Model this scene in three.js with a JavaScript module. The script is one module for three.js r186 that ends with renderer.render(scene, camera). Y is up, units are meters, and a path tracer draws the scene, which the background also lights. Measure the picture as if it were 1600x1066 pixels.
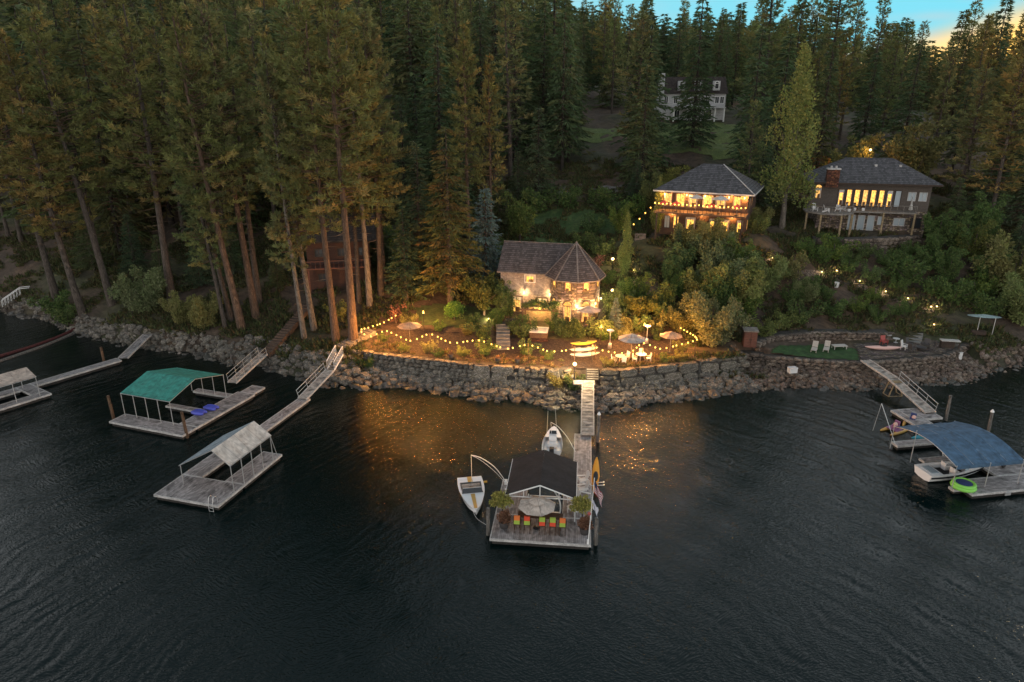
import * as THREE from 'three';
import { mergeGeometries } from 'three/addons/utils/BufferGeometryUtils.js';
import { createNoise2D, createNoise3D } from 'simplex-noise';

// ---------- camera, sky, sun, exposure ----------
const scene = new THREE.Scene();
const rad = (d) => d * Math.PI / 180;
const camera = new THREE.PerspectiveCamera(53.08, 1600 / 1066, 0.5, 6000);
camera.position.set(0, 30, 0);
camera.rotation.x = rad(-19.2);
const renderer = new THREE.WebGLRenderer();
renderer.toneMapping = THREE.LinearToneMapping;
renderer.toneMappingExposure = 4.2;
renderer.shadowMap.enabled = true;

function mulberry(seed) { return () => { seed = (seed + 0x6d2b79f5) | 0; let t = Math.imul(seed ^ (seed >>> 15), 1 | seed); t = (t + Math.imul(t ^ (t >>> 7), 61 | t)) ^ t; return ((t ^ (t >>> 14)) >>> 0) / 4294967296; }; }
let R = mulberry(11);
const rr = (a, b) => a + (b - a) * R();
const n2 = createNoise2D(mulberry(5)), n2b = createNoise2D(mulberry(6)), n3 = createNoise3D(mulberry(7));
const lerp = (a, b, t) => a + (b - a) * t, clamp = (x, a, b) => Math.max(a, Math.min(b, x));
const smooth = (a, b, x) => { const t = clamp((x - a) / (b - a), 0, 1); return t * t * (3 - 2 * t); };
const mix3 = (a, b, t) => [lerp(a[0], b[0], t), lerp(a[1], b[1], t), lerp(a[2], b[2], t)];

// dusk sky: after-glow low in the north-west (to the right of the view), teal above it, grey-blue dome
const GLOW_AZ = 46;   // degrees to the right of the view axis
{
  const W = 1024, H = 512, data = new Float32Array(W * H * 4);
  for (let j = 0; j < H; j++) for (let i = 0; i < W; i++) {
    const el = ((j + 0.5) / H - 0.5) * 180, lon = ((i + 0.5) / W - 0.5) * 2 * Math.PI;
    const x = Math.cos(lon), z = Math.sin(lon), az = Math.atan2(x, -z) * 180 / Math.PI;
    let da = Math.abs(((az - GLOW_AZ + 540) % 360) - 180);
    const g = Math.exp(-((da / 62) ** 2)), e = Math.max(el, 0);
    let c = mix3(mix3([1.22, 1.09, 0.96], [0.33, 0.335, 0.34], smooth(0, 15, e)), [0.085, 0.10, 0.112], smooth(14, 46, e));
    c = c.map((v) => v * (0.80 + 0.50 * Math.exp(-((da / 75) ** 2))));
    const teal = mix3([0.0, 0.125, 0.165], [0.09, 0.18, 0.22], smooth(7, 24, e));
    c = mix3(c, teal, Math.exp(-((da / 75) ** 4)) * (1 - smooth(10, 30, e)));
    const top = 1.9 + 5.2 * Math.exp(-((da / 17) ** 2));
    c = mix3(c, [0.50, 0.27, 0.045], Math.exp(-((da / 36) ** 2)) * (1 - smooth(top * 0.72, top * 1.35, e)));
    const st = n2(az * 0.075, el * 1.15) + 0.5 * n2b(az * 0.19, el * 2.1);
    if (e < 26) c = mix3(c, mix3([0.04, 0.09, 0.12], [0.34, 0.22, 0.12], g * (1 - smooth(3, 7, e))), 0.62 * smooth(0.28, 0.95, st) * (1 - smooth(14, 26, e)));
    if (el < 0) c = [0.10, 0.11, 0.12];
    const o = (j * W + i) * 4;
    data[o] = c[0]; data[o + 1] = c[1]; data[o + 2] = c[2]; data[o + 3] = 1;
  }
  const sky = new THREE.DataTexture(data, W, H, THREE.RGBAFormat, THREE.FloatType);
  sky.mapping = THREE.EquirectangularReflectionMapping; sky.magFilter = THREE.LinearFilter; sky.needsUpdate = true;
  scene.background = sky; scene.environment = sky;
}
const sun = new THREE.DirectionalLight(new THREE.Color(1.0, 0.70, 0.40), 1.9);
sun.position.set(Math.sin(rad(GLOW_AZ)) * 300, 300 * Math.tan(rad(5)), -Math.cos(rad(GLOW_AZ)) * 300 );
sun.target.position.set(0, 0, 0);
sun.castShadow = true; sun.shadow.radius = 26; sun.shadow.mapSize.set(2048, 2048);
Object.assign(sun.shadow.camera, { left: -250, right: 250, top: 200, bottom: -200, near: 1, far: 900 });
scene.add(sun, sun.target);

// ---------- textures ----------
function tex(w, h, size, fn, srgb = true) {
  const d = new Uint8Array(w * h * 4);
  for (let j = 0; j < h; j++) for (let i = 0; i < w; i++) {
    const c = fn(i / w, j / h), o = (j * w + i) * 4;
    d[o] = clamp(c[0], 0, 1) * 255; d[o + 1] = clamp(c[1], 0, 1) * 255; d[o + 2] = clamp(c[2], 0, 1) * 255; d[o + 3] = 255;
  }
  const t = new THREE.DataTexture(d, w, h, THREE.RGBAFormat);
  t.wrapS = t.wrapT = THREE.RepeatWrapping; t.magFilter = THREE.LinearFilter; t.minFilter = THREE.LinearMipmapLinearFilter;
  if (srgb) t.colorSpace = THREE.SRGBColorSpace;
  t.repeat.set(1 / size[0], 1 / size[1]); t.needsUpdate = true;
  return t;
}
// noise that tiles over the unit square
function tn(u, v, f, seed = 0) {
  const a = u * 2 * Math.PI, b = v * 2 * Math.PI, r = f / (2 * Math.PI);
  return n3(Math.cos(a) * r + seed * 7.3, Math.sin(a) * r + Math.cos(b) * r * 1.3, Math.sin(b) * r * 1.3 - seed * 3.1);
}
const g3 = (v) => [v, v, v];
const hash = (i, j) => { const s = Math.sin(i * 127.1 + j * 311.7) * 43758.5453; return s - Math.floor(s); };
const texMottle = tex(512, 512, [3, 3], (u, v) => g3(0.80 + 0.10 * tn(u, v, 6) + 0.08 * tn(u, v, 18, 2) + 0.09 * tn(u, v, 60, 3)));
const texCoarse = tex(512, 512, [9, 9], (u, v) => g3(0.78 + 0.13 * tn(u, v, 5) + 0.10 * tn(u, v, 16, 2) + 0.10 * tn(u, v, 70, 3)));
// deck boards, 0.14 m wide running along v
const plankFn = (u, v) => { const k = u * 28, b = Math.floor(k), f = k - b, seam = f < 0.07 ? 0.45 : 1, end = ((v * 3 + hash(b, 1)) % 1) < 0.012 ? 0.5 : 1;
  return g3(seam * end * (0.72 + 0.16 * hash(b, Math.floor(v * 3 + hash(b, 1))) + 0.07 * tn(u * 0.3, v, 6, b) + 0.10 * tn(u, v, 9, 4) + 0.05 * tn(u, v, 60, 5) - 0.20 * smooth(0.25, 0.65, tn(u, v, 4, 9)))); };
const texPlank = tex(1024, 1024, [3.92, 7], plankFn);
const texPlankX = tex(1024, 1024, [7, 3.92], (u, v) => plankFn(v, u));
const texSiding = tex(256, 256, [2, 2], (u, v) => { const k = v * 10, f = k - Math.floor(k); return g3((f < 0.09 ? 0.5 : 0.82) + 0.06 * tn(u, v, 8) + 0.05 * (hash(Math.floor(k), 3) - 0.5)); });
const shingle = (u, v) => { const k = v * 12, row = Math.floor(k), f = k - row, w = u * 10 + (row % 2) * 0.5, c = Math.floor(w), fw = w - c; return { f, row, c, e: f < 0.16 || fw < 0.05 ? 0.0 : 1 }; };
const texShingle = tex(512, 512, [3.0, 3.6], (u, v) => { const s = shingle(u, v); return g3((s.e ? 0.72 + 0.26 * (hash(s.row, s.c % 10) - 0.4) : 0.36) + 0.05 * tn(u, v, 30)); });
const texShingleBump = tex(512, 512, [3.0, 3.6], (u, v) => { const s = shingle(u, v); return g3(s.e ? 0.95 - 0.55 * s.f + 0.12 * hash(s.row, s.c % 10) : 0.15); }, false);
// rubble masonry: cells of a jittered grid
function cells(u, v, nx, ny) {
  let d1 = 9, d2 = 9, id = 0; const x = u * nx, y = v * ny, ix = Math.floor(x), iy = Math.floor(y);
  for (let a = -1; a <= 1; a++) for (let b = -1; b <= 1; b++) {
    const cx = ix + a, cy = iy + b, wx = ((cx % nx) + nx) % nx, wy = ((cy % ny) + ny) % ny;
    const dx = cx + 0.5 + 0.7 * (hash(wx, wy) - 0.5) - x, dy = cy + 0.5 + 0.6 * (hash(wy + 9, wx) - 0.5) - y, d = Math.hypot(dx * 0.8, dy);
    if (d < d1) { d2 = d1; d1 = d; id = hash(wx + 3, wy + 5); } else if (d < d2) d2 = d;
  }
  return { e: d2 - d1, id };
}
const texStone = tex(512, 512, [3.0, 2.6], (u, v) => { const c = cells(u, v, 9, 13); if (c.e < 0.10) return [0.42, 0.38, 0.34]; const b = 0.42 + 0.5 * c.id + 0.06 * tn(u, v, 40); return [b, b * lerp(0.90, 0.97, hash(c.id * 99, 1)), b * lerp(0.78, 0.98, hash(c.id * 57, 2))]; });
const texStoneBump = tex(512, 512, [3.0, 2.6], (u, v) => { const c = cells(u, v, 9, 13); return g3(smooth(0.02, 0.25, c.e) * (0.6 + 0.4 * c.id)); }, false);
const texBark = tex(128, 512, [0.9, 3.2], (u, v) => g3(0.66 + 0.22 * tn(u, v * 0.3, 12) + 0.16 * tn(u, v, 26, 2)));
const texBarkBump = tex(128, 512, [0.9, 3.2], (u, v) => g3(0.5 + 0.35 * tn(u, v * 0.3, 14, 3) + 0.2 * tn(u, v, 30, 2)), false);
const texGravel = tex(512, 512, [2.4, 2.4], (u, v) => { const c = cells(u, v, 22, 22), k = 0.45 + 0.5 * c.id * smooth(0.02, 0.2, c.e) + 0.12 * tn(u, v, 7); return [k, k * 0.95, k * 0.9]; });
const texFabric = tex(512, 512, [3.1, 3.1], (u, v) => { const seam = Math.min(u * 2 % 1, 1 - u * 2 % 1) < 0.012 || v < 0.006 ? 0.82 : 1; return g3(seam * (0.84 + 0.04 * tn(u, v, 60) + 0.09 * tn(u, v, 5, 3) + 0.06 * tn(u * 3, v * 0.5, 8, 5) - 0.08 * smooth(0.3, 0.7, tn(u, v, 7, 8)))); });
const texRipple = tex(512, 512, [6.5, 6.5], (u, v) => g3(0.5 + 0.24 * tn(u, v, 22, 1) + 0.15 * tn(u, v, 44, 2) + 0.09 * tn(u, v, 90, 3)), false);
const texRock = tex(512, 512, [1.3, 1.3], (u, v) => { const k = 0.70 + 0.2 * tn(u, v, 4) + 0.16 * tn(u, v, 14, 2) + 0.12 * tn(u, v, 50, 3), l = smooth(0.35, 0.6, tn(u, v, 9, 6)); return mix3([k, k * 0.96, k * 0.91], [k * 0.78, k * 0.76, k * 0.62], l); });
const texRoom = tex(128, 128, [1.7, 1.9], (u, v) => { const a = 0.80 + 0.16 * tn(u, v, 4, 8) + 0.06 * Math.sin(u * 38) - 0.30 * smooth(0.25, 0.6, tn(u, v * 1.4, 6, 4)) * (v < 0.6 ? 1 : 0.3); return [a, a * 0.94, a * 0.82]; });

// ---------- materials ----------
const mat = (r, g, b, rough = 0.85, o = {}) => new THREE.MeshStandardMaterial({ color: new THREE.Color().setRGB(r, g, b), roughness: rough, ...o });
const M = {
  deck: mat(0.45, 0.415, 0.41, 0.8, { map: texPlank }), deckX: mat(0.45, 0.415, 0.41, 0.8, { map: texPlankX }),
  deckWarm: mat(0.54, 0.47, 0.41, 0.8, { map: texPlankX }),
  edge: mat(0.70, 0.68, 0.66, 0.7, { map: texMottle }), float: mat(0.05, 0.045, 0.04, 0.9, { map: texMottle }),
  white: mat(0.76, 0.76, 0.75, 0.5), whitePlastic: mat(0.64, 0.63, 0.62, 0.4), alu: mat(0.62, 0.62, 0.62, 0.35, { metalness: 0.7 }), steel: mat(0.5, 0.5, 0.5, 0.4, { metalness: 0.8 }),
  greenCloth: mat(0.05, 0.33, 0.265, 0.75, { map: texFabric }), greyCloth: mat(0.70, 0.66, 0.61, 0.8, { map: texFabric }), slateCloth: mat(0.32, 0.38, 0.42, 0.8, { map: texFabric }),
  blueCloth: mat(0.075, 0.16, 0.27, 0.8, { map: texFabric }), blackRoof: mat(0.022, 0.022, 0.026, 0.95, { map: texCoarse }), beigeCloth: mat(0.64, 0.53, 0.45, 0.85, { map: texFabric }), tanCloth: mat(0.50, 0.36, 0.25, 0.85, { map: texFabric }), whiteCloth: mat(0.7, 0.68, 0.64, 0.85, { map: texFabric }),
  redCloth: mat(0.48, 0.06, 0.06, 0.85, { map: texFabric }),
  pile: mat(0.24, 0.14, 0.08, 0.9, { map: texBark, bumpMap: texBarkBump, bumpScale: 0.02 }), pileGrey: mat(0.30, 0.27, 0.24, 0.9, { map: texBark, bumpMap: texBarkBump, bumpScale: 0.02 }),
  wood: mat(0.17, 0.095, 0.055, 0.75, { map: texMottle }), woodDark: mat(0.07, 0.045, 0.032, 0.8, { map: texMottle }), woodGrey: mat(0.30, 0.27, 0.24, 0.85, { map: texMottle }), woodRed: mat(0.17, 0.072, 0.05, 0.8, { map: texSiding }), timber: mat(0.40, 0.30, 0.17, 0.8, { map: texMottle }),
  siding: mat(0.13, 0.07, 0.045, 0.85, { map: texSiding }), sidingGrey: mat(0.145, 0.12, 0.102, 0.85, { map: texSiding }), stucco: mat(0.46, 0.38, 0.33, 0.9, { map: texMottle }), sidingWhite: mat(0.74, 0.74, 0.75, 0.8, { map: texSiding }), sidingCabin: mat(0.075, 0.038, 0.03, 0.85, { map: texSiding }),
  roof: mat(0.17, 0.145, 0.145, 0.9, { map: texShingle, bumpMap: texShingleBump, bumpScale: 0.05 }), roofGrey: mat(0.15, 0.147, 0.16, 0.92, { map: texShingle, bumpMap: texShingleBump, bumpScale: 0.03 }), roofBrown: mat(0.085, 0.066, 0.06, 0.9, { map: texShingle, bumpMap: texShingleBump, bumpScale: 0.03 }), ridge: mat(0.26, 0.23, 0.22, 0.85, { map: texMottle }),
  stone: mat(0.44, 0.40, 0.36, 0.9, { map: texStone, bumpMap: texStoneBump, bumpScale: 0.06 }), brick: mat(0.25, 0.11, 0.07, 0.9, { map: texStone, bumpMap: texStoneBump, bumpScale: 0.03 }),
  trim: mat(0.10, 0.055, 0.03, 0.7), concrete: mat(0.34, 0.33, 0.31, 0.9, { map: texCoarse }), paver: mat(0.23, 0.21, 0.20, 0.9, { map: texStone }), gravelPath: mat(0.105, 0.076, 0.065, 0.95, { map: texGravel, bumpMap: texGravel, bumpScale: 0.04 }),
  dark: mat(0.02, 0.02, 0.022, 0.7), pot: mat(0.06, 0.055, 0.055, 0.7), rubber: mat(0.03, 0.03, 0.03, 0.8), glassDark: mat(0.03, 0.035, 0.04, 0.08), glassPale: mat(0.30, 0.36, 0.40, 0.15),
  hullWhite: new THREE.MeshPhysicalMaterial({ color: new THREE.Color().setRGB(0.78, 0.78, 0.78), roughness: 0.3, clearcoat: 0.6, clearcoatRoughness: 0.15 }), hullBlack: mat(0.02, 0.02, 0.025, 0.25), yellow: mat(0.62, 0.36, 0.05, 0.4), gold: mat(0.52, 0.30, 0.07, 0.35), orangePlastic: mat(0.72, 0.30, 0.02, 0.45), kayakYellow: mat(0.55, 0.42, 0.04, 0.45), purple: mat(0.22, 0.09, 0.20, 0.6), teal: mat(0.03, 0.28, 0.36, 0.6), bluePlastic: mat(0.09, 0.11, 0.55, 0.5), lime: mat(0.24, 0.62, 0.10, 0.45), navy: mat(0.03, 0.05, 0.16, 0.6), pink: mat(0.62, 0.40, 0.36, 0.5), redPlastic: mat(0.35, 0.07, 0.06, 0.6), seat: mat(0.45, 0.42, 0.38, 0.7),
  cushLime: mat(0.30, 0.42, 0.06, 0.9), cushOrange: mat(0.66, 0.17, 0.04, 0.9), cushRed: mat(0.62, 0.07, 0.03, 0.9), wicker: mat(0.10, 0.055, 0.035, 0.9, { map: texMottle }),
};
const glow = (r, g, b, k) => new THREE.MeshStandardMaterial({ color: 0x332211, emissive: new THREE.Color().setRGB(r, g, b), emissiveIntensity: k, roughness: 0.6 });
M.bulb = glow(1.0, 0.45, 0.06, 2.6); M.torch = glow(1.0, 0.36, 0.05, 3); M.globe = glow(1.0, 0.66, 0.22, 2); M.pathLamp = glow(1.0, 0.62, 0.2, 2);
M.litPane = new THREE.MeshStandardMaterial({ color: 0x221a10, emissive: new THREE.Color().setRGB(1.0, 0.53, 0.12), emissiveIntensity: 0.8, emissiveMap: texRoom, roughness: 0.2 });
M.litPaneSoft = new THREE.MeshStandardMaterial({ color: 0x221a10, emissive: new THREE.Color().setRGB(1.0, 0.57, 0.17), emissiveIntensity: 0.55, emissiveMap: texRoom, roughness: 0.2 });

// ---------- building helpers ----------
const used = new Map();
function numbered(name) { const k = used.get(name) || 0; used.set(name, k + 1); return k ? name + '_' + String(k).padStart(3, '0') : name; }
function T(name, label, category, [x, y, z] = [0, 0, 0], turn = 0, group = null) {
  const o = new THREE.Group(); o.name = numbered(name); o.position.set(x, y, z); o.rotation.y = turn; o.userData = { label, category };
  if (group) o.userData.group = group;
  scene.add(o); return o;
}
function structure(name, mesh) { mesh.name = name; mesh.userData.kind = 'structure'; scene.add(mesh); return mesh; }
const V = (x, y, z) => new THREE.Vector3(x, y, z);
const UPV = V(0, 1, 0);
function metreUV(g) {
  const p = g.attributes.position, n = g.attributes.normal, uv = new Float32Array(p.count * 2);
  for (let i = 0; i < p.count; i++) {
    const ax = Math.abs(n.getX(i)), ay = Math.abs(n.getY(i)), az = Math.abs(n.getZ(i));
    if (ay > 0.92) { uv[2 * i] = p.getX(i); uv[2 * i + 1] = p.getZ(i); }
    else if (ax > az) { uv[2 * i] = p.getZ(i); uv[2 * i + 1] = p.getY(i) * (ay > 0.2 ? 1.4 : 1); }
    else { uv[2 * i] = p.getX(i); uv[2 * i + 1] = p.getY(i) * (ay > 0.2 ? 1.4 : 1); }
  }
  g.setAttribute('uv', new THREE.BufferAttribute(uv, 2)); return g;
}
class B {
  constructor() { this.g = []; }
  add(geo, m) { const g = geo.index ? geo.toNonIndexed() : geo.clone(); for (const k of Object.keys(g.attributes)) if (k !== 'position' && k !== 'normal') g.deleteAttribute(k); if (m) g.applyMatrix4(m); this.g.push(g); return this; }
  box(x, y, z, sx, sy, sz, ry = 0, rx = 0, rz = 0) { return this.add(new THREE.BoxGeometry(sx, sy, sz), new THREE.Matrix4().compose(V(x, y, z), new THREE.Quaternion().setFromEuler(new THREE.Euler(rx, ry, rz, 'YXZ')), V(1, 1, 1))); }
  bar(a, b, r, r2 = r, seg = 6) { const A = V(...a), Bv = V(...b), d = Bv.clone().sub(A), L = d.length(); return this.add(new THREE.CylinderGeometry(r2, r, L, seg), new THREE.Matrix4().compose(A.add(Bv).multiplyScalar(0.5), new THREE.Quaternion().setFromUnitVectors(UPV, d.normalize()), V(1, 1, 1))); }
  beam(a, b, w, h) { const A = V(...a), Bv = V(...b), d = Bv.clone().sub(A), L = d.length(); const m = new THREE.Matrix4().lookAt(A, Bv, UPV); m.setPosition(A.clone().add(Bv).multiplyScalar(0.5)); return this.add(new THREE.BoxGeometry(w, h, L), m); }
  tube(pts, r, seg = 6, n = 20) { return this.add(new THREE.TubeGeometry(new THREE.CatmullRomCurve3(pts.map((p) => V(...p))), n, r, seg)); }
  lathe(pts, x = 0, y = 0, z = 0, seg = 16) { return this.add(new THREE.LatheGeometry(pts.map((p) => new THREE.Vector2(...p)), seg), new THREE.Matrix4().makeTranslation(x, y, z)); }
  ball(x, y, z, r, sx = 1, sy = 1, sz = 1, d = 10) { return this.add(new THREE.SphereGeometry(r, d, Math.ceil(d * 0.7)), new THREE.Matrix4().compose(V(x, y, z), new THREE.Quaternion(), V(sx, sy, sz))); }
  // polygon faces given as point lists (flat)
  poly(faces) { const pos = []; for (const f of faces) for (let i = 1; i < f.length - 1; i++) pos.push(...f[0], ...f[i], ...f[i + 1]); const g = new THREE.BufferGeometry(); g.setAttribute('position', new THREE.Float32BufferAttribute(pos, 3)); g.computeVertexNormals(); this.g.push(g); return this; }
  // slab: planar polygon thickened downwards
  slab(f, t, dir = [0, -1, 0]) { const lo = f.map((p) => [p[0] + dir[0] * t, p[1] + dir[1] * t, p[2] + dir[2] * t]); const fs = [f, [...lo].reverse()]; f.forEach((p, i) => { const k = (i + 1) % f.length; fs.push([p, lo[i], lo[k], f[k]]); }); return this.poly(fs); }
  // cloth between four corners (a-b front edge, d-c back edge), sagging and creased a little
  cloth([a, b, c, d], nx, ny, sag, seed) {
    const f = [], P = (i, j) => { const u = i / nx, v = j / ny, q = [0, 1, 2].map((k) => lerp(lerp(a[k], b[k], u), lerp(d[k], c[k], u), v)), e = Math.sin(Math.PI * u) * Math.sin(Math.PI * v); q[1] -= sag * (0.35 * e + 0.65 * Math.abs(Math.sin(Math.PI * u * 4)) ** 0.7 * Math.sin(Math.PI * v)) + 0.35 * sag * n2(u * 5 + seed, v * 4) * Math.sqrt(Math.max(0, e)); return q; };
    for (let i = 0; i < nx; i++) for (let j = 0; j < ny; j++) f.push([P(i, j), P(i + 1, j), P(i + 1, j + 1)], [P(i, j), P(i + 1, j + 1), P(i, j + 1)]);
    return this.poly(f);
  }
  mesh(name, material, parent, add = {}) { const m = new THREE.Mesh(metreUV(this.g.length > 1 ? mergeGeometries(this.g) : this.g[0]), material); m.name = name; m.castShadow = m.receiveShadow = true; Object.assign(m.userData, add); if (parent) parent.add(m); return m; }
}
function lamp(parent, x, y, z, color, power, size = 2) { power *= LAMP_SCALE; const l = new THREE.PointLight(new THREE.Color().setRGB(...color), power, 0, 2); l.position.set(x, y, z); l.castShadow = true; l.shadow.radius = size; parent.add(l); return l; }
const LAMP_SCALE = 0.38;   // all lamps are judged against the same dusk exposure
const WARM = [1.0, 0.62, 0.28], ORANGE = [1.0, 0.42, 0.10], SOFT = [1.0, 0.74, 0.40];

// ---------- terrain ----------
const table = (rows) => (x) => { if (x <= rows[0][0]) return rows[0][1]; for (let i = 1; i < rows.length; i++) if (x <= rows[i][0]) return lerp(rows[i - 1][1], rows[i][1], (x - rows[i - 1][0]) / (rows[i][0] - rows[i - 1][0])); return rows[rows.length - 1][1]; };
const shore = table([[-300, 150], [-110, 112], [-78, 99.8], [-68, 95.6], [-59, 89], [-49, 84], [-40, 81.4], [-34, 77.6], [-30, 77.2], [-27, 74.6], [-21, 71.4], [-16, 70.8], [-12, 71.4], [-6.6, 69], [-3.2, 67.8], [1.7, 67.1], [4.8, 65.2], [7.6, 64.4], [10.4, 64.6], [15, 66.6], [20, 68.2], [23, 69.2], [33, 70.8], [38, 69.9], [44, 71.4], [52, 72.5], [55.4, 74.5], [62, 77.6], [80, 84], [110, 92], [300, 125]]);
const wallMain = table([[-18, 75.4], [-15.6, 74.06], [-4.6, 70.6], [3.4, 69.2], [5, 68.8], [9.3, 68.65], [12.2, 68.8], [20.6, 71], [21, 71.8], [26.4, 73.2]]);
const wallLawn = table([[26.4, 76.6], [29.2, 76.07], [30.2, 75.4], [35, 74.1], [40.5, 73.3], [45.3, 74.1], [51, 75.4], [56.6, 79.7]]);
const columns = [
  [-110, table([[112, 1.5], [116, 3], [130, 8], [170, 22], [250, 52], [400, 105], [700, 225], [1400, 470]])],
  [-60, table([[89, 0.6], [93, 2.4], [100, 4.2], [120, 10], [170, 24], [250, 50], [400, 100], [700, 205], [1400, 420]])],
  [-30, table([[77, 0.8], [80, 1.9], [86, 3.2], [92, 5.5], [100, 8], [120, 13], [170, 26], [250, 46], [400, 82], [700, 150], [1400, 280]])],
  [-17, table([[71, 1.4], [75, 2.7], [83, 3.2], [90, 6], [100, 9], [120, 15], [165, 26], [250, 42], [400, 68], [700, 105], [1400, 180]])],
  [5, table([[69, 2.75], [80, 3.1], [84, 4.0], [91, 4.4], [96, 7], [110, 12], [125, 17], [165, 26], [250, 38], [400, 54], [700, 70], [1400, 90]])],
  [15, table([[69, 2.75], [78, 3.1], [84, 4.0], [89, 5], [98, 8.5], [110, 12.5], [125, 17], [165, 26.5], [250, 37], [400, 48], [700, 58], [1400, 70]])],
  [28, table([[75, 2.2], [80, 3.2], [90, 7.6], [96.5, 12.4], [113, 12.6], [125, 16], [160, 26], [172, 27], [250, 35], [400, 44], [700, 52], [1400, 60]])],
  [36, table([[75, 1.9], [80, 2.0], [84, 4], [91, 8], [97, 12.2], [113, 12.6], [125, 15.5], [160, 25], [172, 26.5], [250, 34], [400, 42], [700, 50], [1400, 58]])],
  [44, table([[73, 1.9], [80, 2.0], [84, 4], [92, 8], [100, 11.4], [115, 11.8], [130, 15.5], [165, 24], [250, 31], [400, 35], [700, 38], [1400, 42]])],
  [57, table([[79, 1.9], [82, 3], [86, 4.4], [95, 8.6], [101, 11.2], [115, 11.8], [130, 16], [165, 22], [250, 27], [400, 29], [700, 31], [1400, 34]])],
  [80, table([[84, 0.8], [88, 3], [95, 6.5], [110, 11], [130, 15], [165, 20], [250, 25], [400, 27], [700, 29], [1400, 32]])],
];
function upland(x, d) {
  const xe = d > 100 ? x * 100 / d : x;
  if (xe <= columns[0][0]) return columns[0][1](d);
  for (let i = 1; i < columns.length; i++) if (xe <= columns[i][0]) { const t = (xe - columns[i - 1][0]) / (columns[i][0] - columns[i - 1][0]); return lerp(columns[i - 1][1](d), columns[i][1](d), t); }
  return columns[columns.length - 1][1](d);
}
function ground(x, z, behind = 0) {   // behind: the drawn soil starts this far behind a wall's face
  const d = -z, s = shore(x);
  if (d < s) return -Math.min(5, (s - d) * 0.42 + 0.02);
  let h;
  const wl = x > -17.6 && x < 26.4 ? wallMain(x) : x >= 26.4 && x < 56.6 ? wallLawn(x) : null, top = x < 26.4 ? 2.75 : 1.9;
  if (wl !== null) h = d < wl + behind ? Math.min(1, (d - s) / Math.max(0.5, wl - s)) * (x < 26.4 ? 0.95 : 0.65) : Math.max(top, upland(x, d));
  else h = Math.min((d - s) * 0.62, upland(x, d));
  const rough = smooth(wl !== null ? wl + 14 : s + 4, (wl ?? s) + 30, d);
  h += rough * (0.5 * n2(x * 0.09, z * 0.09) + 0.22 * n2(x * 0.31, z * 0.31));
  if (d > 260) h += smooth(260, 500, d) * (16 * n2b(x * 0.006, z * 0.006) + 6 * n2b(x * 0.02, z * 0.02)) * (1 - 0.85 * smooth(25, 48, x * 100 / d));
  return h;
}
function sheet(xs, zs, hf, colf) {
  const pos = [], col = [], idx = [], uv = [], nx = xs.length;
  for (const z of zs) for (const x of xs) { const y = hf(x, z); pos.push(x, y, z); uv.push(x, z); if (colf) col.push(...colf(x, z, y)); }
  for (let j = 0; j < zs.length - 1; j++) for (let i = 0; i < nx - 1; i++) { const a = j * nx + i; idx.push(a, a + nx, a + 1, a + 1, a + nx, a + nx + 1); }
  const g = new THREE.BufferGeometry(); g.setAttribute('position', new THREE.Float32BufferAttribute(pos, 3)); g.setAttribute('uv', new THREE.Float32BufferAttribute(uv, 2));
  if (colf) g.setAttribute('color', new THREE.Float32BufferAttribute(col, 3)); g.setIndex(idx); g.computeVertexNormals(); return g;
}
const steps = (...parts) => { const out = []; for (const [a, b, s] of parts) for (let v = a; s > 0 ? v < b - 1e-6 : v > b + 1e-6; v += s) out.push(v); out.push(parts[parts.length - 1][1]); return out; };
{
  const xs = steps([-1500, -300, 40], [-300, -100, 8], [-100, 80, 0.7], [80, 300, 8], [300, 1500, 40]);
  const zs = steps([-58, -115, -0.7], [-115, -200, -2], [-200, -420, -6], [-420, -1500, -30]).reverse();
  const soil = [0.115, 0.082, 0.058], litter = [0.15, 0.095, 0.06], moss = [0.075, 0.085, 0.036], dry = [0.24, 0.19, 0.12], mud = [0.07, 0.06, 0.045];
  const col = (x, z, y) => {
    const a = n2(x * 0.13, z * 0.13), b = n2b(x * 0.5, z * 0.5), c = n2b(x * 0.035, z * 0.035);
    let k = mix3(soil, litter, smooth(-0.4, 0.6, a + 0.4 * b)); k = mix3(k, moss, smooth(-0.15, 0.75, c + 0.35 * a));
    if (-z > 330) k = mix3(k, dry, smooth(0.0, 0.6, n2(x * 0.008, z * 0.012) + 0.3 * a));
    if (y < 0.15) k = mix3(k, mud, 0.8);
    return k;
  };
  const g = structure('ground', new THREE.Mesh(sheet(xs, zs, (x, z) => ground(x, z, 0.8), col), new THREE.MeshStandardMaterial({ vertexColors: true, roughness: 0.95, map: texCoarse })));
  g.receiveShadow = g.castShadow = true;
}
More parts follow.
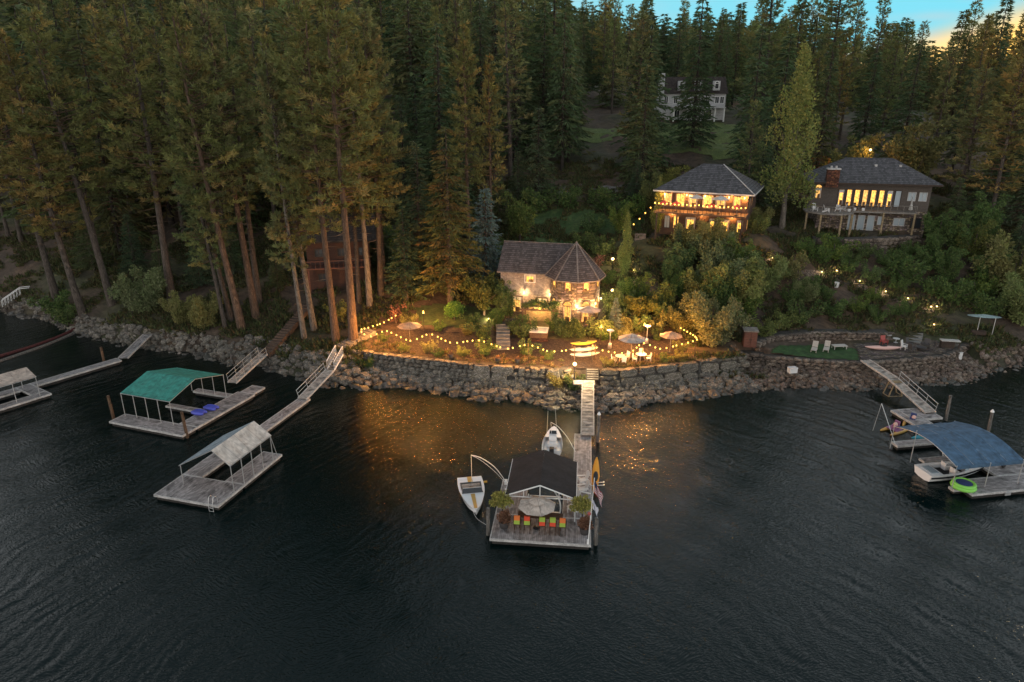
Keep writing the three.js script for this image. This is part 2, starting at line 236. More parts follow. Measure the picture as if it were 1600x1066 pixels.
// lawns, patio and paths: thin sheets a few centimetres over the soil
const grassMat = new THREE.MeshStandardMaterial({ vertexColors: true, roughness: 0.95, map: texMottle });
function patch(name, pts, material, lift = 0.05, step = 0.6, colf = null, kind = 'structure') {
  const shape = pts.map((p) => new THREE.Vector2(p[0], p[1]));
  let x0 = 1e9, x1 = -1e9, z0 = 1e9, z1 = -1e9; for (const p of pts) { x0 = Math.min(x0, p[0]); x1 = Math.max(x1, p[0]); z0 = Math.min(z0, p[1]); z1 = Math.max(z1, p[1]); }
  const inside = (x, z) => { let c = false; for (let i = 0, j = pts.length - 1; i < pts.length; j = i++) if ((pts[i][1] > z) !== (pts[j][1] > z) && x < (pts[j][0] - pts[i][0]) * (z - pts[i][1]) / (pts[j][1] - pts[i][1]) + pts[i][0]) c = !c; return c; };
  const pos = [], col = [], nx = Math.ceil((x1 - x0) / step), nz = Math.ceil((z1 - z0) / step), sx = (x1 - x0) / nx, sz = (z1 - z0) / nz;
  const put = (x, z) => { pos.push(x, ground(x, z) + lift, z); if (colf) col.push(...colf(x, z)); };
  for (let i = 0; i < nx; i++) for (let j = 0; j < nz; j++) { const x = x0 + i * sx, z = z0 + j * sz; if (!inside(x + sx / 2, z + sz / 2)) continue; put(x, z); put(x, z + sz); put(x + sx, z); put(x + sx, z); put(x, z + sz); put(x + sx, z + sz); }
  const g = new THREE.BufferGeometry(); g.setAttribute('position', new THREE.Float32BufferAttribute(pos, 3)); if (colf) g.setAttribute('color', new THREE.Float32BufferAttribute(col, 3)); g.computeVertexNormals(); metreUV(g);
  const m = structure(name, new THREE.Mesh(g, material)); m.receiveShadow = m.castShadow = true; return m;
}
const turf = (a, b) => (x, z) => mix3(a, b, smooth(-0.6, 0.7, n2(x * 0.6, z * 0.6) + 0.6 * n2b(x * 2.3, z * 2.3)));
const lawnC = turf([0.028, 0.085, 0.018], [0.05, 0.13, 0.03]), roughC = turf([0.14, 0.20, 0.055], [0.20, 0.25, 0.075]);
patch('lawn', [[30.6, -75.7], [35, -74.6], [40.2, -73.9], [41.6, -77.6], [38, -79.2], [32, -77.6]], grassMat, 0.05, 0.35, lawnC);
patch('patio', [[40.4, -73.9], [45.3, -74.7], [51, -76], [55.5, -79.3], [52, -80], [42, -79.4], [41.7, -77.6]], M.paver, 0.06, 0.35);
patch('upper_lawn', [[-1, -97], [4, -101], [9, -103], [20, -106], [22, -113], [8, -115], [0, -112], [-5, -104]], grassMat, 0.06, 0.8, turf([0.05, 0.11, 0.028], [0.09, 0.14, 0.04]));
patch('hill_lawn', [[27, -141], [47, -139], [53, -158], [50, -161], [30, -161], [22, -158]], grassMat, 0.08, 1.5, roughC);
patch('hill_lawn', [[14, -149], [24, -150], [22, -158], [14, -157]], grassMat, 0.08, 1.5, roughC).name = 'meadow';
patch('side_lawn', [[-21, -96], [-14, -94], [-13, -104], [-20, -108]], grassMat, 0.06, 0.8, turf([0.04, 0.10, 0.022], [0.07, 0.13, 0.035]));
patch('garden_lawn', [[-11.5, -82.6], [-6, -81.6], [-2.4, -82.2], [-2.6, -86], [-8, -88], [-13, -86.5]], grassMat, 0.05, 0.5, turf([0.05, 0.09, 0.026], [0.09, 0.115, 0.04]));
patch('terrace_path', [[-17, -75], [-15.2, -74.6], [-4.4, -71.3], [3.4, -69.9], [7.4, -69.2], [9.6, -69.1], [12.4, -69.4], [20, -71.4], [20.6, -77.5], [14, -79], [9.6, -77.5], [4, -78], [-2, -78.5], [-7, -80.4], [-13, -82], [-17, -81]], M.gravelPath, 0.04, 0.5);
patch('slope_path', [[35, -93.6], [38, -92.6], [43, -91.7], [47.2, -90.2], [50, -88.6], [55, -86.2], [55.2, -85.2], [49.6, -87.5], [46.6, -89.2], [42.6, -90.5], [37.6, -91.6], [35, -92.2]], mat(0.24, 0.21, 0.19, 0.95, { map: texGravel }), 0.12, 0.4);
// lane behind the gardens
patch('lane', [[-4, -117], [20, -119.5], [27, -121], [27, -124.5], [18, -123], [-4, -120.5]], mat(0.25, 0.235, 0.22, 0.95, { map: texCoarse }), 0.07, 0.8);

// ---------- water ----------
function waveField() {
  const W = [], r = mulberry(77);
  for (let i = 0; i < 30; i++) {
    const lam = 0.5 * Math.pow(3.2, i / 29) * (0.9 + 0.2 * r()), right = i % 2;
    const c = right ? [-52 + 44 * (r() - 0.5), 6 + 44 * (r() - 0.5)] : [62 + 44 * (r() - 0.5), -4 + 44 * (r() - 0.5)];
    W.push({ k: 2 * Math.PI / lam, c, p: r() * 6.28, a: lam * 0.0050 * (0.7 + 0.6 * r()), right });
  }
  return (x, z) => {
    const wx = x + 0.9 * n2(x * 0.1, z * 0.1) + 0.16 * n2b(x * 0.5, z * 0.5), wz = z + 0.9 * n2b(x * 0.1, z * 0.1) + 0.16 * n2(x * 0.5, z * 0.5), kr = smooth(-14, 16, x), kl = 1 - smooth(-16, 14, x);
    const off = Math.abs(x - 1) / 34, open = 0.34 + 0.62 * smooth(0.15, 0.95, off + 0.28 * n2(x * 0.03 + 4, z * 0.03)) * (0.75 + 0.5 * n2b(x * 0.05, z * 0.05 + 3));
    const near = smooth(0.5, 10, shore(x) + z);
    let h = 0;
    for (const w of W) h += (w.right ? kr : kl) * w.a * Math.sin(w.k * Math.hypot(wx - w.c[0], wz - w.c[1]) + w.p);
    h += 0.007 * n2(x * 0.9, z * 0.9) + 0.007 * n2b(x * 2.4, z * 2.4);
    return h * open * (0.62 + 0.38 * near);
  };
}
{
  const wave = waveField(), X0 = -112, X1 = 102, Z0 = -24, Z1 = -114, edge = (x, z) => smooth(0, 4, Math.min(x - X0, X1 - x, Z0 - z, z - Z1));
  const xs = steps([X0, X1, 0.25]), zs = steps([Z1, Z0, 0.25]);
  const near = sheet(xs, zs, (x, z) => edge(x, z) * wave(x, z), null);
  // true normals from the height field, so that ripples finer than the mesh stay crisp
  const p = near.attributes.position, nn = near.attributes.normal, e = 0.12;
  for (let i = 0; i < p.count; i++) { const x = p.getX(i), z = p.getZ(i); if (-z > shore(x) + 3) continue; const k = edge(x, z), h0 = p.getY(i), n = V(-(k * wave(x + e, z) - h0) / e, 1, -(k * wave(x, z + e) - h0) / e).normalize(); nn.setXYZ(i, n.x, n.y, n.z); }
  const ring = []; const q = (a, b, c, d) => { const g = sheet([a, b], [c, d], () => 0, null); ring.push(g); };
  q(-1500, 1500, Z0, 900); q(-1500, X0, -900, Z0); q(X1, 1500, -900, Z0);
  const lake = structure('lake', new THREE.Mesh(mergeGeometries([near, ...ring]), new THREE.MeshPhysicalMaterial({ color: new THREE.Color().setRGB(0.0004, 0.0062, 0.0062), roughness: 0.085, ior: 1.333, specularIntensity: 0.8, bumpMap: texRipple, bumpScale: 0.03 })));
  lake.receiveShadow = true;
}

// ---------- rocks ----------
function rockGeo(seed, flat = 0.75) {
  const g = new THREE.IcosahedronGeometry(0.5, 2), p = g.attributes.position, q = createNoise3D(mulberry(seed));
  const ax = 0.85 + 0.3 * hash(seed, 1), az = 0.85 + 0.3 * hash(seed, 2);
  for (let i = 0; i < p.count; i++) { const v = V(p.getX(i), p.getY(i), p.getZ(i)), k = 1 + 0.34 * q(v.x * 2.1, v.y * 2.1, v.z * 2.1) + 0.13 * q(v.x * 5, v.y * 5, v.z * 5) + 0.05 * q(v.x * 11, v.y * 11, v.z * 11); p.setXYZ(i, clamp(v.x * k, -0.44, 0.44) * ax * 1.1, clamp(v.y * k, -0.42, 0.42) * flat * 1.1, clamp(v.z * k, -0.44, 0.44) * az * 1.1); }
  g.computeVertexNormals(); return metreUV(g);
}
const ROCKS = [1, 2, 3, 4, 5, 6, 7, 8].map((s) => rockGeo(s, 0.62 + 0.3 * hash(s, 3)));
const rockMats = [[0.33, 0.325, 0.32], [0.42, 0.41, 0.40], [0.25, 0.245, 0.24], [0.50, 0.485, 0.465], [0.33, 0.30, 0.275], [0.38, 0.36, 0.34]].map((c) => mat(...c, 0.92, { map: texRock, bumpMap: texRock, bumpScale: 0.03 }));
const rockMatsPink = [[0.348, 0.290, 0.268], [0.450, 0.392, 0.362], [0.246, 0.210, 0.196]].map((c) => mat(...c, 0.92, { map: texRock, bumpMap: texRock, bumpScale: 0.03 }));
const wetRocks = [[0.10, 0.092, 0.08], [0.13, 0.115, 0.10], [0.085, 0.082, 0.068]].map((c) => mat(...c, 0.45, { map: texCoarse }));   // soaked at the water line
const Q = (x, y, z) => new THREE.Quaternion().setFromEuler(new THREE.Euler(x, y, z));
// band of loose rock between water line and wall; the largest are pieces of their own, small ones stay joined
function rockBank(name, label, x0, x1, n, s0, s1, backOf, mats, pieces, group) {
  const bank = T(name, label, 'rock bank', [0, 0, 0], 0, group);
  const list = [];
  for (let i = 0; i < n; i++) {
    const x = rr(x0, x1), s = shore(x), b = Math.max(s + 0.8, backOf(x)), t = Math.pow(R(), 0.8), d = lerp(s - 1.1, b, t), size = lerp(s0, s1, Math.pow(R(), 1.7)) * (0.5 + 0.85 * R()) * (1 - 0.2 * t), y = Math.max(-0.35, ground(x, -d)) + size * 0.12 + 0.15 * (1 - t) * R();
    list.push({ x, y, z: -d, size });
  }
  list.sort((a, b) => b.size - a.size);
  const small = list.slice(pieces);
  for (const r of list.slice(0, pieces)) {
    const m = new THREE.Mesh(ROCKS[Math.floor(R() * 8)], (r.y < 0.12 ? wetRocks : mats)[Math.floor(R() * 3)]); m.name = 'boulder'; m.position.set(r.x, r.y, r.z); m.quaternion.copy(Q(rr(-0.4, 0.4), rr(0, 6.3), rr(-0.4, 0.4))); m.scale.set(r.size * rr(0.9, 1.3), r.size, r.size * rr(0.85, 1.1)); m.castShadow = m.receiveShadow = true; bank.add(m);
  }
  if (small.length) {
    const im = new THREE.InstancedMesh(ROCKS[2], mats[0], small.length); im.name = 'small_rocks'; im.userData.kind = 'stuff'; const c = new THREE.Color();
    small.forEach((r, i) => { im.setMatrixAt(i, new THREE.Matrix4().compose(V(r.x, r.y, r.z), Q(rr(0, 6), rr(0, 6), rr(0, 6)), V(r.size * rr(0.8, 1.3), r.size * rr(0.7, 1.1), r.size))); const k = rr(0.6, 1.45); im.setColorAt(i, c.setRGB(k, k * rr(0.93, 1.0), k * rr(0.87, 1.0))); });
    bank.add(im);
  }
}
rockBank('rock_bank', 'grey boulders sloping into the lake under the terrace seawall', -17.5, 8, 950, 0.3, 1.0, wallMain, rockMats, 260);
rockBank('rock_bank', 'pale boulders sloping into the lake right of the gangway', 8, 27, 900, 0.28, 0.98, wallMain, rockMats, 230);
rockBank('rock_bank', 'small pinkish beach stones heaped below the lawn wall', 26, 58, 2600, 0.28, 0.62, (x) => wallLawn(x) - 0.1, rockMatsPink, 220);
rockBank('rock_bank', 'dark rubble along the wooded bank behind the grey canopy docks', -34, -17.5, 480, 0.4, 0.95, (x) => shore(x) + 4, rockMats, 160);
rockBank('rock_bank', 'dim rubble along the far shaded bank by the bare ramp', -62, -34, 620, 0.4, 0.9, (x) => shore(x) + 2.6, rockMats, 150);
rockBank('rock_bank', 'shaded stones along the far bend of the shore beyond the log boom', -95, -62, 420, 0.4, 1.0, (x) => shore(x) + 2.5, rockMats, 60);
rockBank('rock_bank', 'shaded stones at the dark shore beyond the blue canopy', 58, 85, 500, 0.35, 0.8, (x) => shore(x) + 2.4, rockMatsPink, 80);

// ---------- seawalls ----------
function stoneWall(name, label, line, y0, y1, sw, sh, mats, slabs = []) {   // line(x) gives the distance; stones stand proud of a dark core
  const w = T(name, label, 'wall');
  const core = new B(); const xs = steps([line.x0, line.x1, 1.0]);
  for (let i = 0; i < xs.length - 1; i++) core.beam([xs[i], (y0 + y1) / 2 - 0.03, -line.f(xs[i]) - 0.82], [xs[i + 1], (y0 + y1) / 2 - 0.03, -line.f(xs[i + 1]) - 0.82], 1.5, y1 - y0 - 0.06);
  core.mesh('mortar_core', mat(0.10, 0.09, 0.08, 0.95, { map: texCoarse }), w);
  let row = 0;
  for (let y = y0; y < y1 - 0.05; row++) {
    const h = Math.min(sh * rr(0.8, 1.25), y1 - y);
    for (let x = line.x0 + rr(0, sw * 0.5); x < line.x1;) {
      const wd = sw * rr(0.6, 1.5), cx = x + wd / 2; x += wd;
      if (slabs.some((s) => cx > s[0] - wd * 0.35 && cx < s[1] + wd * 0.35 && y + h / 2 > s[2] && y + h / 2 < s[3])) continue;
      const m = new THREE.Mesh(ROCKS[Math.floor(R() * 8)], mats[Math.floor(R() * mats.length)]); m.name = 'stone'; m.castShadow = m.receiveShadow = true;
      m.position.set(cx, y + h / 2 + rr(-0.04, 0.04), -line.f(cx) + rr(-0.04, 0.06)); m.rotation.set(0, Math.atan2(line.f(cx + 0.5) - line.f(cx - 0.5), 1), rr(-0.25, 0.25)); m.scale.set(wd * 1.04, h * 1.28, 0.66); w.add(m);
    }
    y += h;
  }
  for (const s of slabs) {   // split slabs: uneven blocks with chipped outlines
    const b = new B(), cx = (s[0] + s[1]) / 2, W2 = (s[1] - s[0]) / 2 - 0.02, H2 = (s[3] - s[2]) / 2 - 0.02, a = Math.atan2(line.f(s[1]) - line.f(s[0]), s[1] - s[0]), pts = [], N = 14;
    for (let i = 0; i < N; i++) { const t = i / N * Math.PI * 2, k = 1 / Math.max(Math.abs(Math.cos(t)), Math.abs(Math.sin(t))); pts.push(new THREE.Vector2(Math.cos(t) * k * W2 * (1.02 - 0.13 * R()), Math.sin(t) * k * H2 * (1.03 - 0.24 * R()))); }
    b.add(new THREE.ExtrudeGeometry(new THREE.Shape(pts), { depth: 0.5, bevelEnabled: true, bevelSize: 0.03, bevelThickness: 0.05, bevelSegments: 1 }));
    const m = b.mesh('slab', mats[Math.floor(R() * mats.length)], w); m.position.set(cx, (s[2] + s[3]) / 2, -line.f(cx) - 0.36 + rr(0, 0.12)); m.rotation.set(rr(-0.05, 0.03), a, 0);
  }
  return w;
}
const slabMats = [[0.365, 0.358, 0.338], [0.446, 0.419, 0.385], [0.317, 0.304, 0.284]].map((c) => mat(...c, 0.9, { map: texRock, bumpMap: texRock, bumpScale: 0.05 }));
stoneWall('stone_seawall', 'round fieldstone seawall below the left part of the string-lit terrace', { f: wallMain, x0: -17.6, x1: -4.4 }, 0.5, 2.8, 0.62, 0.5, rockMats);
stoneWall('stone_seawall', 'seawall of big grey slabs and rubble between fieldstones and gangway', { f: wallMain, x0: -4.4, x1: 6.2 }, 0.5, 2.8, 0.6, 0.5, rockMats.slice(0, 2), [[-4.3, -2.3, 0.9, 2.75], [-2.25, 0.3, 1.9, 2.75], [-2.25, -0.4, 0.7, 1.85], [-0.35, 1.7, 0.4, 1.3], [1.75, 3.7, 0.4, 1.4], [3.8, 5.3, 0.7, 2.75], [0.8, 1.5, 1.9, 2.7]]);
stoneWall('stone_seawall', 'seawall of pale flat slabs below the white table and chairs', { f: wallMain, x0: 9.4, x1: 20.8 }, 0.6, 2.85, 0.7, 0.55, slabMats, [[11.6, 13.6, 1.9, 2.8], [11.7, 14.4, 0.8, 1.86], [13.65, 15.6, 1.95, 2.85], [14.45, 16.6, 0.9, 1.9], [15.65, 18.2, 1.98, 2.85], [16.65, 18.8, 0.95, 1.93], [18.25, 20.7, 1.7, 2.85], [18.85, 20.7, 0.8, 1.65], [9.5, 11.5, 2.3, 2.8]]);
stoneWall('stone_seawall', 'low pale seawall in front of the bushy willow', { f: wallMain, x0: 21, x1: 26.4 }, 0.8, 2.8, 0.65, 0.5, slabMats, [[21.1, 23.4, 1.2, 2.3], [23.45, 25.6, 1.3, 2.35]]);
stoneWall('stone_wall', 'low rough stone wall holding up the green lawn and patio', { f: wallLawn, x0: 27, x1: 56.4 }, 0.65, 1.95, 0.72, 0.45, rockMatsPink);
stoneWall('stone_wall', 'curved dry-stone wall behind the lawn with two loungers', { f: table([[29, 76.6], [32, 79.2], [38, 80.8], [46, 80.4], [52, 80.6]]), x0: 29, x1: 47 }, 1.9, 3.1, 0.62, 0.42, rockMatsPink);
stoneWall('stone_wall', 'rubble retaining wall under the deck of the grey house', { f: table([[44, 98.5], [48, 97.4], [54, 98.2], [60, 100.2]]), x0: 44, x1: 60 }, 9.2, 11.6, 0.8, 0.6, rockMatsPink);

// ---------- plants ----------
// a crown is many small leaf- or needle-sized faces; colours vary from spray to spray
class Leaves {
  constructor(seed) { this.p = []; this.c = []; this.r = mulberry(seed); }
  rnd(a, b) { return a + (b - a) * this.r(); }
  tri(a, b, c, col) { this.p.push(a[0], a[1], a[2], b[0], b[1], b[2], c[0], c[1], c[2]); for (let i = 0; i < 3; i++) this.c.push(col[0], col[1], col[2]); }
  // pointed leaf / needle spray from o along d (unit), length l, width w
  blade(o, d, l, w, col) {
    let sx = this.rnd(-1, 1), sy = this.rnd(-1, 1), sz = this.rnd(-1, 1); const k = sx * d[0] + sy * d[1] + sz * d[2]; sx -= k * d[0]; sy -= k * d[1]; sz -= k * d[2]; const s = w / 2 / (Math.hypot(sx, sy, sz) || 1); sx *= s; sy *= s; sz *= s;
    const m = [o[0] + d[0] * l * 0.45, o[1] + d[1] * l * 0.45, o[2] + d[2] * l * 0.45], e = [o[0] + d[0] * l, o[1] + d[1] * l, o[2] + d[2] * l], a = [m[0] + sx, m[1] + sy, m[2] + sz], b = [m[0] - sx, m[1] - sy, m[2] - sz];
    this.tri(o, a, e, col); this.tri(o, e, b, col);
  }
  dir(base, spread) { const v = [base[0] + this.rnd(-1, 1) * spread, base[1] + this.rnd(-1, 1) * spread, base[2] + this.rnd(-1, 1) * spread], l = Math.hypot(...v) || 1; return [v[0] / l, v[1] / l, v[2] / l]; }
  twig(a, b, r, col) { const d = [b[0] - a[0], b[1] - a[1], b[2] - a[2]]; const s = Math.abs(d[1]) > Math.hypot(d[0], d[2]) ? [1, 0, 0] : [0, 1, 0]; const u = V(...d).cross(V(...s)).normalize().multiplyScalar(r), w = V(...d).cross(u).normalize().multiplyScalar(r); const q = [[a[0] + u.x, a[1] + u.y, a[2] + u.z], [a[0] - u.x / 2 + w.x, a[1] - u.y / 2 + w.y, a[2] - u.z / 2 + w.z], [a[0] - u.x / 2 - w.x, a[1] - u.y / 2 - w.y, a[2] - u.z / 2 - w.z]]; for (let i = 0; i < 3; i++) this.tri(q[i], q[(i + 1) % 3], b, col); }
  geo() { const g = new THREE.BufferGeometry(); g.setAttribute('position', new THREE.Float32BufferAttribute(this.p, 3)); g.setAttribute('color', new THREE.Float32BufferAttribute(this.c, 3)); return g; }
}
const tint = (L, base, spread, alt = null, share = 0) => { const k = 1 + L.rnd(-spread, spread), c = alt && L.r() < share ? alt : base; return [c[0] * k, c[1] * k * L.rnd(0.94, 1.06), c[2] * k]; };
const BARK = [0.085, 0.06, 0.045];
// tall pine: bare lower trunk with dead stubs, whorled boughs that end in needle tufts, gaps between the tiers
function pineCrown(seed, h, base, rad0, gapY, detail, green, alt) {
  const L = new Leaves(seed), ph = L.rnd(0, 6);
  for (let k = 0; k < 12; k++) { const y = base - L.rnd(0, base * 0.5), a = L.rnd(0, 6.3), l = L.rnd(0.5, 2.0); L.twig([0, y, 0], [Math.cos(a) * l, y - 0.15 * l, Math.sin(a) * l], 0.035, [0.13, 0.10, 0.085]); }
  for (let y0 = base; y0 < h - 0.3;) {
    const t = (y0 - base) / (h - base), big = L.rnd(0.7, 1.18) * (0.88 + 0.22 * Math.sin(y0 * 0.7 + ph)), nb = t > 0.85 ? 4 : 5 + Math.floor(L.r() * 2), a0 = L.rnd(0, 6.3), prof = Math.pow(1 - t, 0.72) * (0.62 + 0.38 * smooth(0, 0.18, t)) + 0.07;
    for (let b = 0; b < nb; b++) {
      if (L.r() < 0.08) continue;
      const az = a0 + b * 6.283 / nb + L.rnd(-0.35, 0.35), y = y0 + L.rnd(-0.3, 0.3), len = Math.max(0.45, rad0 * prof * big * L.rnd(0.6, 1.2)), rise = lerp(-0.22, 0.5, t) + L.rnd(-0.12, 0.12), ca = Math.cos(az), sa = Math.sin(az);
      const at = (s) => [ca * len * s, y + len * (rise * s + 0.2 * s * s), sa * len * s];
      L.twig([0, y, 0], at(0.92), 0.035 + 0.014 * len, BARK);
      const n = Math.max(3, Math.round(len * 3.6 * detail)), shade = tint(L, green, 0.3, alt, 0.2);
      for (let k = 0; k < n; k++) {
        const s = lerp(0.34, 1.02, Math.pow((k + L.r()) / n, 0.75)), o = at(s), side = L.rnd(-1, 1) * (0.30 * len * (1.08 - s) + 0.12); o[0] -= sa * side; o[2] += ca * side; o[1] += L.rnd(-0.12, 0.2);
        const c = tint(L, shade, 0.22), out = [ca * 0.8 - sa * side * 0.4, 0.5, sa * 0.8 + ca * side * 0.4], m = detail > 0.7 ? 8 : 5;
        for (let q = 0; q < m; q++) L.blade(o, L.dir(out, 0.85), L.rnd(0.4, 0.72) / Math.sqrt(detail), 0.115 / detail, c);
      }
    }
    y0 += gapY * lerp(1.15, 0.6, t) * L.rnd(0.75, 1.3);
  }
  return L.geo();
}
// fir / spruce / cedar: drooping tiered boughs down to low on the trunk
function firCrown(seed, h, base, rad0, tiers, detail, green, alt, droop = 0.3) {
  const L = new Leaves(seed);
  for (let i = 0; i < tiers; i++) {
    const t = i / (tiers - 1), y0 = lerp(base, h - 0.4, Math.pow(t, 0.92)), R0 = rad0 * Math.pow(1 - t, 0.85) + 0.28, nb = Math.round(lerp(9, 4, t)), a0 = L.rnd(0, 6);
    for (let b = 0; b < nb; b++) {
      const az = a0 + b * 6.283 / nb + L.rnd(-0.3, 0.3), len = R0 * L.rnd(0.68, 1.16), y = y0 + L.rnd(-0.35, 0.35), ca = Math.cos(az), sa = Math.sin(az);
      const at = (s) => [ca * len * s, y + len * (0.12 * s - droop * 1.6 * s * s + 0.16 * s * s * s), sa * len * s];
      if (len > 0.8) L.twig([0, y, 0], at(0.85), 0.03 + 0.012 * len, BARK);
      const shade = tint(L, green, 0.24, alt, 0.2), n = Math.max(3, Math.round(len * 3.1 * detail));
      for (let k = 0; k < n; k++) {
        const s = lerp(0.18, 1, (k + L.r()) / n), o = at(s), wide = 0.55 * (1 - s) * len * 0.5 + 0.14, c = tint(L, shade, 0.18);
        for (const side of [-1, 0, 1]) { const q = [o[0] - sa * side * wide * L.r(), o[1] - Math.abs(side) * 0.1, o[2] + ca * side * wide * L.r()]; L.blade(q, L.dir([ca * 0.8 - sa * side * 0.6, -0.32, sa * 0.8 + ca * side * 0.6], 0.45), L.rnd(0.5, 0.95) / Math.sqrt(detail), 0.19 / Math.sqrt(detail), c); }
      }
    }
  }
  return L.geo();
}
// leafy crown made of clumps [x, y, z, rx, ry]; up = how far leaves point upwards
function leafCrown(seed, clumps, per, size, green, alt, up = 0.3, share = 0.25) {
  const L = new Leaves(seed);
  for (const [cx, cy, cz, rx, ry] of clumps) {
    const n = Math.round(per * rx * rx * (0.5 + 0.5 * ry / rx)), shade0 = tint(L, green, 0.14);
    for (let i = 0; i < n; i++) {
      const u = L.rnd(-1, 1), a = L.rnd(0, 6.283), q = Math.sqrt(1 - u * u), k = Math.pow(L.r(), 0.4) * (0.86 + 0.22 * n3(Math.cos(a) * q * 1.7 + cx, u * 1.7 + cy, Math.sin(a) * q * 1.7 + seed));
      const d = [Math.cos(a) * q, u, Math.sin(a) * q], o = [cx + d[0] * rx * k, cy + d[1] * ry * k, cz + d[2] * rx * k];
      const c = tint(L, shade0, 0.26, alt, share);
      for (let m = 0; m < 2; m++) L.blade(o, L.dir([d[0] * 0.7, d[1] * 0.5 + up, d[2] * 0.7], 0.8), size * L.rnd(0.7, 1.3), size * 0.55, c);
    }
  }
  return L.geo();
}
// clumps strung along leaning stems: loose outlines with gaps
function clumps(seed, n, w, h, y0, size) {
  const r = mulberry(seed), out = [], stems = Math.max(4, Math.round(n / 3));
  for (let i = 0; i < stems; i++) {
    const a = i * 2.4 + r() * 1.2, reach = w * (0.25 + 0.95 * Math.sqrt(r())), tall = h * (0.55 + 0.6 * r()) * (1.12 - 0.35 * reach / w), m = 5;
    for (let k = 0; k < m; k++) { const t = (k + 0.3 + 0.6 * r()) / m, q = reach * Math.pow(t, 0.8), s = size * (0.42 + 0.34 * r()) * (1.1 - 0.5 * t); out.push([Math.cos(a) * q + (r() - 0.5) * size * 0.7, y0 * 0.55 + (tall + y0 * 0.45) * t, Math.sin(a) * q + (r() - 0.5) * size * 0.7, s, s * (0.8 + 0.5 * r())]); }
  }
  return out;
}
function mound(seed, n, w, h, y0, size) { const r = mulberry(seed), out = []; for (let i = 0; i < n; i++) { const t = (i + 0.5) / n, a = i * 2.4 + r(), q = w * Math.sqrt(r()) * Math.sqrt(1 - t * t * 0.8), s = size * (0.8 + 0.4 * r()); out.push([Math.cos(a) * q, y0 + h * t, Math.sin(a) * q, s, s * 0.9]); } return out; }
function trunkGeo(h, r0, r1, seed, bend = 0.25, limbs = []) {
  const b = new B(), r = mulberry(seed), pts = [], N = 7; for (let i = 0; i <= N; i++) { const t = i / N; pts.push([bend * Math.sin(t * 2.6 + seed) * t, h * t - (i ? 0 : 0.5), bend * Math.cos(t * 2.1 + seed * 2) * t - bend * t]); }
  for (let i = 0; i < N; i++) b.bar(pts[i], pts[i + 1], lerp(r0, r1, i / N) * (i ? 1 : 1.25), lerp(r0, r1, (i + 1) / N), 8);
  for (const [y, a, l, up, rr0] of limbs) b.bar([0, y, 0], [Math.cos(a) * l, y + up, Math.sin(a) * l], rr0, rr0 * 0.35, 5);
  return metreUV(mergeGeometries(b.g));
}
const leafMat = (k = [1, 1, 1]) => new THREE.MeshPhysicalMaterial({ vertexColors: true, color: new THREE.Color().setRGB(...k).multiplyScalar(1.25), roughness: 1, transmission: 0.22, thickness: 0, specularIntensity: 0.4 });
const SHADES = [leafMat([1.2, 1.22, 0.85]), leafMat([1.12, 1.15, 1.3]), leafMat([0.95, 1.12, 0.9])];
const LM = { plain: leafMat(), warm: leafMat([1.1, 1.04, 0.85]), deep: leafMat([0.90, 1.0, 0.92]), cool: leafMat([0.85, 0.98, 1.02]), rust: leafMat([1.2, 0.97, 0.76]) };
const barkMats = { pine: mat(0.235, 0.15, 0.10, 0.95, { map: texBark, bumpMap: texBarkBump, bumpScale: 0.04 }), grey: mat(0.17, 0.135, 0.11, 0.95, { map: texBark, bumpMap: texBarkBump, bumpScale: 0.03 }), pale: mat(0.31, 0.265, 0.215, 0.95, { map: texBark, bumpMap: texBarkBump, bumpScale: 0.03 }), dark: mat(0.075, 0.06, 0.05, 0.95, { map: texBark }) };

const PINE = [0.112, 0.124, 0.05], PINE2 = [0.175, 0.148, 0.06], FIR = [0.052, 0.076, 0.036], FIR2 = [0.085, 0.092, 0.042], CEDAR = [0.064, 0.072, 0.027], CEDAR2 = [0.10, 0.075, 0.03], BLUE = [0.085, 0.125, 0.115], BLUE2 = [0.11, 0.15, 0.14];
// kinds: [trunk, crown] geometries at their own height
const K = { pine: [], pineFar: [], fir: [], firFar: [], cedar: [] };
for (let i = 0; i < 5; i++) { const h = 34, b = [13, 11, 15, 12.5, 9.5][i]; K.pine.push([trunkGeo(h - 1, 0.42, 0.07, i + 1, 0.5), pineCrown(100 + i, h, b, [4.8, 4.3, 5.0, 4.5, 4.9][i], 0.66, 1, PINE, PINE2), h]); }
for (let i = 0; i < 4; i++) { const h = 30; K.pineFar.push([trunkGeo(h - 1, 0.34, 0.06, i + 9, 0.4), pineCrown(200 + i, h, [8, 6, 10, 7][i], [4.4, 4.0, 4.7, 3.8][i], 0.95, 0.55, PINE, PINE2), h]); }
for (let i = 0; i < 3; i++) { const h = 22; K.fir.push([trunkGeo(h - 0.5, 0.32, 0.04, i + 20, 0.15), firCrown(300 + i, h, [2.2, 1.2, 2.8][i], [4.0, 3.4, 3.7][i], 32, 1, FIR, FIR2), h]); }
for (let i = 0; i < 4; i++) { const h = 26; K.firFar.push([trunkGeo(h - 0.5, 0.3, 0.04, i + 30, 0.15), firCrown(400 + i, h, [1.6, 2.5, 1, 3.5][i], [4.6, 4.0, 5.0, 3.7][i], 30, 0.5, FIR, FIR2), h]); }
for (let i = 0; i < 2; i++) { const h = 22; K.cedar.push([trunkGeo(h - 0.5, 0.36, 0.04, i + 40, 0.15), firCrown(500 + i, h, 2.6, [4.4, 3.9][i], 34, 1.05, CEDAR, CEDAR2, 0.22), h]); }
K.spruce = [[trunkGeo(14, 0.22, 0.03, 50, 0.05), firCrown(600, 14.5, 0.7, 3.1, 26, 1.25, BLUE, BLUE2, 0.2), 14.5]];
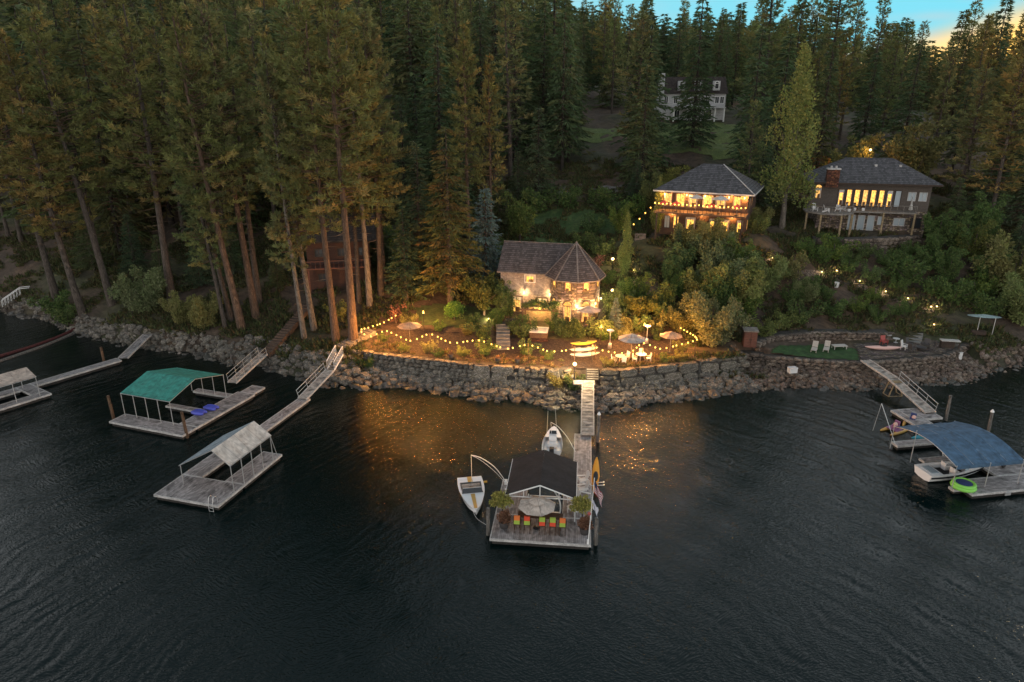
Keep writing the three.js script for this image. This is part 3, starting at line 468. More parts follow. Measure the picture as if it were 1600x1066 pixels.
function plant(name, label, category, [trunk, crown], x, z, s, leaf, bark, group, { turn = null, wide = 1, y = null, crownName = 'crown', lean = 0 } = {}) {
  const t = T(name, label, category, [x, y ?? ground(x, z) - 0.1, z], turn ?? rr(0, 6.28), group);
  t.rotation.order = 'ZYX'; t.rotation.z = lean; if (trunk) { const m = new THREE.Mesh(trunk, bark); m.name = 'trunk'; m.castShadow = m.receiveShadow = true; m.scale.set(s * wide, s, s * wide); t.add(m); }
  const c = new THREE.Mesh(crown, leaf); c.name = crownName; c.castShadow = c.receiveShadow = true; c.scale.set(s * wide, s, s * wide); t.add(c);
  return t;
}
const pick = (a) => a[Math.floor(R() * a.length)];
const tree = (kind, name, label, x, z, height, leaf, bark, group, o = {}) => { const k = o.variant !== undefined ? K[kind][o.variant] : pick(K[kind]); return plant(name, label, 'tree', k, x, z, height / k[2], leaf, bark, group, o); };

// the tall shore pines left of the terrace
const SP = 'tall pines on the wooded left bank';
for (const [x, z, h, v, leaf, bark, wide, label] of [
  [-69.1, -99.9, 38, 0, 'rust', 'grey', 1.05, 'tall rust-tinged pine farthest along the wooded left bank'],
  [-61, -92.9, 37, 1, 'rust', 'grey', 1.1, 'rust-tinged shore pine with grey trunk left of the forked pair'],
  [-57, -93.6, 38, 2, 'warm', 'grey', 1.1, 'leaning shore pine whose foot stands by the red log boom'],
  [-59.4, -97.1, 33, 3, 'deep', 'grey', 1.0, 'thin dark pine just behind the leaning shore pine'],
  [-47.9, -92.7, 39, 3, 'warm', 'grey', 1.1, 'dark-trunked pine standing alone between the two trunk clusters'],
  [-37.3, -84.5, 30, 4, 'deep', 'grey', 0.75, 'thin young pine, foremost of the trunk cluster by the green canopy'],
  [-37, -86, 32, 1, 'plain', 'grey', 0.85, 'slim pine directly behind the orange-barked shore pine'],
  [-34.9, -83.9, 38, 0, 'warm', 'pine', 1.0, 'large orange-barked pine above the green canopy dock'],
  [-34, -86.8, 39, 2, 'plain', 'pine', 1.0, 'tall pine right of the large orange-barked pine'],
  [-34.6, -90, 36, 3, 'deep', 'grey', 0.95, 'pine half hidden behind the shore cluster near the brown cabin'],
  [-25.9, -80.6, 33, 4, 'plain', 'pale', 0.78, 'pale-trunked pine leaning over the wooden bank stairs'],
  [-25.2, -82.6, 35, 1, 'warm', 'pale', 0.9, 'pale slim pine beside the brown cabin'],
  [-21.5, -78.9, 37, 0, 'warm', 'pine', 1.0, 'straight golden-crowned pine nearer the white gangway steps'],
  [-19.2, -78.1, 39, 2, 'warm', 'pine', 1.08, 'big straight pine at the left corner of the terrace'],
  [-20.4, -87.8, 33, 1, 'plain', 'grey', 0.8, 'slender pine right in front of the brown cabin wall'],
  [-18.8, -86.9, 35, 3, 'warm', 'pale', 0.95, 'pine with bare pale trunk behind the terrace corner pine'],
  [-17.7, -89, 35, 4, 'plain', 'grey', 0.9, 'pine between cabin and garden, nearer one of two close trunks'],
  [-17.5, -90.8, 33, 0, 'plain', 'grey', 0.85, 'pine between cabin and garden, rear one of two close trunks'],
]) tree('pine', 'pine_tree', label, x, z, h, LM[leaf], barkMats[bark], SP, { variant: v, wide, turn: 0.7 * v + x, lean: x < -30 ? 0.055 + 0.04 * Math.sin(x * 3.7) : 0.02 * Math.sin(x * 3.7) + (x < -25 ? 0.05 : 0) });

// single trees that stand out
const HT = 'garden and hillside trees';
tree('cedar', 'cedar_tree', 'broad golden-green cedar with tiered boughs behind the round bush', -8.2, -87.5, 23, LM.warm, barkMats.grey, HT, { variant: 0 });
tree('fir', 'fir_tree', 'dense dark green fir left of the golden-green cedar', -12.4, -90.5, 20, LM.plain, barkMats.grey, HT, { variant: 0, wide: 1.15 });
tree('fir', 'fir_tree', 'low bushy fir between the shore pines and the cedar', -14, -87.8, 13, LM.cool, barkMats.grey, HT, { variant: 2, wide: 1.2 });
plant('spruce_tree', 'blue-grey spruce just left of the stone cottage roof', 'tree', K.spruce[0], -3.6, -92.5, 0.98, LM.plain, barkMats.grey, HT);
tree('pine', 'pine_tree', 'tall slim brown pine with bare trunk above the blue spruce', -6.4, -101, 31, LM.warm, barkMats.pine, HT, { variant: 1, wide: 0.92 });
tree('pineFar', 'pine_tree', 'narrow brown pine right of the tall slim pine', -3.2, -104, 27, LM.rust, barkMats.pine, HT, { variant: 3, wide: 0.9 });
tree('fir', 'fir_tree', 'dark fir rising behind the tall slim pine', -11, -108, 30, LM.deep, barkMats.dark, HT, { variant: 1 });
tree('firFar', 'fir_tree', 'green fir by the lane above the cottage lawn', 4.5, -119, 15, LM.plain, barkMats.dark, HT, { variant: 0, wide: 1.2 });
tree('fir', 'fir_tree', 'big black-green fir in front of the white house, left one', 24.5, -131, 27, LM.deep, barkMats.dark, HT, { variant: 0, wide: 1.1 });
tree('fir', 'fir_tree', 'dark fir standing right before the middle of the white house', 36.2, -143, 29, LM.deep, barkMats.dark, HT, { variant: 1, wide: 1.0 });
tree('pine', 'pine_tree', 'tall shaggy pine between white house and poplar', 47.5, -138, 36, LM.deep, barkMats.dark, HT, { variant: 4, wide: 1.1 });
tree('pine', 'pine_tree', 'bare-topped pine silhouetted against the sunset above the poplar', 65, -150, 41, LM.deep, barkMats.dark, HT, { variant: 2, wide: 0.75 });
tree('firFar', 'fir_tree', 'small dark spruce at the foot of the hillside stairs', 22.8, -93, 5.5, LM.cool, barkMats.dark, HT, { variant: 2, wide: 1.3 });
plant('spruce_tree', 'little blue spruce at the end of the vine hedge', 'tree', K.spruce[0], 12.6, -79.6, 0.33, LM.plain, barkMats.grey, HT);

// poplar: narrow, upswept, pale green
{
  const cl = []; const r = mulberry(900); for (let i = 0; i < 46; i++) { const t = Math.pow(i / 45, 0.9), a = i * 2.4, w = 3.6 * Math.sin(Math.PI * Math.min(1, 0.18 + 0.82 * t)) ** 0.8 * (1.05 - 0.55 * t); cl.push([Math.cos(a) * w * r(), 5 + 18.5 * t, Math.sin(a) * w * r(), 1.5 - 0.85 * t, 2.5 - 1.1 * t]); }
  const g = leafCrown(901, cl, 78, 0.3, [0.14, 0.17, 0.052], [0.20, 0.20, 0.06], 1.1);
  plant('poplar_tree', 'tall pale green poplar with upswept limbs between the two big houses', 'tree', [trunkGeo(15, 0.34, 0.07, 60, 0.3, [[5, 0.3, 1.6, 7, 0.14], [6, 2.4, 1.5, 7, 0.13], [4.2, 4.4, 1.8, 6, 0.12], [8, 1.2, 1.2, 6, 0.1], [7, 5.6, 1.3, 6, 0.1]]), g, 24], 40.9, -103.4, 1.06, LM.plain, barkMats.pale, HT, { wide: 1.22 });
  plant('poplar_tree', 'slender green poplar beside the left end of the brown house', 'tree', [trunkGeo(12, 0.2, 0.05, 61, 0.2), g, 24], 15.6, -92.2, 0.42, LM.cool, barkMats.grey, HT, { wide: 0.8 });
  plant('poplar_tree', 'young green poplar close behind the slender one', 'tree', [trunkGeo(12, 0.2, 0.05, 62, 0.2), g, 24], 21.6, -101.5, 0.38, LM.plain, barkMats.grey, HT, { wide: 0.9 });
}
// round-headed leafy trees and shrubs
const GREEN = [0.066, 0.10, 0.032], GREEN2 = [0.11, 0.135, 0.044], OLIVE = [0.115, 0.118, 0.046], OLIVE2 = [0.17, 0.16, 0.06], YELLOW = [0.20, 0.17, 0.035], LUSH = [0.045, 0.10, 0.022];
const leafy = {};
for (const [k, seed, n, w, h, y0, s, per, size, c1, c2] of [
  ['round', 700, 22, 2.1, 3.4, 2.6, 1.35, 170, 0.26, GREEN, GREEN2], ['broad', 710, 30, 3.2, 5.0, 2.6, 1.7, 150, 0.3, OLIVE, OLIVE2], ['bush', 720, 15, 1.5, 1.5, 0.75, 0.95, 240, 0.2, GREEN, GREEN2], ['olive', 730, 16, 1.6, 1.9, 0.8, 0.95, 230, 0.2, OLIVE, OLIVE2],
  ['willow', 740, 26, 2.3, 4.2, 1.2, 1.5, 200, 0.26, [0.13, 0.138, 0.06], [0.18, 0.18, 0.085]], ['ball', 750, 9, 0.55, 0.9, 0.75, 0.75, 420, 0.13, [0.07, 0.16, 0.03], [0.11, 0.21, 0.045]], ['maple', 760, 24, 2.6, 3.0, 3.0, 1.35, 170, 0.28, [0.075, 0.088, 0.022], [0.13, 0.125, 0.028]],
]) leafy[k] = [trunkGeo(y0 + h * 0.6, 0.06 + w * 0.05, 0.03, seed, 0.2, [0, 1, 2, 3, 4].map((i) => [Math.max(0.2, y0 * 0.55), i * 1.26, w * 0.75, h * 0.55, 0.035 + w * 0.012])), leafCrown(seed + 1, (k === 'ball' ? mound : clumps)(seed, n, w, h, y0, s), per, size, c1, c2), y0 + h];
const shrub = (kind, name, label, x, z, s, leaf = 'plain', o = {}) => plant(name, label, o.cat || 'shrub', leafy[kind], x, z, s, leaf !== 'rust' && leaf !== 'deep' && hash(x * 1.7, z) < 0.5 ? SHADES[Math.floor(hash(z, x) * 3)] : LM[leaf], barkMats[o.bark || 'grey'], o.group || null, o);
const treeL = { cat: 'tree' };
shrub('ball', 'round_bush', 'bright green clipped round bush on the garden lawn', -7.4, -83.8, 1.25);
shrub('maple', 'maple_tree', 'leafy tree with spotlit trunk left of the stone cottage', -3.6, -84.8, 0.98, 'plain', { ...treeL, bark: 'pale' });
shrub('round', 'leafy_tree', 'leafy green tree against the left wall of the stone cottage', -0.8, -83.4, 0.72, 'plain', treeL);
shrub('round', 'leafy_tree', 'olive round tree above the blue spruce, left of the lane', 1.2, -104, 1.25, 'warm', treeL);
shrub('broad', 'leafy_tree', 'wide dark round tree behind the brown house roof', 22.5, -113, 0.85, 'deep', treeL);
shrub('broad', 'leafy_tree', 'spreading dark green tree at the left corner of the brown house', 27, -116, 0.9, 'plain', treeL);
shrub('broad', 'leafy_tree', 'large olive broadleaf tree behind the grey house, right of the poplar', 71, -124, 1.75, 'plain', treeL);
shrub('broad', 'leafy_tree', 'smaller broadleaf tree behind the grey house chimney', 61.5, -127, 1.3, 'deep', treeL);
shrub('willow', 'willow_shrub', 'big olive willow bush in front of the low pale seawall', 23.6, -76.6, 1.25, 'plain', { turn: 1 });
shrub('willow', 'willow_shrub', 'tall olive willow bush behind the wooden cabinet', 29.5, -84.5, 1.25);
shrub('willow', 'willow_shrub', 'grey-green willow bush below the brown house lower windows', 27.5, -90.5, 1.15, 'cool');
shrub('willow', 'willow_shrub', 'pale olive bush under the brown house deck', 24.6, -94.2, 0.95, 'warm');
shrub('willow', 'willow_shrub', 'olive bush at the foot of the poplar', 36.4, -101.4, 0.75, 'warm');
shrub('olive', 'leafy_shrub', 'bright olive shrub at the right corner of the brown house', 35.4, -98, 1.1, 'warm');
shrub('round', 'leafy_tree', 'dark round tree between the hillside stairs and the brown house', 21.6, -90, 0.85, 'plain', treeL);
shrub('round', 'leafy_tree', 'tall leafy tree right of the hillside stairs foot', 19.2, -83.8, 0.82, 'warm', treeL);
shrub('maple', 'leafy_tree', 'small pale-trunked tree behind the patio heaters', 16.2, -82.2, 0.72, 'plain', { ...treeL, bark: 'pale' });
shrub('olive', 'leafy_shrub', 'yellow-green shrub behind the right-hand terrace umbrella', 20.6, -80.6, 1.2, 'warm');
shrub('round', 'leafy_tree', 'dark leafy tree uphill of the big willow bush', 26, -83.2, 0.95, 'deep', treeL);
shrub('round', 'leafy_tree', 'dark leafy tree below the orange-lit fire pit', 31.5, -90, 0.8, 'plain', treeL);
shrub('bush', 'leafy_shrub', 'dark bush left of the path lamps above the lawn', 36.5, -86.5, 1.05, 'deep');
shrub('bush', 'leafy_shrub', 'wide dark bush on the slope above the two loungers', 41.5, -84, 1.15, 'deep');
shrub('bush', 'leafy_shrub', 'low dark bush above the pink canoe', 46.5, -83.4, 0.9, 'deep');
shrub('olive', 'leafy_shrub', 'olive bush beside the wooden cabinet', 30.8, -79.6, 1.1, 'plain');
shrub('olive', 'leafy_shrub', 'dry olive bush behind the curved lawn wall', 34.2, -81.8, 1.05, 'warm');
shrub('round', 'leafy_tree', 'dark tree at the left end of the grey house wall', 46.2, -96.4, 0.4, 'deep', treeL);
shrub('round', 'leafy_tree', 'dark tree hiding the lower right corner of the grey house', 60.5, -96.6, 0.7, 'deep', treeL);
shrub('round', 'leafy_tree', 'shadowed tree down the slope right of the grey house', 65, -97.5, 1.15, 'deep', treeL);
shrub('willow', 'willow_shrub', 'pale olive willow at the right edge above the shore', 68.5, -90.5, 1.65, 'warm');
shrub('willow', 'willow_shrub', 'lower pale willow at the right edge near the water', 66, -84.5, 1.3, 'plain');
shrub('bush', 'leafy_shrub', 'dark shrub behind the pale blue shade sail', 61.5, -85.5, 1.5, 'deep');
shrub('willow', 'willow_shrub', 'straggly dry shrub on the bank behind the bare ramp', -44, -87, 0.85, 'warm');
shrub('willow', 'willow_shrub', 'tall green shrub at the foot of the lone dark-trunked pine', -50.5, -91, 1.25, 'cool');
shrub('willow', 'willow_shrub', 'brushy olive shrub left of the orange-barked pine', -40.2, -85, 0.9, 'warm');
shrub('bush', 'leafy_shrub', 'dark shrub near the far white stairs', -66, -95.5, 1.6, 'deep');
shrub('bush', 'leafy_shrub', 'broad shrub between the far grey trunks', -63, -92.5, 1.4, 'plain');
shrub('olive', 'leafy_shrub', 'small bright shrub by the cabin pines', -22.5, -85, 0.9, 'warm');
shrub('bush', 'leafy_shrub', 'garden bush left of the stone steps', -3.4, -78.6, 1.05, 'plain');
shrub('bush', 'leafy_shrub', 'tall garden bush right of the stone steps', 1.3, -79, 1.15, 'plain');
shrub('bush', 'leafy_shrub', 'lower bush at the wall side of the stone steps, left', -3.2, -73.4, 0.85, 'deep');
shrub('bush', 'leafy_shrub', 'lower bush at the wall side of the stone steps, right', 1.6, -73.4, 0.8, 'warm');
shrub('bush', 'leafy_shrub', 'dark hedge bush behind the cottage, left of the red shrubs', 0.6, -97.5, 1.2, 'plain');
shrub('bush', 'leafy_shrub', 'round green bush at the edge of the cottage lawn', 11, -101.5, 1.3, 'plain');
shrub('round', 'leafy_tree', 'yellow-lit small tree beside the tower of the cottage', 12.8, -85.3, 0.52, 'warm', treeL);
shrub('olive', 'leafy_shrub', 'lamp-lit yellow bush left of the gangway top', 5.0, -68.2, 0.92, 'rust');
shrub('bush', 'leafy_shrub', 'green bush under the globe lamp', 6.5, -67.8, 0.8, 'plain');
shrub('olive', 'leafy_shrub', 'small golden bush in front of the left terrace umbrella', -9.6, -74.2, 0.6, 'warm');
shrub('bush', 'leafy_shrub', 'shrub in the corner where the light string begins', -16.6, -74.2, 0.8, 'deep');
// dense planting on the slopes between houses and lake
{
  const HS = 'hillside shrubs'; let i = 0;
  for (const [x, z, kind, s, leaf, where] of [
    [22.7, -90.7, 'round', 0.95, 'warm', 'leafy tree high beside the lit stone stairs'], [24.9, -85.9, 'willow', 1.0, 'plain', 'olive bush in the middle of the leafy slope above the right terrace'], [27.8, -86.4, 'willow', 1.1, 'cool', 'grey-green bush above the tall willow by the cabinet'], [28.2, -93.4, 'willow', 1.0, 'warm', 'pale bush touching the brown house deck posts'],
    [30.4, -90.6, 'round', 0.9, 'plain', 'leafy tree left of the fire pit'], [33.4, -87.8, 'willow', 1.05, 'plain', 'olive bush below the fire pit'], [37.7, -90.4, 'olive', 1.5, 'plain', 'olive bush left of the timber stairs'], [38.4, -86.6, 'willow', 0.62, 'deep', 'dark olive bush below the timber stairs'],
    [41.4, -86.9, 'bush', 0.85, 'deep', 'dark bush under the uphill path lamps'], [44.7, -85.0, 'bush', 0.9, 'plain', 'wide bush between path lamps and canoe'], [49.9, -84.6, 'bush', 0.8, 'deep', 'dark bush left of the patio steps'], [36.3, -83.0, 'bush', 1.3, 'plain', 'green bush right above the lawn wall'], [29.6, -82.6, 'bush', 1.5, 'plain', 'bright green bush behind the wooden cabinet'],
    [59.5, -91, 'round', 0.85, 'deep', 'dark tree on the slope right of the path lamps'], [58.0, -93.8, 'bush', 1.35, 'deep', 'dark bush under the right end of the grey house'], [52.1, -94.4, 'bush', 0.95, 'deep', 'dark bush under the retaining wall, middle one'], [47.4, -94, 'bush', 0.95, 'plain', 'dark bush under the retaining wall, left one'], [58.7, -87.4, 'bush', 1.6, 'deep', 'dark bush right of the highest patio steps'], [65, -91, 'round', 0.9, 'deep', 'dark tree behind the lower pale willow'],
    [53.8, -90.4, 'bush', 1.8, 'deep', 'dark bush above the fourth path lamp'], [65.5, -96, 'round', 1.1, 'rust', 'brownish tree on the shaded right slope'], [63.5, -86, 'bush', 1.5, 'plain', 'shrub right of the shade canopy'], [44.9, -94.6, 'bush', 1.5, 'warm', 'bush right beside the timber stairs'], [57, -97, 'bush', 0.9, 'deep', 'bush against the retaining wall, right one'], [62, -99, 'round', 1.0, 'deep', 'dark tree at the right wall of the grey house'], [70, -101, 'round', 1.3, 'deep', 'dark tree farther right of the grey house'],
    [17.6, -84.9, 'bush', 1.2, 'plain', 'green bush at the foot of the lit stone stairs'], [20.5, -80.4, 'willow', 0.62, 'warm', 'pale bush at the back corner of the right terrace'], [22.9, -80.6, 'willow', 0.9, 'plain', 'olive bush behind the big willow bush'], [21.8, -87, 'round', 0.72, 'warm', 'leafy tree right of the lowest stair lamp'],
    [19.1, -110.6, 'bush', 1.6, 'plain', 'green bush on the far side of the cottage lawn'], [15.1, -112.8, 'bush', 1.7, 'deep', 'dark hedge bush below the lane, right one'], [9.5, -113.5, 'bush', 1.7, 'deep', 'dark hedge bush below the lane, middle one'], [4, -113, 'bush', 1.8, 'deep', 'dark hedge bush below the lane, left one'], [-9.5, -97, 'round', 1.0, 'plain', 'green leafy tree behind the golden-green cedar'], [-15.5, -96, 'round', 1.05, 'cool', 'green leafy tree right of the brown cabin'], [13, -99, 'bush', 1.3, 'plain', 'bush uphill of the reddish shrub'], [13.4, -92.4, 'bush', 0.9, 'deep', 'dark bush left of the lit stone stairs'], [15.2, -89.5, 'round', 0.55, 'deep', 'dark little tree between the two globe lamps'],
  ]) shrub(kind, kind === 'round' ? 'leafy_tree' : kind === 'willow' ? 'willow_shrub' : 'leafy_shrub', where, x, z, s, leaf, { cat: kind === 'round' ? 'tree' : 'shrub', group: HS });
}
// beds round the cottage and terrace, low cover along the slope path
for (const [x, z, kind, s, leaf, label] of [
  [-1.9, -81.4, 'round', 0.5, 'plain', 'small leafy tree at the top of the stone steps, left side'], [-4.9, -82.4, 'bush', 0.8, 'cool', 'green bush between the spotlit tree and the stone steps'], [-1.6, -86.6, 'round', 0.78, 'plain', 'leafy tree at the back left corner of the cottage'], [0.7, -81.0, 'bush', 0.85, 'deep', 'bush in front of the covered grill'], [5.7, -80.4, 'bush', 0.8, 'plain', 'bush between hot tub and cottage tower'],
  [12.6, -82.8, 'bush', 1.0, 'plain', 'bush right of the cottage tower umbrella'], [14.3, -80.6, 'olive', 0.95, 'plain', 'olive bush behind the orange torch of the right terrace'], [16.0, -80.2, 'bush', 1.0, 'cool', 'green bush behind the rear patio heater'], [17.7, -79.8, 'olive', 0.85, 'plain', 'olive bush behind the tan corner umbrella'], [18.8, -81.6, 'round', 0.62, 'plain', 'little leafy tree behind the right terrace bed'], [14.2, -84.2, 'round', 0.66, 'cool', 'leafy tree just right of the cottage tower'], [16.4, -86.2, 'round', 0.8, 'plain', 'leafy tree left of the foot of the stone stairs'],
  [1.8, -94.6, 'round', 0.75, 'deep', 'leafy tree behind the cottage wing roof'], [9.0, -93.4, 'bush', 1.2, 'plain', 'green bush right behind the cottage tower'], [-2.6, -96.8, 'round', 0.85, 'plain', 'leafy tree behind the blue-grey spruce'], [16.6, -104.5, 'round', 0.85, 'plain', 'leafy tree at the top of the stone stairs, left side'], [12.4, -106.5, 'bush', 1.4, 'cool', 'wide bush in the middle of the cottage lawn'], [-6.2, -94.2, 'bush', 1.3, 'deep', 'dark bush between cedar and spruce'], [6.5, -99, 'bush', 1.2, 'plain', 'green bush between the reddish shrubs and the lawn'],
  [-15.4, -77.6, 'bush', 0.5, 'plain', 'low bush inside the left loop of the light string'], [-13.2, -82.8, 'olive', 0.65, 'plain', 'low olive bush at the foot of the dark red tree'], [-9.2, -81.0, 'bush', 0.6, 'plain', 'low bush behind the left torch'], [-5.4, -79.8, 'olive', 0.6, 'warm', 'low olive bush on the bed left of the steps'], [-12.6, -74.6, 'olive', 0.45, 'plain', 'low olive bush on the left wall bed'], [-5.6, -73.0, 'olive', 0.5, 'warm', 'low olive bush on the wall bed below the longest bulb dip'], [4.2, -71.8, 'bush', 0.55, 'plain', 'low bush left of the kayak rack'], [11.0, -77.6, 'bush', 0.6, 'cool', 'low bush behind the front patio heater'], [13.4, -77.9, 'olive', 0.65, 'plain', 'low olive bush between the patio heaters'], [17.5, -77.9, 'bush', 0.6, 'plain', 'low bush behind the rear heater'], [19.7, -74.8, 'olive', 0.55, 'plain', 'low olive bush right of the tan corner umbrella'], [10.5, -70.0, 'olive', 0.45, 'warm', 'low olive bush at the left end of the pale wall'], [16.9, -71.0, 'bush', 0.5, 'plain', 'low bush on the wall right of the white tables'], [18.9, -71.6, 'olive', 0.5, 'warm', 'low olive bush at the right end of the pale wall'], [-8.4, -72.9, 'bush', 0.45, 'deep', 'low dark bush on the wall bed near the golden bush'],
  [40, -88.6, 'bush', 0.85, 'deep', 'low cover left of the white bucket'], [43.2, -93.6, 'bush', 1.15, 'plain', 'cover above the uphill path lamps'], [46.2, -92.2, 'bush', 1.05, 'deep', 'cover above the second path lamp'], [49.2, -90.6, 'bush', 1.05, 'plain', 'cover above the third path lamp'], [52.2, -89.0, 'bush', 0.95, 'deep', 'cover right above the fourth path lamp'], [47.4, -87.0, 'bush', 0.75, 'plain', 'cover below the second path lamp'], [51.4, -85.2, 'bush', 0.7, 'deep', 'cover below the fourth path lamp'], [56.4, -88.6, 'bush', 1.25, 'deep', 'cover above the paired path lamps'], [60.5, -94, 'bush', 1.5, 'deep', 'tall cover between grey house and right willow'], [62.5, -89, 'bush', 1.4, 'plain', 'cover left of the right-edge willow'], [50.4, -96.0, 'bush', 0.85, 'plain', 'low cover against the retaining wall, middle'], [54.6, -94.4, 'bush', 1.05, 'deep', 'cover below the right part of the retaining wall'], [41, -95.2, 'bush', 1.0, 'plain', 'cover on the left side of the timber stairs'], [45.4, -98.2, 'bush', 0.9, 'deep', 'cover on the right side of the timber stairs'],
]) shrub(kind, kind === 'round' ? 'leafy_tree' : 'leafy_shrub', label, x, z, s, leaf, { cat: kind === 'round' ? 'tree' : 'shrub', group: 'garden beds and slope cover' });
// saplings along the forest edge
for (const [x, z, h, leaf, where] of [[-45, -96, 8, 'cool', 'behind the straggly dry shrub of the left bank'], [-52, -99, 7, 'warm', 'behind the leaning shore pine'], [-41, -98, 9, 'deep', 'between the lone pine and the trunk cluster'], [-31, -97, 7, 'plain', 'uphill left of the brown cabin'], [-29, -100, 10, 'cool', 'directly behind the brown cabin roof'], [-33, -93.5, 5, 'warm', 'at the left wall of the brown cabin'], [-19, -97, 8, 'deep', 'behind the two close trunks by the cabin'], [-13, -99, 9, 'plain', 'behind the dense dark green fir'], [-7, -105, 10, 'cool', 'behind the tall slim brown pine'], [-2, -109, 8, 'warm', 'at the left end of the lane'], [-9, -112, 11, 'deep', 'uphill left of the lane'], [1, -118, 8, 'plain', 'beside the lane, left of the green fir'], [21, -117, 7, 'cool', 'at the right end of the lane'], [67, -104, 9, 'warm', 'beside the right wall of the grey house'], [72, -96, 8, 'deep', 'above the willow at the right edge'], [74, -108, 12, 'plain', 'uphill at the right edge'], [-58, -103, 9, 'cool', 'behind the thin dark pine of the left bank'], [-65, -104, 10, 'warm', 'behind the white railed steps of the far bank']]) tree('fir', 'fir_sapling', `young fir ${where}`, x, z, h, LM[leaf], barkMats.grey, 'young firs at the forest edge', { wide: 1.5, variant: Math.abs(Math.round(x)) % 3 });
// red-leaved shrubs
const redLeaf = leafMat([1, 1, 1]), redGeo = leafCrown(780, clumps(779, 12, 1.2, 1.8, 0.9, 0.8), 150, 0.18, [0.11, 0.05, 0.04], [0.15, 0.075, 0.055], 0.7);
for (const [x, z, s, label] of [[6, -95.5, 1.1, 'reddish twiggy shrub behind the cottage ridge'], [11.8, -95.2, 1.2, 'reddish twiggy shrub behind the cottage tower'], [-14.8, -83.4, 1.15, 'dark red small tree at the start of the light string']]) plant('red_shrub', label, 'shrub', [leafy.bush[0], redGeo], x, z, s, redLeaf, barkMats.grey, null);

// forest: random trees behind the gardens, kept out of the clearings and of the sight lines to the white house and meadow
{
  const clear = [[3, -104, 14], [17, -108, 11], [33, -152, 21], [44, -160, 17], [20, -153, 9], [12, -120, 9], [-17, -100, 7], [30, -104, 12], [54, -107, 14.5], [-24, -92, 6], [5, -88, 14], [62, -126, 7]];
  const placed = [];
  const zone = (x, d, k) => {
    const xe = x * 100 / d, where = xe < -52 ? 'at the far left of the picture' : xe < -22 ? 'behind the tall shore pines' : xe < 4 ? 'above the cedar and blue spruce' : xe < 24 ? 'behind the lane and cottage lawn' : xe < 44 ? 'around the white house' : xe < 62 ? 'behind the grey house' : 'at the far right of the picture';
    const depth = d < 140 ? 'first rows' : d < 200 ? 'middle rows' : 'back rows';
    return [`${k}, ${depth} of forest ${where}`, `forest trees ${where}`];
  };
  let n = 0;
  for (let tries = 0; tries < 30000 && n < 430; tries++) {
    const d = lerp(104, 330, Math.pow(R(), 1.2)), a = rr(-41, 50), x = Math.tan(rad(a)) * d * 0.98, z = -d;
    if (clear.some((c) => Math.hypot(x - c[0], z - c[1]) < c[2])) continue;
    const xe = x * 100 / d; if (d < 112 && xe > -22 && xe < 62) continue; if (d < shore(x) + 9) continue;
    if (xe > 19.6 && xe < 33 && d < 160 && d > 116) continue;           // open view to the white house
    if (xe > 10 && xe < 16 && d < 158 && d > 124) continue;             // and to the meadow beside it
    const gap = d < 150 ? 4.2 : d < 220 ? 4.8 : 6.5; if (placed.some((p) => Math.hypot(p[0] - x, p[1] - z) < gap)) continue;
    placed.push([x, z]); n++;
    const pine = R() < (xe < -10 ? 0.5 : xe > 48 ? 0.55 : 0.32), kind = pine ? 'pineFar' : 'firFar';
    const h = rr(25, 37) * (xe > 44 ? (R() < 0.45 ? 0.95 : 0.74) : xe > 30 ? 0.78 : 1) * (xe > 6 && xe < 30 && d > 138 ? 0.74 : 1) * (d < 125 && xe > -20 && xe < 60 ? 0.72 : 1);
    const leaf = xe < -20 ? pick([LM.warm, LM.plain, LM.rust, LM.deep]) : xe > 45 ? pick([LM.deep, LM.rust, LM.plain]) : pick([LM.deep, LM.plain, LM.deep, LM.warm]);
    const girth = rr(0.85, 1.2), tone = leaf === LM.rust ? 'rusty' : leaf === LM.warm ? 'olive' : leaf === LM.deep ? 'dark' : 'green', look = `${h > 27 ? 'tall' : h > 20 ? 'middling' : 'short'} ${girth > 1.02 ? 'broad' : 'slim'} ${tone}`;
    const [label, group] = zone(x, d, pine ? `${look} pine` : `${look} fir`);
    tree(kind, pine ? 'pine_tree' : 'fir_tree', label, x, z, h, leaf, barkMats[pine ? 'grey' : 'dark'], group, { wide: girth });
  }
  // far wooded slope: reads as one mass
  const far = firCrown(990, 20, 0.5, 3.6, 12, 0.42, FIR, FIR2), spots = [];
  for (let i = 0; i < 9000 && spots.length < 3600; i++) { const d = lerp(300, 1300, Math.pow(R(), 1.5)), x = Math.tan(rad(rr(-42, 42))) * d, y = ground(x, -d); if (d > 420 && n2(x * 0.008, -d * 0.012) > 0.15) continue; spots.push([x, y, -d]); }
  const im = new THREE.InstancedMesh(far, LM.deep, spots.length); im.name = 'distant_forest'; im.userData = { kind: 'stuff', label: 'distant forest covering the slope beyond the trees', category: 'forest' };
  spots.forEach(([x, y, z], i) => { const s = rr(0.75, 1.35); im.setMatrixAt(i, new THREE.Matrix4().compose(V(x, y - 0.3, z), Q(0, rr(0, 6), 0), V(s * rr(0.9, 1.3), s, s * rr(0.9, 1.3)))); });
  scene.add(im);
}
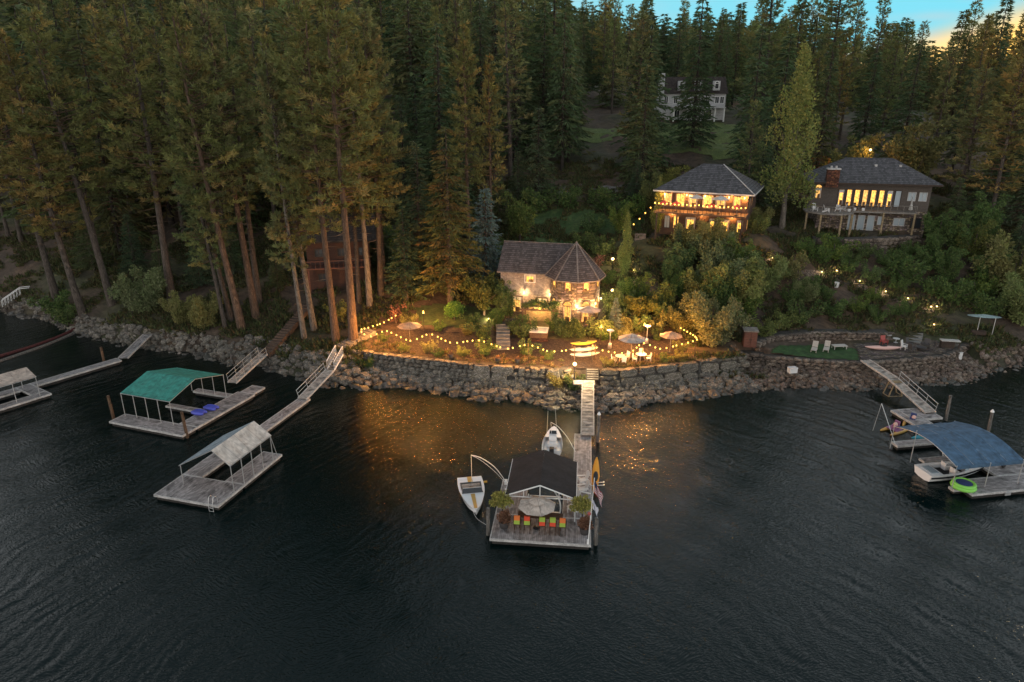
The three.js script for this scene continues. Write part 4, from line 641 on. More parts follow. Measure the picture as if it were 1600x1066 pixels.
// ground cover on the banks and slopes
{
  const L = new Leaves(31); for (let i = 0; i < 26; i++) L.blade([L.rnd(-0.4, 0.4), 0, L.rnd(-0.4, 0.4)], L.dir([0, 1, 0], 0.8), L.rnd(0.25, 0.7), 0.14, tint(L, [0.058, 0.074, 0.03], 0.4, [0.10, 0.08, 0.045], 0.3));
  const geo = L.geo(), spots = [];
  const blocked = (x, z) => { const d = -z; if (d < shore(x) + 2) return true; if (x > -17 && x < 21 && d > wallMain(x) - 0.5 && d < wallMain(x) + 10) return true; if (x > 29 && x < 56 && d < 81) return true; if (Math.hypot(x - 6, z + 86) < 8) return true; if (x > -13 && x < -2 && d < 88) return true; return false; };
  for (let i = 0; i < 70000 && spots.length < 21000; i++) { const d = lerp(72, 135, R()), x = Math.tan(rad(rr(-42, 42))) * d; if (blocked(x, -d) || n2(x * 0.12, d * 0.12) < -0.25) continue; spots.push([x, -d]); }
  const im = new THREE.InstancedMesh(geo, leafMat(), spots.length); im.name = 'undergrowth'; im.userData = { kind: 'stuff', label: 'low undergrowth and dry grass covering the wooded slopes', category: 'undergrowth' }; const c = new THREE.Color();
  spots.forEach(([x, z], i) => { const s = rr(0.6, 1.5); im.setMatrixAt(i, new THREE.Matrix4().compose(V(x, ground(x, z) - 0.05, z), Q(0, rr(0, 6), 0), V(s, s * rr(0.5, 1.1), s))); const k = rr(0.6, 1.3); im.setColorAt(i, c.setRGB(k * rr(0.9, 1.25), k, k * rr(0.8, 1))); });
  scene.add(im);
}

// ---------- docks ----------
// one rectangular run of deck: boards, pale edge boards, dark floats (joined to the parts given)
class Dock {
  constructor() { this.deck = new B(); this.edge = new B(); this.fl = new B(); this.n = 0; }
  run(x0, x1, d0, d1, y = 0.5) {
    const cx = (x0 + x1) / 2, cz = -(d0 + d1) / 2, sx = x1 - x0, sz = d1 - d0, up = (this.n++ % 3) * 0.003;
    this.deck.box(cx, y - 0.03 + up, cz, sx - 0.1, 0.06, sz - 0.1);
    for (const s of [-1, 1]) { this.edge.box(cx + s * (sx / 2 - 0.04), y - 0.08 + up * 0.5, cz, 0.08, 0.2, sz); this.edge.box(cx, y - 0.081 + up * 0.5, cz + s * (sz / 2 - 0.04), sx - 0.16, 0.19, 0.08); }
    this.fl.box(cx, y / 2 - 0.16 + up, cz, sx - 0.3, y - 0.06, sz - 0.3); return this;
  }
  parts(t, deckMat = M.deck) { this.deck.mesh('deck_boards', deckMat, t); this.edge.mesh('edge_boards', M.edge, t); this.fl.mesh('float', M.float, t); }
}
function posts(t, list, y0, y1, r = 0.035, m = M.alu) { for (const [x, z, h] of list) new B().bar([x, y0, z], [x, h ?? y1, z], r, r, 6).mesh('post', m, t); }
function piling(label, x, z, h, lean = [0, 0], m = M.pile, cap = null) { const t = T('piling', label, 'piling', [x, -1.5, z], 0, 'dock pilings'); new B().bar([0, 0, 0], [lean[0], h + 1.5, lean[1]], 0.16, 0.135, 10).mesh('shaft', m, t); if (cap) new B().lathe([[0.17, 0], [0.17, 0.08], [0.02, 0.3]], lean[0], h + 1.5, lean[1], 10).mesh('cap', cap, t); return t; }
function ramp(name, label, a, b, width, rails, m = M.deckWarm, railMat = M.alu) {   // gangway from a (low) to b (high), real slope
  const A = V(...a), Bv = V(...b), len = A.distanceTo(Bv), t = T(name, label, 'gangway', a, 0); t.rotation.order = 'YXZ';
  t.rotation.y = Math.atan2(-(Bv.x - A.x), -(Bv.z - A.z)); t.rotation.x = Math.asin((Bv.y - A.y) / len);
  const d = new B(); d.box(0, 0, -len / 2, width, 0.06, len); d.mesh('walkway', m, t);
  const s = new B(); for (const k of [-1, 1]) s.box(k * (width / 2 + 0.03), 0.0, -len / 2, 0.07, 0.2, len); s.mesh('side_beam', M.edge, t);
  for (const k of rails) {
    const n = Math.max(2, Math.round(len / 1.6)); for (let i = 0; i <= n; i++) { const z = -0.15 - (len - 0.3) * i / n; new B().bar([k * (width / 2 + 0.04), 0, z], [k * (width / 2 + 0.04), 0.95, z], 0.03).mesh('baluster', railMat, t); }
    new B().bar([k * (width / 2 + 0.04), 0.95, -0.1], [k * (width / 2 + 0.04), 0.95, -len + 0.1], 0.035).mesh('handrail', railMat, t); new B().bar([k * (width / 2 + 0.04), 0.5, -0.1], [k * (width / 2 + 0.04), 0.5, -len + 0.1], 0.022).mesh('mid_rail', railMat, t);
  }
  return { t, len };
}
// hull lofted from stations; bow at -z, transom at 0
function hullGeo(L, W, D, deckless = false) {
  const N = 16, half = (t) => W / 2 * Math.pow(Math.max(0, 1 - Math.pow(t, 3.2)), 0.75) * (0.9 + 0.1 * Math.sin(Math.PI * Math.min(1, t * 1.3 + 0.1))), sheer = (t) => D * (0.82 + 0.22 * t * t), keel = (t) => D * 0.5 * Math.pow(t, 5), chine = (t) => D * (0.22 + 0.55 * Math.pow(t, 3));
  const st = []; for (let i = 0; i <= N; i++) { const t = i / N, h = half(t), z = -L * t; st.push([[0, keel(t), z], [h * 0.8, chine(t), z], [h, sheer(t), z]]); }
  const f = []; for (let i = 0; i < N; i++) for (const s of [1, -1]) for (let j = 0; j < 2; j++) { const q = [st[i][j], st[i][j + 1], st[i + 1][j + 1], st[i + 1][j]].map((p) => [p[0] * s, p[1], p[2]]); f.push(s > 0 ? q : q.reverse()); }
  f.push([[0, st[0][0][1], 0], ...[1, 2].map((j) => st[0][j]), ...[2, 1].map((j) => [-st[0][j][0], st[0][j][1], 0])]);
  return { faces: f, half, sheer, L };
}
function deckFaces(h, t0, t1, inner = 0, drop = 0) { const f = [], N = 14; for (let i = 0; i < N; i++) { const a = lerp(t0, t1, i / N), b = lerp(t0, t1, (i + 1) / N); const A = h.half(a) - inner, Bq = h.half(b) - inner; f.push([[-A, h.sheer(a) - drop, -h.L * a], [A, h.sheer(a) - drop, -h.L * a], [Bq, h.sheer(b) - drop, -h.L * b], [-Bq, h.sheer(b) - drop, -h.L * b]]); } return f; }

// --- main float with the black roof ---
const MD = [1.985, 0, -41.19], MT = rad(-6.0);
const mdAt = (x, d, y = 0) => { const c = Math.cos(MT), s = Math.sin(MT); return [MD[0] + c * x + s * -d, y, MD[2] - s * x + c * -d]; };
{
  const t = T('boat_dock', 'grey plank float dock with black gable roof and dining table', 'dock', MD, MT), d = new Dock();
  d.run(-3.62, 3.62, 0, 3.2).run(-3.62, -1.45, 3.2, 8.3).run(1.45, 3.7, 3.2, 9.6).run(2.15, 3.72, 9.6, 17.2); d.parts(t, M.deck);
  const ev = 2.6, rg = 3.6, x0 = -2.76, x1 = 2.46, xr = -0.2, f0 = 2.6, f1 = 8.0;
  new B().slab([[x0, ev, -f0], [xr, rg, -f0], [xr, rg, -f1], [x0, ev, -f1]].reverse(), 0.06).mesh('roof_panel', M.blackRoof, t); new B().slab([[xr + 0.01, rg, -f0], [x1, ev, -f0], [x1, ev, -f1], [xr + 0.01, rg, -f1]].reverse(), 0.06).mesh('roof_panel', M.blackRoof, t);
  for (const z of [-f0, -f1]) new B().beam([x0, ev - 0.07, z], [xr, rg - 0.07, z], 0.06, 0.09).beam([xr, rg - 0.07, z], [x1, ev - 0.07, z], 0.06, 0.09).beam([x0, ev - 0.1, z], [x1, ev - 0.1, z], 0.05, 0.06).bar([xr, ev - 0.1, z], [xr, rg - 0.1, z], 0.03).bar([-1.4, ev - 0.1, z], [-1.4, ev + 0.5, z], 0.025).bar([1.2, ev - 0.1, z], [1.2, ev + 0.45, z], 0.025).mesh('gable_frame', M.white, t);
  for (const x of [x0, x1]) new B().beam([x, ev - 0.05, -f0], [x, ev - 0.05, -f1], 0.07, 0.1).mesh('eave_rail', M.white, t);
  posts(t, [[x0 + 0.05, -2.8], [x0 + 0.05, -5.3], [x0 + 0.05, -7.9], [x1 - 0.05, -2.8], [x1 - 0.05, -5.3], [x1 - 0.05, -7.9]], 0.5, ev, 0.05, M.white);
  new B().tube([[1.25, 0.5, -3.5], [1.32, 1.4, -3.2], [1.2, 2.0, -3.3], [0.8, 2.4, -3.8]], 0.05).mesh('lift_guide', M.white, t); new B().tube([[-1.25, 0.5, -3.5], [-1.3, 1.4, -3.3], [-1.1, 2.2, -3.5]], 0.05).mesh('lift_guide', M.white, t);
  for (const z of [-4.2, -6.4]) new B().box(0, 0.25, z, 2.5, 0.08, 0.1).mesh('lift_cradle', M.alu, t);
  new B().box(-2.95, 1.0, -5.0, 0.3, 1.0, 0.5).mesh('lift_box', M.white, t);
}
piling('dark piling at the front left corner of the black-roofed dock', ...[-1.78, -42.8], 2.3, [0.05, 0.05], M.pileGrey);
piling('slim piling at the front right corner of the black-roofed dock', 6.02, -41.6, 2.2, [0, 0], M.pileGrey);
piling('white-capped piling beside the walkway of the black-roofed dock', 8.05, -57.4, 2.8, [0, 0], M.pileGrey, M.white);
ramp('gangway', 'lamp-lit ribbed gangway from the terrace landing down to the black-roofed dock', [7.05, 0.68, -57.4], [7.95, 2.2, -66.1], 1.15, [], M.deckWarm);
{ const g = scene.children[scene.children.length - 1]; for (let i = 0; i < 15; i++) new B().box(0, 0.04, -0.6 - i * 0.54, 1.0, 0.03, 0.05).mesh('cleat', M.woodGrey, g); }
{   // landing and dark metal stairs up to the terrace
  const t = T('landing_stairs', 'dark steel stairs with landing at the top of the lamp-lit gangway', 'stairs', [8.0, 2.1, -66.7], rad(-4));
  new B().box(-0.4, 0, 0, 2.3, 0.1, 1.2).mesh('landing', M.deckWarm, t); new B().box(-1.0, 0.45, 0.55, 1.1, 0.07, 0.07).bar([-1.5, 0, 0.55], [-1.5, 0.5, 0.55], 0.03).bar([-0.5, 0, 0.55], [-0.5, 0.5, 0.55], 0.03).mesh('railing', M.edge, t);
  for (let i = 0; i < 5; i++) new B().box(0.55, 0.16 + i * 0.16, -0.75 - i * 0.28, 1.25, 0.05, 0.26).mesh('tread', M.woodGrey, t);
  for (const s of [-0.09, 1.19]) new B().beam([s, 0.1, -0.6], [s, 0.9, -2.1], 0.06, 0.2).mesh('stringer', M.dark, t);
}
// furniture on the float
function umbrella(label, [x, y, z], r, h, cloth, tiers = 2, group = 'sun umbrellas', base = true) {
  const t = T('umbrella', label, 'umbrella', [x, y, z], 0.2, group);
  new B().bar([0, 0, 0], [0, h + 0.55, 0], 0.028).mesh('pole', M.woodGrey, t); if (base) new B().lathe([[0.001, 0.1], [0.24, 0.08], [0.28, 0], [0.001, 0]], 0, 0, 0, 12).mesh('base', M.dark, t);
  const ring = (ra, ya, rb, yb, m) => { const f = []; for (let i = 0; i < 8; i++) { const a = i * Math.PI / 4, b = a + Math.PI / 4, mid = (p, q) => [(p[0] + q[0]) / 2 * 0.985, (p[1] + q[1]) / 2 - 0.03, (p[2] + q[2]) / 2 * 0.985]; const A = [Math.cos(a) * ra, ya, Math.sin(a) * ra], Bq = [Math.cos(b) * ra, ya, Math.sin(b) * ra], C = [Math.cos(b) * rb, yb, Math.sin(b) * rb], D = [Math.cos(a) * rb, yb, Math.sin(a) * rb], E = mid(A, Bq), F = mid(C, D); f.push([A, D, F, E], [E, F, C, Bq]); } new B().poly(f).mesh('canopy', m, t); };
  if (tiers === 2) { ring(0.02, h + 0.6, r * 0.42, h + 0.36, cloth); ring(r * 0.36, h + 0.31, r, h, cloth); } else ring(0.02, h + 0.5, r, h, cloth);
  for (let i = 0; i < 8; i++) { const a = i * Math.PI / 4; new B().bar([0, h + 0.42, 0], [Math.cos(a) * r * 0.98, h - 0.03, Math.sin(a) * r * 0.98], 0.012).mesh('rib', M.woodGrey, t); }
  return t;
}
umbrella('beige double-tiered umbrella over the dining table on the dock', mdAt(-0.35, 1.7, 0.5), 1.42, 1.9, M.beigeCloth, 2, null);
{ const t = T('bar_table', 'dark wicker bar table under the beige dock umbrella', 'table', mdAt(-0.1, 1.85, 0.5), MT); new B().box(0, 0.98, 0, 3.3, 0.06, 0.75).mesh('table_top', M.wicker, t); for (const x of [-1.5, 1.5]) for (const z of [-0.3, 0.3]) new B().box(x, 0.48, z, 0.07, 0.96, 0.07).mesh('leg', M.wicker, t); }
{
  const where = ['first from the left', 'second from the left', 'middle one', 'second from the flag', 'nearest the flag'];
  [[-1.73, M.cushOrange, M.cushLime, 'orange over lime'], [-1.0, M.cushRed, M.cushLime, 'rust over lime'], [0.09, M.cushLime, M.cushRed, 'lime over red'], [0.85, M.cushLime, M.cushRed, 'lime and red'], [1.55, M.cushOrange, M.cushLime, 'red-orange over lime']].forEach(([x, top, low, c], i) => {
    const t = T('bar_chair', `wicker bar chair with ${c} cushion on its back, ${where[i]}`, 'chair', mdAt(x, 1.12, 0.5), MT, 'bar chairs at the dock table');
    new B().box(0, 0.72, 0, 0.5, 0.1, 0.48).mesh('seat', M.wicker, t); new B().box(0, 1.08, 0.23, 0.5, 0.68, 0.07, 0, -0.12).mesh('backrest', M.wicker, t); for (const sx of [-0.21, 0.21]) for (const sz of [-0.2, 0.2]) new B().bar([sx, 0, sz * 1.1], [sx, 0.7, sz], 0.028).mesh('leg', M.wicker, t);
    for (const sx of [-0.26, 0.26]) new B().box(sx, 0.95, 0.02, 0.05, 0.05, 0.44).mesh('armrest', M.wicker, t);
    new B().box(0, 1.3, 0.31, 0.42, 0.3, 0.05, 0, -0.12).box(0, 1.46, 0.25, 0.42, 0.05, 0.16, 0, -0.12).mesh('cushion_top', top, t); new B().box(0, 1.0, 0.345, 0.42, 0.3, 0.05, 0, -0.12).mesh('cushion_bottom', low, t);
  });
}
function adirondack(label, p, turn, group) { const t = T('adirondack_chair', label, 'chair', p, turn, group); for (let i = 0; i < 5; i++) new B().box(-0.24 + i * 0.12, 0.66, -0.32, 0.1, 0.8 + (i === 2 ? 0.12 : Math.abs(i - 2) === 1 ? 0.06 : 0), 0.03, 0, -0.35).mesh('back_slat', M.whitePlastic, t); new B().box(0, 0.34, 0.05, 0.58, 0.05, 0.58, 0, 0.15).mesh('seat', M.whitePlastic, t); for (const s of [-0.34, 0.34]) { new B().box(s, 0.55, 0.08, 0.13, 0.035, 0.7).mesh('armrest', M.whitePlastic, t); new B().box(s, 0.27, 0.36, 0.08, 0.54, 0.05).mesh('leg', M.whitePlastic, t); new B().beam([s, 0.38, 0.4], [s, 0.05, -0.55], 0.05, 0.1).mesh('leg', M.whitePlastic, t); } }
adirondack('white slatted lounge chair on the dock, nearer the umbrella', mdAt(2.35, 4.0, 0.5), MT - 0.7, 'white dock chairs'); adirondack('white slatted lounge chair on the dock, just under the roof edge', mdAt(2.3, 5.2, 0.5), MT - 0.9, 'white dock chairs');
adirondack('white slatted lounge chair on the walkway beside the roof, nearer one', mdAt(3.0, 6.9, 0.5), MT - 1.3, 'white dock chairs'); adirondack('white slatted lounge chair on the walkway beside the roof, farther one', mdAt(3.0, 8.3, 0.5), MT - 1.3, 'white dock chairs');
// potted plants and plants raised on the corner posts
const potLeaf = leafCrown(802, mound(801, 12, 0.42, 0.5, 0.62, 0.34), 700, 0.12, [0.16, 0.085, 0.05], [0.24, 0.13, 0.08], 0.6), liftLeaf = leafCrown(804, [...mound(803, 13, 0.85, 0.3, 0.28, 0.34), ...clumps(805, 9, 0.8, 0.7, 0.3, 0.3)], 640, 0.16, [0.21, 0.21, 0.05], [0.36, 0.31, 0.09], -0.1);
for (const [x, d, label] of [[-2.75, 1.55, 'bronze-leaved plant in a dark pot, front left of the dock'], [3.15, 1.4, 'bronze-leaved plant in a dark pot beside the flagpole']]) { const t = T('potted_plant', label, 'plant', mdAt(x, d, 0.5)); new B().lathe([[0.001, 0.02], [0.3, 0], [0.4, 0.5], [0.36, 0.5], [0.33, 0.42], [0.001, 0.42]], 0, 0, 0, 14).mesh('pot', M.pot, t); const m = new THREE.Mesh(potLeaf, LM.plain); m.name = 'foliage'; m.castShadow = true; t.add(m); }
for (const [x, d, label] of [[-2.95, 2.35, 'yellow-green plant in a tall stand at the left roof corner'], [2.95, 2.3, 'yellow-green plant in a tall stand at the right roof corner']]) { const t = T('raised_planter', label, 'plant', mdAt(x, d, 0.5)); new B().bar([0, 0, 0], [0, 1.45, 0], 0.05).lathe([[0.3, 0], [0.25, 0.04], [0.001, 0.05]], 0, 0, 0, 10).mesh('stand', M.dark, t); new B().lathe([[0.001, 1.4], [0.22, 1.42], [0.34, 1.72], [0.001, 1.7]], 0, 0, 0, 12).mesh('bowl', M.pot, t); const m = new THREE.Mesh(liftLeaf, LM.plain); m.name = 'foliage'; m.position.y = 1.45; m.castShadow = true; t.add(m); }
{   // flags
  const t = T('flagpole', 'white flagpole with striped star flag and white pennant at the dock corner', 'flag', mdAt(3.4, 0.15, 0.3), MT);
  new B().bar([0, 0, 0], [0.25, 5.6, 0.1], 0.04, 0.025, 8).mesh('pole', M.white, t); new B().box(0, 0.3, 0, 0.16, 0.5, 0.16).mesh('bracket', M.white, t); new B().ball(0, 2.75, 0.1, 0.13).mesh('life_ring', M.redPlastic, t);
  const cv = document.createElement('canvas'); cv.width = 380; cv.height = 200; const g = cv.getContext('2d');
  for (let i = 0; i < 13; i++) { g.fillStyle = i % 2 ? '#d8d4d6' : '#8e1626'; g.fillRect(0, i * 200 / 13, 380, 200 / 13 + 1); } g.fillStyle = '#1b2250'; g.fillRect(0, 0, 152, 7 * 200 / 13); g.fillStyle = '#dddddd'; for (let r = 0; r < 9; r++) for (let c = 0; c < (r % 2 ? 5 : 6); c++) { g.beginPath(); const cx = 13 + c * 25 + (r % 2) * 12.5, cy = 10 + r * 11; for (let k = 0; k < 10; k++) { const a = k * Math.PI / 5 - Math.PI / 2, q = k % 2 ? 2 : 5; g.lineTo(cx + Math.cos(a) * q, cy + Math.sin(a) * q); } g.fill(); }
  const ft = new THREE.CanvasTexture(cv); ft.colorSpace = THREE.SRGBColorSpace;
  const cloth = (w, h, ox, oy, material, name) => { const geo = new THREE.PlaneGeometry(w, h, 24, 14), p = geo.attributes.position; for (let i = 0; i < p.count; i++) { const u = p.getX(i) / w + 0.5, v = p.getY(i) / h + 0.5; p.setXYZ(i, ox + u * w * 0.36 + 0.05 * Math.sin(v * 5 + u * 3), oy + (v - 0.5) * h - u * w * 0.78, 0.11 * Math.sin(u * 10 + v * 2) + 0.05 * Math.sin(u * 21)); } geo.computeVertexNormals(); const m = new THREE.Mesh(geo, material); m.name = name; m.castShadow = true; t.add(m); };
  cloth(1.7, 0.95, 0.24, 5.0, new THREE.MeshStandardMaterial({ map: ft, roughness: 0.85, side: THREE.DoubleSide }), 'star_flag'); cloth(1.1, 0.65, 0.2, 3.55, mat(0.62, 0.62, 0.68, 0.9, { side: THREE.DoubleSide }), 'pennant');
}
function kayak(name, label, p, L, W, material, euler, group) { const t = T(name, label, 'kayak', p, 0, group); t.rotation.set(...euler); const f = [], N = 14, sec = 8; const P = (i, j) => { const s = i / N, k = Math.pow(Math.sin(Math.PI * clamp(s, 0.012, 0.988)), 0.62), a = j / sec * 2 * Math.PI; return [(s - 0.5) * L, Math.sin(a) * W * 0.36 * k + 0.10 * Math.pow(Math.abs(s - 0.5) * 2, 3), Math.cos(a) * W / 2 * k]; }; for (let i = 0; i < N; i++) for (let j = 0; j < sec; j++) f.push([P(i, j), P(i + 1, j), P(i + 1, j + 1), P(i, j + 1)]); new B().poly(f).mesh('hull', material, t); new B().ball(0, W * 0.33, 0, 0.3, 1.5, 0.22, 0.7).mesh('cockpit', M.dark, t); return t; }
kayak('kayak', 'orange kayak hung along the right edge of the walkway', mdAt(4.0, 8.7, 0.95), 3.2, 0.62, M.orangePlastic, [0.9, MT + Math.PI / 2, 0], 'kayaks');
{ const t = T('kayak_bracket', 'two metal arms sticking out beyond the orange kayak', 'bracket', mdAt(3.7, 8.3, 0.6), MT); for (const z of [0, 0.45]) { new B().bar([0, 0, z], [0.95, 0.12, z], 0.03).mesh('arm', M.alu, t); new B().box(0.98, 0.14, z, 0.08, 0.1, 0.08).mesh('end_cap', M.white, t); } }
// ski boat hanging left of the dock
{
  const t = T('speedboat', 'white speedboat with yellow centre stripe moored left of the black roof', 'boat', [-3.55, -0.12, -49.9], 0); t.rotation.y = Math.PI + 0.16; const h = hullGeo(5.2, 2.15, 0.95);
  new B().poly(h.faces).mesh('hull', M.hullWhite, t); new B().poly(deckFaces(h, 0.5, 0.995, 0.01, 0)).mesh('foredeck', M.hullWhite, t); new B().poly(deckFaces(h, 0.0, 0.16, 0.01, 0)).mesh('stern_deck', M.hullWhite, t);
  new B().poly(deckFaces(h, 0.15, 0.51, 0.2, 0.45)).mesh('cockpit_floor', M.seat, t);
  for (const s of [-1, 1]) { const f = []; for (let i = 0; i < 8; i++) { const a = lerp(0.15, 0.51, i / 8), b = lerp(0.15, 0.51, (i + 1) / 8); const A = [s * h.half(a), h.sheer(a), -h.L * a], Bq = [s * h.half(b), h.sheer(b), -h.L * b], C = [s * (h.half(b) - 0.2), h.sheer(b), -h.L * b], D = [s * (h.half(a) - 0.2), h.sheer(a), -h.L * a]; f.push([A, Bq, C, D], [D, C, [C[0], C[1] - 0.45, C[2]], [D[0], D[1] - 0.45, D[2]]]); } new B().poly(f).mesh('gunwale', M.hullWhite, t); }
  new B().slab([[-0.17, 0.84, -2.72], [0.17, 0.84, -2.72], [0.12, 1.0, -5.0], [-0.12, 1.0, -5.0]], 0.02).mesh('stripe', M.gold, t); new B().slab([[-0.2, 0.8, -0.0], [0.2, 0.8, 0.0], [0.2, 0.8, -0.82], [-0.2, 0.8, -0.82]], 0.02).mesh('stripe', M.gold, t);
  new B().slab([[-0.85, 0.84, -2.62], [0.85, 0.84, -2.62], [0.72, 1.2, -2.4], [-0.72, 1.2, -2.4]], 0.03, [0, 0, 1]).mesh('windshield', M.glassDark, t); new B().beam([-0.74, 1.2, -2.4], [0.74, 1.2, -2.4], 0.04, 0.04).mesh('windshield_frame', M.alu, t);
  for (const x of [-0.45, 0.45]) { new B().box(x, 0.55, -1.75, 0.55, 0.3, 0.5).box(x, 0.78, -1.5, 0.55, 0.36, 0.12).mesh('seat', M.beigeCloth, t); } new B().box(0, 0.52, -1.0, 1.5, 0.28, 0.4).mesh('bench', M.beigeCloth, t);
  new B().box(-1.25, 0.6, -0.7, 0.3, 0.14, 0.1).mesh('fender', M.yellow, t);
}
{ const t = T('mooring_whip', 'bent white mooring pole arching from the dock over the speedboat', 'mooring pole', mdAt(-3.3, 7.6, 0.5), MT); new B().box(0, 0.15, 0, 0.2, 0.3, 0.4).mesh('bracket', M.white, t); new B().tube([[0, 0.2, 0], [-0.9, 1.6, 0.2], [-2.0, 2.5, 0.4], [-2.75, 2.75, 0.5]], 0.03, 5).mesh('pole', M.white, t); new B().tube([[0.05, 0.2, 0.3], [-0.9, 1.35, 0.4], [-2.0, 2.35, 0.5], [-2.75, 2.75, 0.5]], 0.014, 4).mesh('line', M.white, t); new B().bar([-2.75, 2.75, 0.5], [-2.65, 0.5, 1.0], 0.014).mesh('line', M.white, t); }
{ const t = T('mooring_line', 'thin line from the speedboat bow to the corner piling', 'rope', [-1.8, 0.7, -42.9]); new B().tube([[0, 0, 0], [-0.9, -0.25, -1.4], [-1.5, -0.1, -3.4]], 0.02, 4).mesh('rope', M.edge, t); }
{   // small white fishing boat behind the roof
  const t = T('fishing_boat', 'small white fishing boat with upright rods tied up behind the black roof', 'boat', [3.55, -0.12, -54.4], 0); t.rotation.y = MT; const h = hullGeo(4.6, 1.9, 0.95);
  new B().poly(h.faces).mesh('hull', M.hullWhite, t); new B().poly(deckFaces(h, 0.55, 0.995, 0.01, 0)).mesh('foredeck', M.hullWhite, t); new B().poly(deckFaces(h, 0.02, 0.55, 0.16, 0.35)).mesh('cockpit_floor', M.whitePlastic, t);
  new B().box(0, 0.95, -2.1, 0.7, 0.75, 0.55).mesh('console', M.hullWhite, t); new B().slab([[-0.35, 1.3, -2.3], [0.35, 1.3, -2.3], [0.3, 1.7, -2.2], [-0.3, 1.7, -2.2]], 0.03, [0, 0, 1]).mesh('windshield', M.glassDark, t); new B().box(0, 0.7, -1.3, 0.9, 0.4, 0.45).mesh('seat', M.whitePlastic, t); new B().box(0, 0.8, 0.15, 0.4, 0.7, 0.45).mesh('outboard_motor', M.dark, t);
  new B().bar([-0.6, 0.9, -3.0], [-0.55, 3.2, -3.2], 0.018).mesh('rod', M.alu, t); new B().bar([0.3, 0.9, -3.4], [0.1, 3.4, -3.6], 0.018).mesh('rod', M.alu, t);
}
{ const t = T('mooring_whip', 'bent pole and line beside the small white fishing boat', 'mooring pole', mdAt(2.3, 13.6, 0.5), MT); new B().tube([[0, 0, 0], [-0.8, 1.3, -0.3], [-1.7, 2.2, -0.6], [-2.3, 2.45, -0.8]], 0.026, 5).mesh('pole', M.white, t); new B().bar([-2.3, 2.45, -0.8], [-2.1, 0.7, 0], 0.012).mesh('line', M.white, t); }

// --- green canopy dock ---
function gableCanopy(t, x0, x1, d0, d1, ridgeD, eave, rise, mats, n, rear = true, slopeAlong = 'x') {   // ridge parallel to x
  const y1 = eave + rise; new B().cloth([[x0, eave, -d0], [x1, eave, -d0], [x1, y1, -ridgeD], [x0, y1, -ridgeD]], 32, 12, 0.09, x0).mesh('canopy_cloth', mats[0], t); new B().cloth([[x0, y1, -ridgeD - 0.005], [x1, y1, -ridgeD - 0.005], [x1, eave, -d1], [x0, eave, -d1]], 32, 12, 0.09, x1).mesh('canopy_cloth', mats[1], t);
  for (const x of [x0 + 0.03, x1 - 0.03]) new B().beam([x, eave - 0.05, -d0], [x, y1 - 0.05, -ridgeD], 0.05, 0.05).beam([x, y1 - 0.05, -ridgeD], [x, eave - 0.05, -d1], 0.05, 0.05).mesh('gable_frame', M.alu, t); for (const d of [d0, d1]) new B().beam([x0, eave - 0.05, -d], [x1, eave - 0.05, -d], 0.05, 0.05).mesh('eave_rail', M.alu, t);
  const ps = []; for (let i = 0; i < n; i++) { const x = lerp(x0 + 0.05, x1 - 0.05, i / (n - 1)); ps.push([x, -d0]); if (rear) ps.push([x, -d1]); } posts(t, ps, 0.5, eave);
}
{
  const t = T('boat_dock', 'grey float dock with teal-green gable canopy', 'dock', [-35.25, 0, -59.16], rad(-19.3)), d = new Dock();
  d.run(-4.55, 4.55, 0, 1.9).run(2.3, 4.55, 1.9, 10.2).run(-2.2, 2.3, 4.7, 5.4).run(-2.4, 2.3, 8.7, 9.5).run(2.6, 4.3, 10.2, 12.2); d.parts(t, M.deckX);
  gableCanopy(t, -4.15, 2.05, 1.5, 8.8, 5.0, 3.0, 1.0, [M.greenCloth, M.greenCloth], 5);
}
{ const c = Math.cos(rad(-19.3)), s = Math.sin(rad(-19.3)), at = (x, d) => [-35.25 + c * x - s * d, 0.52, -59.16 - s * x - c * d]; for (const [x, d, label] of [[2.55, 4.3, 'blue-violet plastic float, nearer of two on the green canopy dock'], [2.9, 5.6, 'blue-violet plastic float, farther of two on the green canopy dock']]) { const t = T('pontoon_float', label, 'float', at(x, d), rad(-19.3), 'blue floats'); for (const z of [-0.25, 0.25]) new B().ball(0, 0.2, z, 0.28, 3.0, 0.75, 0.9).mesh('tube', M.bluePlastic, t); new B().box(0, 0.3, 0, 1.3, 0.08, 0.6).mesh('deck', M.bluePlastic, t); } }
piling('wooden piling at the left corner of the green canopy dock', -39.95, -62.2, 2.6, [-0.15, 0]); piling('wooden piling at the front right corner of the green canopy dock', -30.75, -58.2, 2.7, [-0.2, 0]);
ramp('gangway', 'pale gangway with rails from the bank to the green canopy dock', [-31.2, 0.6, -70.3], [-29.7, 1.7, -76.6], 1.0, [-1, 1], M.deckWarm);
